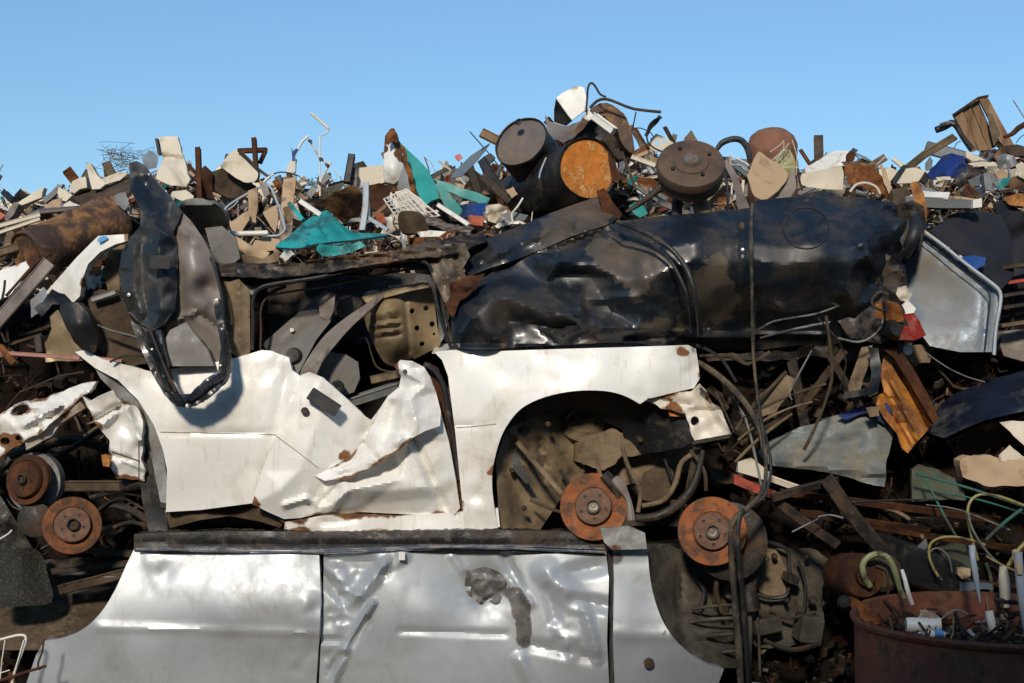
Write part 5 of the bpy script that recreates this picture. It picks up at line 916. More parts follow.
# fine uncountable bits over the heap: one object
rf_ = random.Random(11)
palT = [cream] * 6 + [card] * 5 + [tan] * 4 + [greylight] * 3 + [rust] * 4 + [rustdark] * 3 + [brown] * 4 + [greysteel] * 4 + [offwhite] * 4 + [darkmetal] * 4 + [bluegrey, teal, redorange, wood, wood, chromeish, chromeish]
palShade = [darkmetal] * 8 + [rustdark] * 6 + [brown] * 5 + [blackdirty] * 6 + [tan, greend]  # darker mix for the low bits: shade down there is put into the colour
allm = list(dict.fromkeys(palT + palShade)); fm = MB()
def bit(c, sz, mi, kind):
    e = Vector((rf_.gauss(0, 1), rf_.gauss(0, 1), rf_.gauss(0, 1))).normalized(); f = e.cross(Vector((rf_.gauss(0, 1), rf_.gauss(0, 1), rf_.gauss(0, 1)))).normalized(); n = e.cross(f)
    if kind == 0:      # bent torn plate
        L, Wd = sz * rf_.uniform(.7, 1.4), sz * rf_.uniform(.3, .8); K = 4; vs = []; fs = []; cz = rf_.uniform(-.6, .6)
        rows_ = []
        for i in range(K + 1):
            t = i / K - .5; off = n * (cz * (t * t) * L * 2 + rf_.uniform(-.05, .05) * L); w = Wd * rf_.uniform(.65, 1.15)
            rows_.append((c + e * t * L + off + f * w * .5, c + e * t * L + off * .7 + n * rf_.uniform(-.06, .06) * L, c + e * t * L + off - f * w * .5))
        th = n * .004
        for s_ in (1, -1):
            for r in rows_: vs += [q + th * s_ for q in r]
        o = 3 * (K + 1)
        for i in range(K):
            for k in range(2):
                a = i * 3 + k; fs.append((a, a + 1, a + 4, a + 3)); fs.append((o + a, o + a + 3, o + a + 4, o + a + 1))
            a = i * 3; fs.append((a, a + 3, o + a + 3, o + a)); a = i * 3 + 2; fs.append((a + 3, a, o + a, o + a + 3))
        fs.append((0, o, o + 1, 1)); fs.append((1, o + 1, o + 2, 2)); q = K * 3; fs.append((q, q + 1, o + q + 1, o + q)); fs.append((q + 1, q + 2, o + q + 2, o + q + 1))
        fm.add(vs, fs, mi)
    elif kind == 1:    # strip, bar
        fm.bar(c - e * sz, c + e * sz, sz * rf_.uniform(.06, .2), sz * rf_.uniform(.02, .12) + .003, 0, mi, bend=sz * rf_.uniform(-.25, .25))
    elif kind == 2:    # wire
        pp = [c + e * sz * 1.3 * (k / 4 - .5) * 2 + Vector((rf_.gauss(0, .2), rf_.gauss(0, .2), rf_.gauss(0, .2))) * sz for k in range(5)]
        fm.tube(pp, rf_.uniform(.0025, .006), 5, 3, mi=mi)
    else:              # chunk
        fm.box(c, sz * rf_.uniform(.4, .9), sz * rf_.uniform(.3, .7), sz * rf_.uniform(.2, .6), (rf_.uniform(0, 180), rf_.uniform(0, 180), rf_.uniform(0, 180)), mi)
def scatter(n, x0, x1, f0, f1, pal, s0, s1, sink=.02, kinds=(0, 0, 0, 1, 1, 1, 2, 3)):
    for _ in range(n):
        px = rf_.uniform(x0, x1); s = skyl(px) + 7; b = f1(px); py = s + (b - s) * rf_.random() ** 1. * 1. + f0
        Y = hY(px, py) - rf_.uniform(-.03, .12)
        sz = s0 + (s1 - s0) * rf_.random() ** 2.5
        bit(P(px, py, Y), sz * (.9 + .12 * Y), allm.index(rf_.choice(pal)), rf_.choice(kinds))
scatter(3000, -250, 1300, 0, lambda x: 300 if x < 250 else 255 if x < 900 else 260, palT, .02, .13, kinds=(0, 0, 0, 0, 1, 1, 2, 2))
scatter(170, -250, 1300, 2, lambda x: skyl(x) + 70, [cream, card, tan, wood, offwhite, greylight, greysteel, rustdark, brown, rust, bluegrey, darkmetal], .16, .38, kinds=(1, 1, 1, 2))
scatter(900, -250, 1300, -8, lambda x: skyl(x) + 30, palT, .03, .13, kinds=(0, 0, 1, 1, 2))
scatter(150, -250, 1300, 2, lambda x: skyl(x) + 60, palT + [tan, brown, greylight, barrelbrown if barrelbrown in palT else brown], .16, .34, kinds=(0, 0, 1, 1))
scatter(420, -250, 1300, 0, lambda x: 262, palT, .10, .22, kinds=(0, 1, 1, 2))
scatter(700, 700, 880, 110, lambda x: 620, palShade, .02, .12, kinds=(0, 0, 0, 1, 3))
scatter(1500, 870, 1300, 100, lambda x: 620, palShade, .025, .15)
scatter(900, -250, 170, 100, lambda x: 620, palShade, .025, .14)
for _ in range(260):
    a_ = rf_.uniform(0, 6.283); q_ = DRR * .9 * math.sqrt(rf_.random()); u1 = DAX.cross(Vector((1, 0, 0))).normalized()
    bit(dc * 1 - Vector((0, 0, dc.z - dz)) + Vector((1, 0, 0)) * q_ * math.cos(a_) + u1 * q_ * math.sin(a_) - DAX * rf_.uniform(.06, .12), rf_.uniform(.02, .07), allm.index(rf_.choice(palShade + [greysteel, offwhite, tan])), rf_.choice((0, 1, 1, 2, 3)))
top(link('scrap_fragments', fm.v, fm.f, allm, None, 35, midx=fm.m), 'countless small torn bits, strips and wires spread over the heap', 'scrap', kind='stuff')

# ================================================================== pieces on the heap, left to right
brl = thing('barrel', tuple(P(70, 240, .42)), 'scorched brown steel barrel lying on its side at the left of the heap', 'barrel')
A, B = P(27, 256, .25), P(113, 219, .6); ax = (B - A); Lb = ax.length; r0 = .113
MB().lathe([(r0 * .6, .01), (r0 * .93, .01), (r0 * .94, 0), (r0, 0), (r0 * 1.02, .01), (r0, .03), (r0, Lb * .55), (r0 * 1.04, Lb * .57), (r0 * 1.04, Lb * .59), (r0, Lb * .61), (r0 * 1.02, Lb * .93), (r0 * 1.08, Lb * .95), (r0 * 1.1, Lb), (r0 * 1.06, Lb), (r0 * 1.05, Lb * .95), (.0001, Lb * .94)], A, ax, 48, wob=.06).build('wall', barrelbrown, brl)
sheet('torn_bottom', [(26, 262), (34, 246), (40, 262), (50, 258), (46, 272), (34, 274)], rustdark, Y=.16, parent=brl, res=3, crumple=.04, cs=9)
S = scrap
S('tilted_board', 'long dark board propped behind the brown barrel at the skyline', 'board', [(70, 194, 1.3), (92, 184, 1.3), (128, 172, 1.2), (130, 192, .9), (104, 206, .8), (86, 206, .9), (70, 204, 1.0)], 1, brown, crumple=.02, th=.02)
S('cream_carton', 'cream dented carton on top of the dark board, left', 'carton', [(68, 190), (72, 182), (80, 177), (86, 176), (87, 188), (80, 190), (74, 194)], 1.15, cream, lip=.12, crumple=.04)
S('torn_funnel', 'off-white torn pointed sheet standing on the dark board', 'metal sheet', [(86, 162, 1.1), (90, 163, 1.1), (97, 175, 1.1), (106, 184, 1.08), (100, 189, 1.05), (92, 189, 1.05), (89, 178, 1.1)], 1.1, cream, lip=.05, crumple=.02, rough_edge=.3)
S('tan_scrap', 'flat tan scrap just right of the off-white cone', 'board', [(102, 178), (120, 172), (128, 172), (120, 180), (106, 184)], 1.08, cream, th=.01)
S('slate_slab', 'slate blue slab tilted among cream scraps near the left skyline', 'slab', [(42, 198), (58, 186), (64, 184), (60, 190), (46, 203)], .95, bluegrey, th=.02, lip=.03, crumple=.01)
S('cream_sheet', 'cream bent sheet left of the slate blue slab', 'metal sheet', [(18, 203), (30, 194), (44, 187), (42, 197), (32, 202), (20, 206)], 1.0, cream, lip=.05)
S('curved_trim', 'brownish curved trim with a pale edge at the far left skyline', 'trim', [(4, 220), (8, 210), (14, 202), (18, 204), (14, 214), (8, 222)], .9, greylight, lip=.08)
bar('black_bar', (4, 192, 1.1), (14, 202, 1.0), 6, 6, blackr, 1, label='short black bar sticking up at the far left skyline', cat='bar'); bar('black_rod', (12, 198, 1.0), (30, 195, 1.1), 2.4, 2.4, blackr, 1, label='thin black rod lying level beside the short black bar', cat='rod')
S('red_chip', 'reddish scrap at the left edge of the skyline', 'scrap', [(-20, 212), (0, 212), (6, 215), (0, 220), (-20, 224)], .9, redorange)
for a, b, w, m, l in [((-40, 237, .5), (40, 215, .6), 4.5, cream, 'upper of two cream battens slanting up above the barrel'), ((-40, 246, .48), (40, 219, .56), 3.6, cream, 'lower of two cream battens slanting up above the barrel'), ((14, 226, .6), (48, 222, .6), 3, card, 'short tan lath right of the two cream battens'), ((-30, 262, .3), (22, 246, .3), 8, tan, 'tan grimy board under the two cream battens'),
                      ((40, 212, .6), (82, 208, .7), 5, greylight, 'flat greyish ledge strip above the middle of the barrel')]: bar('batten', a, b, w, w * 1.2, m, .5, label=l, cat='batten')
S('white_card', 'white triangular card above the right half of the barrel', 'card', [(64, 204), (70, 201), (82, 206), (74, 209), (62, 208)], .7, offwhite)
S('yellow_board', 'yellowish board scrap behind the greyish ledge strip', 'board', [(44, 208), (52, 200), (62, 198), (60, 208)], .85, card)
S('cream_box_end', 'cream box end with a brown flap left of the dark board', 'box', [(58, 188), (66, 190), (72, 196), (66, 202), (60, 200), (58, 194)], .9, cream, lip=.06)
tm = MB()
for k in range(26):
    c_ = P(rf_.uniform(112, 142), rf_.uniform(152, 168), 1.3); tm.tube([c_ + Vector((rf_.gauss(0, .05), rf_.gauss(0, .05), rf_.gauss(0, .03))) for _ in range(5)], .0016, 4, 3)
top(tm.build('wire_mesh', greycab), 'wispy ball of thin wire against the sky above the dark board', 'wire')
S('blue_grey_corner', 'blue grey sheet corner poking up beside the folded cream sheet', 'metal sheet', [(142, 158), (150, 150), (158, 156), (156, 168), (146, 170)], 1.2, bluegrey)
S('folded_sheet', 'tall cream folded sheet with a dark left edge, standing behind the black frame', 'metal sheet', [(159, 138, 1.1), (168, 136, 1.1), (178, 137, 1.1), (181, 150, 1.05), (184, 162, .95), (190, 180, .85), (186, 187, .9), (172, 186, .9), (156, 178, .95), (158, 168, 1.0), (163, 158, 1.1)], 1.0, cream, creases=[(160, 158, 183, 160, 5, .06), (170, 162, 184, 184, 5, -.04)], lip=.03, res=3)
bar('dark_edge', (157, 139, 1.1), (160, 155, 1.1), 2.6, 8, blackr, 1.1, label='dark strip along the left edge of the tall folded cream sheet', cat='strip')
S('cream_ledge', 'cream strip lying at the foot of the tall folded sheet', 'strip', [(172, 192), (186, 190), (194, 196), (192, 202), (180, 200), (170, 196)], .7, cream)
S('pale_card', 'pale blue card right of the top of the barrel', 'card', [(114, 196), (126, 191), (130, 206), (124, 210), (116, 204)], .5, bluegrey)
bar('iron_post', (198, 148, .9), (200, 200, .8), 5.4, 6, rustdark, .85, label='dark rusty iron post standing left of the brown scrap column', cat='post')
bar('iron_post', (254, 138, .9), (257, 182, .85), 5, 5, rustdark, .85, label='dark iron post with a crossbar, standing behind the hanging cream sheet', cat='post')
S('brown_column', 'dark red-brown crumpled sheet column right of the rusty iron post', 'metal sheet', [(200, 170), (206, 166), (212, 172), (213, 194), (206, 200), (198, 192)], .86, rustdark, crumple=.06, cs=10)
MB().bar(P(238, 151, 1.), P(267, 150, 1.), MP(5, 1), MP(5, 1)).bar(P(266, 150, 1.), P(260, 163, .95), MP(4, 1), MP(4, 1)).build('t', rustdark); o = bpy.data.objects['t']; o.name = 'iron_crossbar'; top(o, 'dark iron crossbar with a short hanging leg at the skyline', 'bar')
S('dark_tarp', 'dark brown crumple of sheet below the hanging cream sheet', 'metal sheet', [(212, 172), (226, 168), (240, 178), (256, 186), (250, 196), (228, 198), (212, 190)], .9, brown, crumple=.1, cs=14)
S('hanging_sheet', 'cream-grey curved sheet with a brown edge hanging below the crossbar', 'metal sheet', cr([(222, 164), (232, 152), (240, 150), (250, 160), (257, 172), (256, 181), (244, 181), (231, 174)], 3), .84, cream, crumple=.02, th=.012)
tube('sheet_rim', [(238, 150, .82), (246, 157, .82), (257, 168, .82), (270, 178, .8)], 2.2, brown, .82, label='brown rim strip along the top of the hanging sheet', cat='strip')
tube('chrome_frame', [(262, 186, .6), (240, 198, .56), (227, 207, .52), (225, 213, .5), (230, 222, .48), (236, 234, .45), (256, 235, .45), (276, 236, .45), (284, 231, .46), (284, 224, .48), (277, 202, .55), (271, 188, .6), (266, 184, .62)], 1.9, bluesteel, .5, label='bent pale tubular chair frame lying on tan boards', cat='chair frame', n=10, jit=.02)
tube('white_pipe', [(232, 234, .38), (250, 233.5, .38), (268, 233, .38)], 4, offwhite, .4, label='thick short white pipe under the tubular chair frame', cat='pipe', n=12, jit=.03)
S('beige_board', 'upright narrow beige board behind the tubular chair frame', 'board', [(248, 190), (257, 187), (258, 204), (256, 222), (249, 220), (248, 204)], .5, card, th=.012, crumple=.015)
S('beige_board', 'beige flap bent left of the upright narrow board', 'board', [(229, 222), (238, 216), (248, 211), (250, 220), (242, 231), (234, 233)], .46, card, crumple=.03)
S('beige_board', 'beige shield-shaped board right inside the tubular chair frame', 'board', [(263, 212), (277, 205), (278, 222), (276, 232), (270, 226)], .5, card, crumple=.015, th=.012)
S('beige_board', 'brownish square board right of the tubular chair frame', 'board', [(283, 208), (292, 206), (293, 222), (285, 224)], .6, tan)
S('grey_cloth', 'grey-cream strip drooping over the chair frame top', 'strip', [(259, 180), (266, 182), (270, 194), (266, 197), (261, 190)], .55, greylight)
tube('white_stick', [(263, 183, .7), (268, 178, .7), (274, 174, .7)], 1.6, offwhite, .7, label='short white stick above the chair frame', cat='stick')
S('crumpled_board', 'big crumpled tan board between the seat shell and the teal crumpled plastic', 'board', [(216, 231), (228, 234), (244, 241), (258, 248), (270, 252), (266, 260), (250, 262), (234, 262), (226, 256), (222, 244)], .35, card, crumple=.06, cs=16, res=3)
S('crumpled_board', 'smaller brown crumpled board in front of the tan one', 'board', [(226, 256), (244, 254), (262, 258), (280, 252), (278, 262), (250, 266), (228, 264)], .25, tan, crumple=.07, cs=12, res=3)
S('gold_board', 'golden tan board scrap under the white pipe', 'board', [(254, 240), (266, 237), (280, 240), (276, 250), (262, 252), (252, 247)], .4, card, crumple=.05, cs=12)
# teal crumple
tl = thing('teal_cover', tuple(P(325, 255, .3)), 'crumpled teal plastic cover lying on the rail above the window opening', 'plastic cover')
sheet('shell', [(275, 246, .2), (286, 238, .28), (298, 228, .35), (304, 222, .4), (316, 214, .45), (327, 210, .45), (336, 218, .42), (344, 226, .4), (354, 233, .35), (372, 233, .3), (388, 234, .3), (384, 238, .22), (360, 240, .18), (340, 244, .16), (318, 243, .16), (300, 248, .16), (284, 250, .17)], tealp, parent=tl, res=3, crumple=.05, cs=14,
      creases=[(302, 224, 306, 244, 3, -.05), (316, 216, 328, 240, 4, .05), (327, 212, 350, 236, 4, -.04), (300, 232, 318, 222, 3, .03)], wear=.05, sharp=28)
sheet('lower_flange', [(318, 244), (340, 246), (360, 241), (366, 246), (352, 252), (330, 257), (322, 256), (316, 250)], tealp, Y=.13, parent=tl, res=3, crumple=.04, cs=12, wear=.05)
MB().tube(pts3([(276, 248, .14), (300, 249, .12), (325, 243.5, .12), (352, 241, .13), (388, 236, .2)]), MP(1.4), 6, 3).build('edge_lip', blackr, tl)
bar('teal_strip', (289, 203, .5), (303, 220, .42), 4, 3, tealp, .45, label='small teal strip left of the white stick', cat='strip')
bar('white_bar', (300, 201, .5), (321, 215, .45), 5, 4, offwhite, .45, label='short white bar above the teal crumpled cover', cat='bar')
S('curved_tile', 'brown rusty half-pipe sheet lying behind the teal cover', 'metal sheet', cr([(312, 207), (322, 200), (340, 190), (354, 186), (362, 196), (360, 210), (350, 218), (342, 222), (334, 214), (324, 208)], 2), .62, barrelbrown, anchors=[(330, 200, .55), (350, 195, .5), (348, 214, .62), (318, 206, .66)], lip=.03)
# antenna
an = thing('antenna', tuple(P(320, 190, 1.0)), 'spindly white bent antenna sticking up into the sky', 'antenna')
MB().tube(pts3([(311, 113, 1.), (329, 129, 1.)]), MP(2.2, 1), 8, 1).tube(pts3([(329, 129, 1.), (327, 133, 1.), (320, 136, 1.), (320, 160, 1.), (320, 196, 1.)]), MP(1.4, 1), 6, 1).build('mast', offwhite, an)
MB().tube(pts3([(308, 136, 1.), (302, 142, 1.), (297, 151, 1.)]), MP(2, 1), 8, 2).tube(pts3([(309, 139, 1.), (316, 152, 1.), (322, 160, 1.), (330, 164, 1.)]), MP(1.5, 1), 6, 2).tube(pts3([(331, 162, 1.), (322, 178, 1.), (317, 192, 1.)]), MP(1.8, 1), 6, 2).tube(pts3([(330, 164, 1.), (342, 180, 1.)]), MP(.5, 1), 6, 1).build('dipole', offwhite, an)
for x, y in ((310, 141), (321, 159), (327, 165)): MB().box(P(x, y, .99), MP(3.6, 1), .02, MP(2.8, 1), (0, 20, 0)).build('clamp', blackr, an)
sheet('insulator', [(291, 147), (293, 151), (297, 148), (297, 152), (295, 155), (295, 160), (292, 160), (292, 153)], blue, Y=.98, parent=an, res=2.5, th=.01, wear=0)
S('pale_tube', 'pale torn plastic sleeve under the blue clip', 'sleeve', [(288, 165), (292, 158), (296, 158), (295, 172), (290, 175), (286, 174)], .98, offwhite, lip=.03)
bar('wood_post', (289, 174, .95), (290, 198, .9), 4.5, 5, brown, .9, label='short brown post under the pale sleeve', cat='post')
tube('wire', [(280, 172, .9), (295, 174, .9), (310, 184, .9), (318, 188, .9)], .8, greycab, .9, label='thin arched wire left of the antenna mast', cat='wire', n=6); tube('wire', [(268, 176, .9), (282, 172, .85), (298, 176, .9)], 1, darkmetal, .9, label='dark wire crossing the brown post', cat='wire', n=6)
bar('bent_rail', (318, 182, .9), (328, 192, .9), 3, 3, darkmetal, .9, label='dark short rail at the foot of the antenna', cat='rail')
bar('black_post', (352, 155, .8), (347, 183, .75), 7, 7, blackr, .8, label='black flat post with a red tip leaning left of the cream panel', cat='post')
tube('rail_arm', [(328, 186, .8), (336, 183, .8), (346, 181, .8)], 1.6, navy, .8, label='dark blue thin arm reaching to the black post', cat='arm', n=6)
S('green_scrap', 'flat yellow green scrap behind the brown half-pipe sheet', 'scrap', [(320, 190), (334, 184), (344, 183), (342, 190), (330, 194)], .85, greend)
S('cream_sheet', 'cream flat panel between the black post and the white rusty can', 'panel', [(356, 168), (372, 166), (384, 165), (386, 182), (372, 186), (358, 186)], .85, cream, crumple=.008, th=.012)
S('grey_edge', 'brown grey edge board left of the cream panel', 'board', [(349, 170), (355, 166), (358, 172), (356, 188), (350, 188)], .8, greylight)
# white rusty can
cn = thing('rusty_can', tuple(P(394, 186, .8)), 'tall torn white can with rust eaten top, standing right of the cream panel', 'can')
sheet('wall', [(383, 178, .8), (384, 150, .85), (385, 136, .9), (390, 129, .9), (394, 128, .9), (397, 134, .86), (399, 144, .84), (403, 158, .82), (404, 166, .8), (401, 178, .8), (394, 184, .78), (386, 182, .8)], offwhite, parent=cn, res=2.6, th=.006, anchors=[(393, 165, .70), (394, 178, .70), (392, 145, .78)], crumple=.02, cs=12, lip=.1,
      spots=[(391, 136, 8, .7), (396, 150, 6, .45), (400, 158, 6, .5), (386, 150, 3, .5)], dusts=[(392, 180, 9, .6)], wear=.4)
sheet('rusted_rim', [(386, 136), (391, 128), (396, 132), (397, 143), (392, 140), (388, 146)], rust, Y=.76, parent=cn, res=2.4, crumple=.05, cs=7)
S('teal_sheet', 'big pointed teal sheet standing on its corner beside the white can', 'metal sheet', [(400, 142, .9), (410, 152, .86), (420, 161, .82), (430, 172, .78), (435, 184, .74), (440, 198, .7), (432, 200, .7), (425, 206, .68), (418, 194, .72), (412, 178, .78), (406, 160, .84)], .8, teal, crumple=.02, cs=26, th=.008, rough_edge=.5)
S('rust_strip', 'ragged rusty strip along the left edge of the pointed teal sheet', 'strip', [(401, 146), (404, 148), (412, 176), (418, 194), (424, 204), (420, 206), (412, 194), (405, 172)], .72, rust, crumple=.05, cs=7, res=2.6, rough_edge=1.6)
S('silver_flap', 'light grey curved sheet between the can and the teal sheet', 'metal sheet', [(400, 170), (406, 164), (410, 178), (414, 192), (404, 190), (398, 186)], .74, bluegrey, crumple=.03)
S('teal_board', 'narrow teal board leaning right below the pointed teal sheet', 'board', [(434, 182), (444, 184), (452, 196), (462, 210), (458, 216), (450, 214), (442, 200)], .62, teal, crumple=.006, th=.012)
S('teal_board', 'long flat teal board running right towards the barrels', 'board', [(436, 180), (452, 184), (472, 191), (490, 198), (488, 204), (478, 204), (458, 196), (440, 188)], .75, teal, crumple=.01, th=.012, lip=.03)
S('steel_blade', 'blue grey pointed blade of sheet metal rising left of the barrels', 'metal blade', [(490, 143, 1.0), (484, 152, .95), (472, 166, .85), (462, 176, .8), (450, 178, .8), (456, 170, .85), (470, 156, .95)], .9, bluegrey, crumple=.01, rough_edge=0)
S('red_cup', 'red scrap among bits left of the steel blade', 'scrap', [(454, 156), (460, 153), (463, 158), (458, 162)], 1.1, redmark, res=3)
S('maroon_board', 'dull red curved sheet behind the blue-white upright', 'metal sheet', [(368, 186), (380, 183), (392, 188), (388, 200), (378, 212), (370, 208)], .68, rustdark, crumple=.05)
bar('pale_upright', (366, 183, .45), (362, 231, .35), 6, 5, bluesteel, .4, label='pale blue metal upright in front of the cream panel', cat='upright', bend=1.5); bar('pale_strip', (367, 217, .4), (388, 230, .35), 4, 3, bluesteel, .4, label='pale blue strip slanting right from the foot of the upright', cat='strip')
bar('ochre_batten', (370, 219, .45), (387, 205, .5), 4, 4, wood, .5, label='ochre batten crossing behind the pale blue strip', cat='batten')
for x, y, l, m in ((380, 218, 'rust red', redorange), (388, 222, 'white', offwhite)): S('scrap_piece', l + ' small scrap right of the pale blue upright', 'scrap', [(x - 5, y - 5), (x + 4, y - 6), (x + 5, y + 5), (x - 4, y + 6)], .42, m, res=3, crumple=.05, cs=8)
# wire basket
bk = MB(); 
for k in range(8):
    t = k / 7; bk.tube(pts3([(384 + 22 * t, 199 - 10 * t, .45), (397 + 42 * t, 219 - 3 * t, .3)]), MP(.8), 5, 1)
for k in range(7):
    t = k / 6; bk.tube(pts3([(384 + 13 * t, 199 + 20 * t, .45 - .15 * t), (406 + 33 * t, 189 + 27 * t, .45 - .15 * t)]), MP(.8), 5, 1)
bk.tube(pts3([(384, 199, .45), (406, 189, .45), (440, 216, .3), (397, 219, .3)]), MP(1.4), 6, 1, True)
top(bk.build('wire_basket', offwhite), 'cream wire basket lying below the pointed teal sheet', 'basket')
S('basket_panel', 'curved cream sheet behind the wire basket', 'metal sheet', [(394, 192), (408, 188), (422, 200), (436, 214), (424, 220), (404, 214)], .48, cream, crumple=.03, spots=[(430, 211, 5, .5)])
S('brown_bowl', 'dark brown dented hood in front of the wire basket', 'hood', cr([(399, 214), (408, 210), (424, 214), (430, 224), (426, 234), (410, 234), (400, 230)], 3), .28, brown, anchors=[(414, 220, .2), (400, 228, .34), (426, 230, .34)], lip=.06)
S('ribbed_strip', 'grey ribbed flat strip running right from the brown hood', 'strip', [(424, 215), (436, 219), (456, 225), (474, 229), (470, 234), (446, 230), (428, 226)], .24, greylight, creases=[(426, 219, 472, 231, 2, .02), (426, 222, 460, 230, 2, -.02)], res=2.5, crumple=.008)
bar('white_rail', (438, 205, .4), (469, 225, .3), 4.5, 4, offwhite, .35, label='white rail slanting down towards the blue box', cat='rail')
S('pale_mound', 'pale strip at the right foot of the ribbed strip', 'strip', [(416, 232), (430, 229), (446, 231), (440, 236), (420, 237)], .15, offwhite, crumple=.02)
top(MB().box(P(475, 211, .5), MP(22, .5), .12, MP(15, .5), (6, -4, 12)).build('blue_box', blue), 'small bright blue box right of the teal boards', 'box')
top(MB().box(P(475, 221, .42), MP(14, .5), .1, MP(10, .5), (6, 5, 8)).build('orange_box', redorange), 'small red orange box under the blue one', 'box')
S('foam_block', 'crumbly cream foam block right of the blue box', 'foam', [(485, 206), (500, 203), (508, 208), (505, 218), (498, 224), (488, 221)], .42, cream, crumple=.08, cs=7, res=2.6, th=.03)
tube('white_hook', [(513, 223, .3), (512, 214, .3), (518, 206, .3), (523, 198, .3)], 1.5, offwhite, .3, label='white hooked wire in front of the black barrel', cat='wire')
S('blue_white_strip', 'pale blue strip lying just right of the foam block', 'strip', [(500, 215), (514, 212), (528, 214), (524, 220), (508, 222)], .35, bluegrey)
tube('white_band', [(546, 158, .75), (541, 170, .7), (539, 178, .66)], 1.4, bluesteel, .7, label='thin pale strap between the two barrels', cat='strap')
# barrels
def barrel(name, label, c, Y, r, ax, L, capm, wallm, ribs=True):
    t = thing(name, tuple(P(c[0], c[1] + 30, Y + .2)), label, 'barrel'); ax = Vector(ax).normalized(); C0 = P(c[0], c[1], Y); r = MP(r, Y)
    pr = [(r * .955, -.004), (r * .965, .008), (r, .01), (r * 1.015, .0), (r * 1.01, -.012), (r * .99, -.02)]
    if ribs: pr += [(r * .985, -L * .32), (r * 1.02, -L * .34), (r * .985, -L * .36), (r * .985, -L * .65), (r * 1.02, -L * .67), (r * .985, -L * .69)]
    pr += [(r * .985, -L + .02), (r * 1.01, -L), (r * .9, -L), (.0001, -L + .01)]
    MB().lathe(pr, C0, ax, 52, wob=.03, cap=False).build('wall', wallm, t)
    MB().lathe([(r * .957, -.006), (r * .93, -.012), (r * .9, -.006), (r * .55, -.004), (r * .3, -.009), (.0001, -.007)], C0, ax, 52, wob=.03).build('lid', capm, t)
    return t, C0, ax, r
bA, cA, aA, rA = barrel('barrel', 'dark grimy barrel with a grey brown lid tilted skyward, left of the orange-lidded one', (521, 142), .95, 28.5, (-.42, -.80, .42), .85, M('grimy_lid', (.13, .115, .105), .5, .2, (.2, .14, .1), .4, 8, bump=.3, band=.3, dust=(.35, .3, .22)), blackdirty)
MB().lathe([(.016, 0), (.02, .008), (.012, .01), (.01, .003), (.0001, .003)], cA + Vector((-.01, -.03, .09)), aA, 14).build('bung', blackr, bA)
bB, cB, aB, rB = barrel('barrel', 'black barrel lying on its side with a bright orange rusted lid', (587.5, 168), .62, 31.5, (.34, -.93, .04), .9, rustbright, blackdirty)
bar('black_profile', (482, 160, .8), (504, 196, .7), 9, 7, blackr, .75, label='black square profile leaning against the dark barrel', cat='profile', roll=.3); bar('grey_profile', (484, 176, .6), (512, 202, .5), 10, 9, darkmetal, .6, label='grey square tube end with an ochre mouth left of the black barrel', cat='tube', roll=.2)
S('ochre_end', 'ochre foam plug in the end of the grey square tube', 'plug', [(506, 190), (513, 186), (518, 194), (512, 199)], .47, card, res=3)
S('fender_arc', 'black arched strip left of the dark barrel', 'strip', [(480, 166), (484, 157), (491, 153), (495, 158), (489, 164), (485, 176)], .85, blackr, lip=.04)
# white box, brown sheet, curved guard
wb = thing('dented_box', tuple(P(572, 122, .9)), 'white dented box with a brown open side on top of the two barrels', 'box')
sheet('front', [(556, 98, .8), (562, 93, .8), (578, 85, .8), (584, 88, .8), (586, 96, .78), (588, 108, .76), (580, 114, .76), (572, 120, .76), (568, 115, .77)], offwhite, parent=wb, res=3, crumple=.02, cs=16, lip=.02, wear=.15)
sheet('side', [(556, 98, .8), (568, 115, .77), (572, 121, .8), (566, 126, .86), (554, 122, .98), (554, 110, .98)], brown, parent=wb, res=3, crumple=.03, cs=10)  # side face in a darker brown than the front
S('brown_flap', 'grey brown bent flap hanging below the white dented box', 'flap', [(545, 116, .9), (550, 122, .86), (566, 126, .82), (578, 122, .78), (586, 118, .76), (582, 128, .7), (572, 138, .66), (562, 142, .68), (552, 138, .8), (546, 130, .86)], .8, greylight, crumple=.04, cs=16, res=3)
S('guard', 'brown curved guard arching over the rusty barrel', 'guard', cr([(582, 118, .7), (594, 106, .7), (606, 103, .7), (618, 108, .68), (628, 122, .64), (634, 140, .6), (632, 154, .58), (624, 146, .6), (616, 128, .64), (604, 116, .66), (592, 120, .68), (580, 132, .7), (572, 138, .7)], 2), .7, barrelbrown, lip=.16, crumple=.02, th=.008)
S('guard', 'black inner guard just above the orange lid', 'guard', [(566, 138), (580, 128), (596, 122), (612, 126), (624, 140), (628, 156), (618, 160), (604, 146), (588, 140), (572, 142)], .74, blackdirty, crumple=.04, lip=.1)
bar('white_pipe_end', (594, 116, .56), (614, 131, .5), 8, 8, offwhite, .5, label='pinkish white broken pipe on top of the black guard', cat='pipe', roll=.4)
S('white_chip', 'small white chip right of the white dented box', 'chip', [(582, 116), (590, 108), (592, 114), (596, 116), (588, 120)], .62, offwhite, res=3)
tube('bent_tube', [(586, 112, .6), (587, 100, .6), (588, 88, .6), (591, 83, .6), (595, 86, .6), (600, 94, .6), (606, 97, .6)], 1.5, darkmetal, .6, label='bent dark tube hooked above the white dented box', cat='tube')
tube('bent_tube', [(590, 108, .6), (597, 101, .6), (606, 99, .6), (618, 103, .58), (634, 109, .56), (661, 112, .54)], 2.2, darkmetal, .56, label='long grey tube reaching right into the sky', cat='tube', smooth=2)
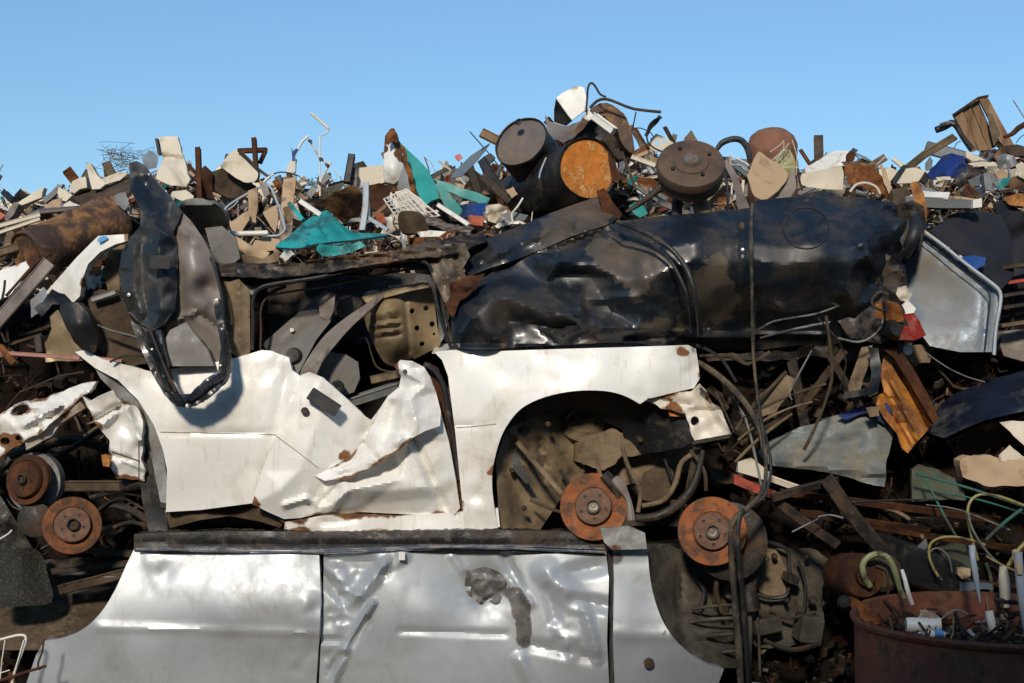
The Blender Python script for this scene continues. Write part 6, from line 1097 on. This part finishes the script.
tube('rubber_loop', [(662, 118, .6), (658, 118, .6), (650, 124, .6), (647, 134, .6), (648, 142, .6), (654, 148, .6), (663, 152, .6)], 1.3, blackr, .6, label='thin rubber loop left of the big brake drum', cat='rubber strip'); tube('rubber_loop', [(646, 136, .62), (650, 128, .62), (656, 122, .62), (660, 116, .62)], 2.8, darkmetal, .6, label='thick dark strip end doubling the thin rubber loop', cat='rubber strip')
tube('wire', [(636, 112, .8), (634, 122, .8), (632, 130, .8)], 1.1, darkmetal, .8, label='short wire dangling from the long grey tube', cat='wire', n=6)
tube('wire', [(631, 130, .8), (640, 128, .8), (652, 134, .8), (654, 144, .8)], .8, darkmetal, .8, label='thin curly wire under the long grey tube', cat='wire', n=6)
bar('rod', (636, 128, .8), (650, 152, .7), 1.8, 2, rustdark, .8, label='rusty rod slanting right of the curved guard', cat='rod'); bar('rod', (622, 152, .45), (636, 190, .35), 2.6, 2.6, brown, .4, label='brown rod leaning right of the orange lid', cat='rod')
S('perforated_plate', 'cream plate with two round holes left of the big brake drum', 'plate', [(650, 138), (656, 133), (666, 138), (674, 143), (664, 150), (656, 152), (650, 148)], .7, cream, holes=[circ(657, 143, 2.2, 2.8, 8), circ(664, 142, 1.8, 2.2, 8)], crumple=.02, res=2.8)
S('tan_corner', 'tan wedge board under the cream perforated plate', 'board', [(650, 156), (660, 158), (664, 168), (656, 170), (650, 164)], .6, card)
bar('cream_batten', (632, 157, .55), (656, 166, .5), 5, 5, cream, .5, label='cream batten end left of the big brake drum', cat='batten'); bar('cream_batten', (628, 160, .7), (658, 148, .7), 4, 4, card, .6, label='tan batten above the cream batten end', cat='batten')
S('rust_wedge', 'reddish brown wedge of sheet right of the orange lid', 'metal sheet', [(607, 150), (614, 160), (620, 174), (626, 178), (612, 182), (610, 168)], .55, rustdark, crumple=.02)
S('rust_bracket', 'rusty brown triangular bracket below the orange lid', 'bracket', [(596, 190), (604, 188), (612, 200), (622, 214), (620, 218), (606, 220), (602, 208)], .3, rustdark, crumple=.03, lip=.03)
S('teal_cup', 'crushed teal ribbed cup left of the brake drum strut', 'cup', [(629, 206), (636, 202), (644, 206), (648, 214), (640, 218), (634, 214)], .3, teal, lip=.06, crumple=.03, res=2.6)
S('enamel_dish', 'dull green enamel lid lying under the big brake drum', 'lid', cr([(642, 224), (650, 218), (670, 215), (696, 218), (704, 226), (690, 230), (660, 230)], 3), .3, greend, crumple=.01, lip=.03)
# brake drum on its strut
bd_ = thing('brake_drum', tuple(P(690, 215, .25)), 'big dark brake drum raised on its strut above the black car', 'brake drum')
cD = P(691, 163, .1); aD = Vector((-.04, -.80, .60)).normalized(); rD = MP(34.5, .1)
drmat = M('dark_drum_steel', (.085, .06, .045), .6, .3, (.16, .09, .05), .35, 6, bump=.15, bsc=90, band=.3)
MB().lathe([(rD * .4, -.10), (rD * .93, -.10), (rD * .95, -.085), (rD * .92, -.07), (rD * .92, -.045), (rD * 1.0, -.04), (rD * 1.0, -.012), (rD * .97, .0), (rD * .9, .004), (rD * .52, .006), (rD * .5, .012), (rD * .3, .013), (rD * .27, .018)], cD, aD, 64).build('drum_body', drmat, bd_)
MB().lathe([(rD * .27, .013), (rD * .25, .026), (rD * .2, .034), (.0001, .036)], cD, aD, 28).build('hub_cap', steelhub, bd_)
u_ = aD.cross(Vector((0, 0, 1))).normalized(); w_ = aD.cross(u_)
for k in range(4):
    a_ = math.pi / 2 * k + .5; MB().lathe([(rD * .06, .008), (rD * .06, .0165), (rD * .03, .017), (.0001, .014)], cD + (u_ * math.cos(a_) + w_ * math.sin(a_)) * rD * .62, aD, 10).build('bolt', blackdirty, bd_)
MB().tube(pts3([(679, 186, .22), (677, 206, .22), (677, 222, .22)]), MP(8, .2), 12, 2).build('strut', darkmetal, bd_)
MB().tube(pts3([(698, 186, .2), (700, 200, .2), (704, 214, .2), (710, 224, .18)]), [MP(7, .2), MP(12.5, .2), MP(12, .2), MP(9, .2)], 12, 3, jit=.4).build('spring_leg', tan, bd_)
MB().tube(pts3([(664, 184, .15), (650, 196, .14), (636, 206, .12), (626, 212, .12)]), [MP(7), MP(5), MP(4), MP(2)], 10, 3).build('control_arm', blackdirty, bd_)
S('tan_block', 'tan square block seen under the big brake drum', 'block', [(684, 192), (690, 190), (692, 206), (684, 210)], .35, card, th=.03)
# around the second rusty drum
dC = thing('rusty_drum', tuple(P(772, 165, .8)), 'rusty red brown drum with a rounded top behind the tan hexagonal plate', 'drum')
MB().lathe([(.0001, .055), (.04, .05), (.08, .034), (.108, .01), (.12, -.025), (.118, -.16), (.12, -.17), (.118, -.35), (.1, -.36)], P(772, 140, .75), (-.1, -.5, .85), 40, wob=.07).build('body', M('red_brown_rust', (.2, .075, .045), .75, .1, (.28, .15, .08), .4, 7, bump=.4, band=.3), dC)
S('lampshade', 'yellow green dented shade right under the rusty red drum', 'shade', [(774, 158), (782, 150), (790, 150), (796, 162), (795, 176), (786, 172), (778, 166)], .5, M('olive_glass', (.30, .29, .14), .4, 0, (.18, .13, .06), .35, 8), crumple=.05, cs=14)
wm = MB()
for a_, b_ in (((770, 152), (784, 140)), ((772, 160), (789, 143)), ((776, 160), (784, 142)), ((792, 140), (796, 175)), ((778, 168), (800, 168))): wm.tube(pts3([a_, ((a_[0] + b_[0]) / 2 + 3, (a_[1] + b_[1]) / 2 - 1), b_], .45), MP(.7), 5, 3)
top(wm.build('straw_wires', cream), 'few pale thin wires sticking out over the olive shade', 'wire')
hx = S('tan_plate', 'flat tan hexagonal plate leaning against the rusty red drum', 'plate', [(758, 151), (768, 157), (779, 163), (789, 174), (784, 184), (779, 190), (764, 202), (754, 196), (750, 186), (747, 176), (752, 164)], .42, card, crumple=.006, th=.01, slope=(.12, 0), res=4)
S('shade_flap', 'flap folded right of the tan hexagonal plate, coloured grey for its shade', 'flap', [(791, 172), (795, 166), (796, 188), (790, 200), (774, 204), (758, 206), (766, 202), (780, 190)], .45, greylight, crumple=.03)  # plate's shaded right face, its shade put into a greyer colour
tube('rubber_arch', [(716, 151, .5), (722, 143, .5), (733, 139, .5), (742, 141, .5), (748, 150, .5), (750, 162, .5)], [3, 4.4, 4.6, 5, 4.6, 3.5], blackr, .5, label='black rubber hose arching between the brake drum and the rusty red drum', cat='hose')
S('tan_band', 'long tan metal band running down left of the tan hexagonal plate', 'band', [(722, 160, .6), (728, 160, .6), (738, 176, .45), (746, 200, .35), (752, 212, .3), (738, 214, .3), (736, 196, .4), (730, 176, .5)], .4, greylight, crumple=.02, th=.006)
tube('strap', [(716, 158, .5), (725, 176, .45), (728, 196, .4), (727, 214, .35)], 2.4, blackr, .4, label='black strap left of the long tan band', cat='strap')
for l, r_, m, lab in [([(728, 156, .8), (740, 160, .8), (750, 166, .8)], 1.3, offwhite, 'white tube end between the two drums'), ([(726, 164, .8), (742, 166, .8), (752, 174, .8)], 1.2, bluesteel, 'lower pale tube end between the two drums'), ([(730, 156, .78), (731, 168, .78)], 2, card, 'tan upright piece between the two drums'), ([(734, 168, .75), (740, 176, .7), (750, 178, .7), (756, 172, .7)], 1.2, darkmetal, 'dark bent tube end under the pale ones')]: tube('tube_end', l, r_, m, .8, label=lab, cat='tube')
tube('white_hoop', [(797, 160, .5), (799, 178, .45), (802, 190, .4)], 1.6, darkmetal, .45, label='dark hoop at the right side of the olive shade', cat='hoop')
# right crest
S('white_sheet', 'white curled sheet with a dark opening at the skyline right of the rusty red drum', 'metal sheet', [(804, 168, .95), (818, 160, .95), (834, 151, .95), (848, 150, .92), (852, 158, .9), (850, 164, .88), (840, 166, .85), (822, 170, .85), (806, 174, .86)], .9, offwhite, crumple=.03, lip=.06, res=3)
S('dark_mouth', 'dark rolled end of the white curled sheet', 'roll', circ(851, 157, 4.5, 5.5, 10), .84, rustdark, th=.02, res=2.5)
S('cream_sheet', 'wide cream sheet with a torn edge in front of the white curled one', 'metal sheet', [(802, 174), (820, 170), (842, 166), (844, 178), (842, 190), (826, 190), (808, 188), (800, 184)], .66, cream, crumple=.03, cs=24, res=3.4)
S('rust_sheet', 'orange brown crumpled rusty sheet right of the cream one', 'metal sheet', [(844, 166), (858, 163), (872, 168), (880, 174), (886, 184), (890, 194), (876, 194), (862, 186), (848, 184)], .6, rust, crumple=.05, cs=14, res=3)
S('brown_sheet', 'brown jagged sheet lying on the rusty one', 'metal sheet', [(842, 162), (856, 160), (870, 166), (880, 164), (876, 172), (860, 170), (846, 168)], .7, barrelbrown, crumple=.05, cs=10, res=3)
tube('cream_arc', [(850, 192, .5), (856, 185, .5), (866, 183, .5), (876, 187, .5), (880, 194, .5)], 2.0, cream, .5, label='cream arc of trim below the rusty sheet', cat='trim')
S('beige_strip', 'beige strip standing at the right end of the rusty sheet', 'strip', [(880, 166), (884, 168), (892, 188), (890, 194), (884, 184)], .58, card)
S('cream_sheet', 'cream marked panel with a dark left edge at the skyline', 'panel', [(894, 182), (904, 169), (914, 168), (928, 171), (922, 180), (910, 183), (898, 184)], .75, cream, crumple=.006, th=.012); bar('black_edge', (892, 182, .72), (904, 166, .74), 3, 5, blackr, .74, label='black bar along the left edge of the cream marked panel', cat='bar')
S('cream_scrap', 'cream scrap left of the black bar at the skyline', 'scrap', [(878, 170), (890, 168), (898, 172), (890, 184), (880, 180)], .9, cream, crumple=.03)
S('black_wedge', 'black wedge right of the cream marked panel', 'wedge', [(920, 180), (926, 172), (930, 176), (926, 184)], .7, blackr, th=.02)
wp_ = thing('window_profile', tuple(P(952, 206, .35)), 'long white and grey window profile lying level above the navy fabric', 'window profile')
sheet('face', [(906, 196, .2), (950, 198, .25), (974, 200, .3), (974, 208, .3), (940, 208, .25), (906, 206, .2)], greysteel, parent=wp_, res=4, lip=.06, crumple=.004, wear=.05)
sheet('top_plate', [(918, 190, .3), (934, 192, .3), (950, 192, .3), (948, 199, .24), (930, 198, .24), (908, 197, .22)], offwhite, parent=wp_, res=4, crumple=.006, wear=.05)
sheet('end_cap', [(973, 200), (982, 198), (982, 207), (973, 208)], offwhite, Y=.27, parent=wp_, res=4, crumple=0, lip=.05, wear=.05)
S('grey_strip', 'grey slanting slat above the window profile', 'slat', [(914, 186), (930, 189), (946, 193), (932, 193), (916, 190)], .4, bluegrey)
S('tan_profile', 'tan flat profile behind the white top of the window profile', 'profile', [(948, 195), (966, 197), (980, 199), (974, 202), (950, 200)], .36, card)
tube('white_bracket', [(928, 218, .35), (932, 212, .3), (938, 214, .3), (942, 222, .3)], 2.2, greysteel, .3, label='grey forked bracket below the window profile', cat='bracket')
# blue tarp and around the crate
S('blue_tarp', 'deep blue tarpaulin bundled at the left foot of the wooden crate', 'tarpaulin', [(926, 178, .8), (930, 168, .8), (936, 164, .8), (942, 156, .8), (952, 153, .8), (964, 156, .75), (970, 164, .7), (966, 174, .65), (956, 178, .65), (944, 177, .65), (934, 180, .7)], .7, bluetarp, crumple=.12, cs=16, res=3)
S('grey_tag', 'pale grey flap left of the blue tarpaulin', 'flap', [(925, 163), (930, 156), (933, 160), (932, 168), (926, 172)], .9, bluegrey)
cb = thing('wooden_crate', tuple(P(985, 152, .9)), 'broken wooden crate with upright planks standing at the top right of the heap', 'crate')
for pts_, Yc in (([(954, 115), (962, 109), (978, 150), (972, 152)], .85), ([(962.5, 109), (970, 104), (988, 150), (979, 151)], .86), ([(970.5, 103.5), (978, 98.5), (997, 146), (989, 150)], .87), ([(979, 98), (987, 96), (1014, 145), (1006, 148), (1000, 142)], .84)):
    sheet('plank', pts_, wood, Y=Yc, parent=cb, res=3, th=.015, crumple=.012, cs=18, wear=.15, rough_edge=.4)
MB().bar(P(953, 115, .84), P(978, 98, .84), MP(2.2, .84), .02).bar(P(978, 98, .84), P(988, 96, .84), MP(2, .84), .02).bar(P(955, 115, .9), P(974, 150, .9), MP(2, .9), .05).build('top_rail', rustdark, cb)
sheet('tan_flap', [(987, 112), (993, 114), (1000, 134), (994, 146), (990, 130)], tan, Y=.83, parent=cb, res=3, crumple=.02)
tube('black_boot', [(936, 130, .7), (944, 127, .7), (952, 123, .7), (957, 127, .7), (962, 136, .7), (972, 150, .7)], [5, 5, 5, 4.5, 4, 4.5], blackr, .7, label='black bent boot-like tube in front of the crate', cat='tube', n=10)
tube('grey_strip', [(940, 124, .66), (948, 122, .66), (954, 124, .66)], 1.6, greylight, .66, label='grey strip along the top of the black bent tube', cat='strip')
S('brown_pelt', 'brown curved bark-like sheet under the right end of the crate', 'metal sheet', [(994, 158), (1002, 146), (1016, 144), (1040, 150), (1040, 156), (1016, 156), (1006, 152), (998, 162)], .7, barrelbrown, crumple=.05, lip=.05)
tube('brown_horn', [(1004, 137, .7), (1012, 134, .7), (1020, 127, .7), (1034, 120, .7)], [2.5, 3.5, 4, 4], rustdark, .7, label='brown horn-like rod reaching off the right edge', cat='rod')
tube('thin_wire', [(1016, 143, .8), (1022, 136, .8), (1030, 134, .8)], .7, blue, .8, label='thin blue wire near the right edge of the skyline', cat='wire', n=5)
tube('wire', [(954, 148, .7), (957, 143, .7), (961, 141, .7)], .7, darkmetal, .7, label='thin wire curl above the blue tarpaulin', cat='wire', n=5)
for lab, c, pts_, Yc, m, kw in [
    ('dark grey crumpled bag on the heap right of the crate foot', 'bag', [(996, 158), (1004, 153), (1014, 156), (1018, 164), (1008, 170), (998, 168)], .6, greysteel, dict(crumple=.08, cs=10)),
    ('thin tan plank lying level right of the blue tarpaulin', 'plank', [(968, 164), (982, 162), (1000, 162), (996, 166), (976, 167)], .6, cream, {}),
    ('cream strip slanting under the crate planks', 'strip', [(966, 151), (976, 155), (984, 160), (974, 162), (966, 158)], .68, cream, {}),
    ('dark hollow sheet beneath the thin tan plank', 'metal sheet', [(956, 176), (968, 168), (984, 166), (988, 174), (970, 182), (958, 190)], .62, blackdirty, dict(crumple=.1, cs=14)),
    ('slate blue square flap below the dark hollow sheet', 'flap', [(968, 180), (982, 174), (984, 180), (980, 186), (972, 186)], .55, bluegrey, {}),
    ('grey crushed can standing below the crate', 'can', [(983, 174), (990, 170), (992, 182), (991, 190), (985, 190)], .5, greysteel, dict(lip=.05)),
    ('cream torn square scrap right of the crushed can', 'scrap', [(994, 172), (1002, 168), (1008, 174), (1000, 180)], .55, card, {}),
    ('turquoise crumpled film on the right part of the heap', 'film', [(996, 184), (1004, 178), (1012, 178), (1006, 186), (998, 190)], .5, teal, dict(crumple=.06, cs=8)),
    ('brown rolled sheet near the right edge under the grey bag', 'metal sheet', [(1008, 178), (1030, 172), (1050, 176), (1050, 190), (1020, 190), (1004, 188)], .55, barrelbrown, dict(crumple=.07, cs=12)),
    ('cream upright chips at the right edge', 'chip', [(1016, 166), (1022, 162), (1030, 170), (1026, 180), (1018, 176)], .52, cream, {}),
    ('orange brown panel at the right edge below the rolled sheet', 'panel', [(1004, 198), (1016, 194), (1040, 196), (1040, 208), (1022, 206), (1010, 204)], .42, orange, dict(crumple=.03)),
    ('tan strip under the blue tarpaulin', 'strip', [(936, 177), (950, 177), (952, 180), (938, 181)], .6, cream, {})]:
    S(c.replace(' ', '_'), lab, c, pts_, Yc, m, res=3, **kw)
# left side between barrel and wrecks
S('white_sheet', 'white rusty-edged panel left below the barrel', 'panel', [(-40, 262, .3), (0, 270, .28), (14, 264, .26), (36, 259, .22), (33, 268, .22), (22, 280, .22), (8, 296, .24), (0, 300, .24), (-40, 320, .28)], .25, white, crumple=.015, lip=.03, wear=.45)
bar('grey_board', (-12, 333, .1), (50, 262, .14), 13, 8, greylight, .12, label='long grey-cream board slanting up in front of the white panel', cat='board', roll=.1); tube('rusty_edge', [(6, 296, .12), (24, 276, .14), (38, 262, .14), (50, 254, .16)], 2.4, rustdark, .14, label='rusty strip along the top of the long grey-cream board', cat='strip', jit=.5)
tube('black_coil', [(2, 300, .1), (4, 290, .1), (5, 280, .1)], 2, darkmetal, .1, label='dark coil on the white panel at the left edge', cat='coil')
S('navy_sheet', 'navy torn sheet below the white curved wing', 'metal sheet', [(34, 308), (44, 300), (52, 290), (64, 294), (72, 302), (66, 306), (52, 304), (42, 316)], .1, navy, crumple=.03)
S('blue_grey_sheet', 'bluish sheet between the long board and the navy sheet', 'metal sheet', [(30, 300), (44, 288), (46, 296), (38, 312), (32, 318)], .14, bluegrey, crumple=.02)
S('black_housing', 'black mirror-like housing below the white curved wing', 'housing', cr([(60, 306, .04), (70, 302, .0), (82, 306, .0), (92, 320, .02), (98, 340, .04), (94, 352, .06), (84, 350, .04), (72, 336, .02), (64, 322, .02)], 3), .0, blackr, anchors=[(80, 325, -.08)], lip=.06, crumple=.015)
S('tan_door_inner', 'grimy tan pressed steel piece behind the black housing', 'metal sheet', [(50, 316), (58, 310), (66, 324), (74, 342), (84, 352), (92, 352), (98, 360), (46, 362), (44, 344), (52, 330)], .16, pan, crumple=.05, cs=18)
S('brown_liner', 'brown liner sheet left of the black door frame', 'metal sheet', [(88, 300), (100, 290), (118, 290), (132, 318), (150, 345), (156, 362), (130, 366), (104, 362), (96, 340)], .14, brown, crumple=.06, cs=24, lip=.04)
S('torn_liner', 'grey brown torn liner under the white curved wing', 'metal sheet', [(110, 240), (126, 244), (122, 280), (120, 300), (108, 292), (104, 270)], .2, tan, crumple=.05)  # torn liner in the plain tan material
for a, b, w, m, l in [((-10, 352, .12), (80, 358, .05), 4, pink, 'faded pink pipe crossing level at the left, above the torn bumper'), ((95, 358, .1), (122, 361, .1), 3.4, pink, 'short end of a faded pink pipe behind the white wing'), ((8, 345, .2), (42, 334, .2), 3, brown, 'brown rail left of the small black post'),
                      ((38, 335, .16), (40, 352, .16), 7, blackr, 'small black post left of the tan pressed steel piece'), ((92, 300, .1), (116, 292, .1), 5, greysteel, 'grey bracket arm right of the black housing'), ((100, 326, .05), (136, 338, .0), 2.6, darkmetal, 'dark cable stay left of the black door frame'), ((0, 346, .1), (14, 364, .08), 6, rust, 'rusty claw at the left edge above the torn bumper')]:
    bar('bar', a, b, w, w, m, .1, label=l, cat='bar')
tube('cable', [(98, 325, .06), (110, 330, .02), (125, 334, .0), (140, 338, .0)], 1.3, greycab, .0, label='grey cable with a blue end left of the black door frame', cat='cable'); tube('cable', [(110, 362, .0), (124, 356, .0), (140, 356, .0), (156, 360, .0)], 1.8, darkmetal, .0, label='dark cable lying on the top edge of the white wing', cat='cable')
tube('cable', [(20, 392, .1), (40, 384, .06), (60, 376, .04), (84, 372, .04)], 1.3, darkmetal, .05, label='dark thin cable above the torn white bumper', cat='cable')
# white wire stand at lower left
ws = thing('wire_stand', tuple(P(15, 683, -.2)), 'white wire stand leaning in from the lower left corner', 'stand')
MB().tube(pts3([(-12, 643, -.2), (6, 638, -.2), (20, 635, -.2), (26, 638, -.2), (22, 652, -.2), (14, 674, -.2), (11, 690, -.2)]), MP(1.9), 8, 3).tube(pts3([(24, 640, -.21), (17, 664, -.21), (11, 690, -.21)]), MP(1.1), 8, 2).build('frame', offwhite, ws)
MB().tube(pts3([(5, 640, -.2), (2, 660, -.2), (0, 680, -.2)]), MP(.8), 6, 2).tube(pts3([(-10, 676, -.2), (10, 670, -.2)]), MP(.8), 6, 1).build('wire', offwhite, ws)
tube('dark_hook', [(44, 639, -.2), (42, 652, -.2), (38, 664, -.2), (40, 670, -.2)], 1.6, brown, -.2, label='short brown hook right of the white wire stand', cat='hook'); tube('maroon_rod', [(-10, 684, -.22), (20, 674, -.22), (46, 666, -.22)], 2.2, rustdark, -.2, label='dark red rod lying across the foot of the white wire stand', cat='rod')
tube('bright_pin', [(104, 577, .05), (116, 577, .05)], .8, chromeish, .05, label='short bright pin in the dark left of the silver car', cat='pin'); tube('white_pin', [(-2, 540, .1), (8, 534, .1), (12, 530, .1)], 1.2, offwhite, .1, label='white pin at the left edge above the felt carpet', cat='pin')
# unseen heap added behind the camera, shaped to shade the lower right of the stack
shade_heap = MB(); vs = []; fs = []; nx, ny = 90, 26
for i in range(nx + 1):
    x = -16 + 26 * i / nx
    for j in range(ny + 1):
        t = j / ny * 2 - 1; y = -10.5 + t * 3.2
        top_ = 4.7 + 1.72 / (1 + math.exp(-(x + 1.25) * 3.5)) - max(0, x - 5) ** 2 * .12 - max(0, -x - 9) * .7
        z = max(-.1, top_ * (1 - abs(t) ** 2.6)); p = Vector((x, y, z)); vs.append(p + noise.noise_vector(p * .9) * .35 * (1 if 0 < j < ny else 0) + noise.noise_vector(p * 2.6) * .18)
for i in range(nx):
    for j in range(ny): a_ = i * (ny + 1) + j; fs.append((a_, a_ + 1, a_ + ny + 2, a_ + ny + 1))
top(shade_heap.add(vs, fs).build('scrap_heap', M('added_heap_scrap', (.07, .055, .045), .9, 0, (.16, .12, .09), .42, 3, c3=(.05, .03, .02), bump=1., spec=.2), sharp=20), 'added unseen heap of scrap behind the viewpoint, put there to cast shade', 'scrap heap', kind='stuff')
# ================================================================== light, sky, render
EL, AZ = R(29), R(191)          # sun: behind the camera, to its left (azimuth clockwise from +Y)
S_ = Vector((math.sin(AZ) * math.cos(EL), math.cos(AZ) * math.cos(EL), math.sin(EL)))
sl = bpy.data.lights.new('sun', 'SUN'); sl.energy = 3.0; sl.angle = R(6); sl.color = (1., .89, .74)
so = bpy.data.objects.new('sun', sl); COL.objects.link(so); so.rotation_euler = (-S_).to_track_quat('-Z', 'Y').to_euler(); so.location = (0, 0, 30)
w = bpy.data.worlds.new('World'); SC.world = w; w.use_nodes = True; nt = w.node_tree
sky = nt.nodes.new('ShaderNodeTexSky'); sky.sky_type = 'NISHITA'; sky.sun_disc = False; sky.sun_elevation = EL; sky.sun_rotation = AZ
sky.air_density = 1.0; sky.dust_density = .2; sky.ozone_density = 3.0; sky.altitude = 0
bg = nt.nodes['Background']; tint = nt.nodes.new('ShaderNodeMix'); tint.data_type = 'RGBA'; tint.blend_type = 'MULTIPLY'; tint.inputs[0].default_value = 1
geo = nt.nodes.new('ShaderNodeTexCoord'); sep = nt.nodes.new('ShaderNodeSeparateXYZ'); rp = nt.nodes.new('ShaderNodeValToRGB')
nt.links.new(geo.outputs['Generated'], sep.inputs[0]); nt.links.new(sep.outputs[2], rp.inputs[0])
rp.color_ramp.elements[0].position = .05; rp.color_ramp.elements[0].color = (.66, .76, .80, 1); rp.color_ramp.elements[1].position = .32; rp.color_ramp.elements[1].color = (.80, .98, 1., 1)
nt.links.new(rp.outputs[0], tint.inputs[7])
nt.links.new(sky.outputs[0], tint.inputs[6]); nt.links.new(tint.outputs[2], bg.inputs[0]); bg.inputs[1].default_value = .122
SC.view_settings.view_transform = 'Standard'; SC.view_settings.look = 'None'; SC.view_settings.exposure = .17; SC.view_settings.gamma = 1
SC.view_settings.use_curve_mapping = False
SC.render.engine = 'CYCLES'; SC.render.resolution_x = 1024; SC.render.resolution_y = 683
SC.cycles.max_bounces = 6
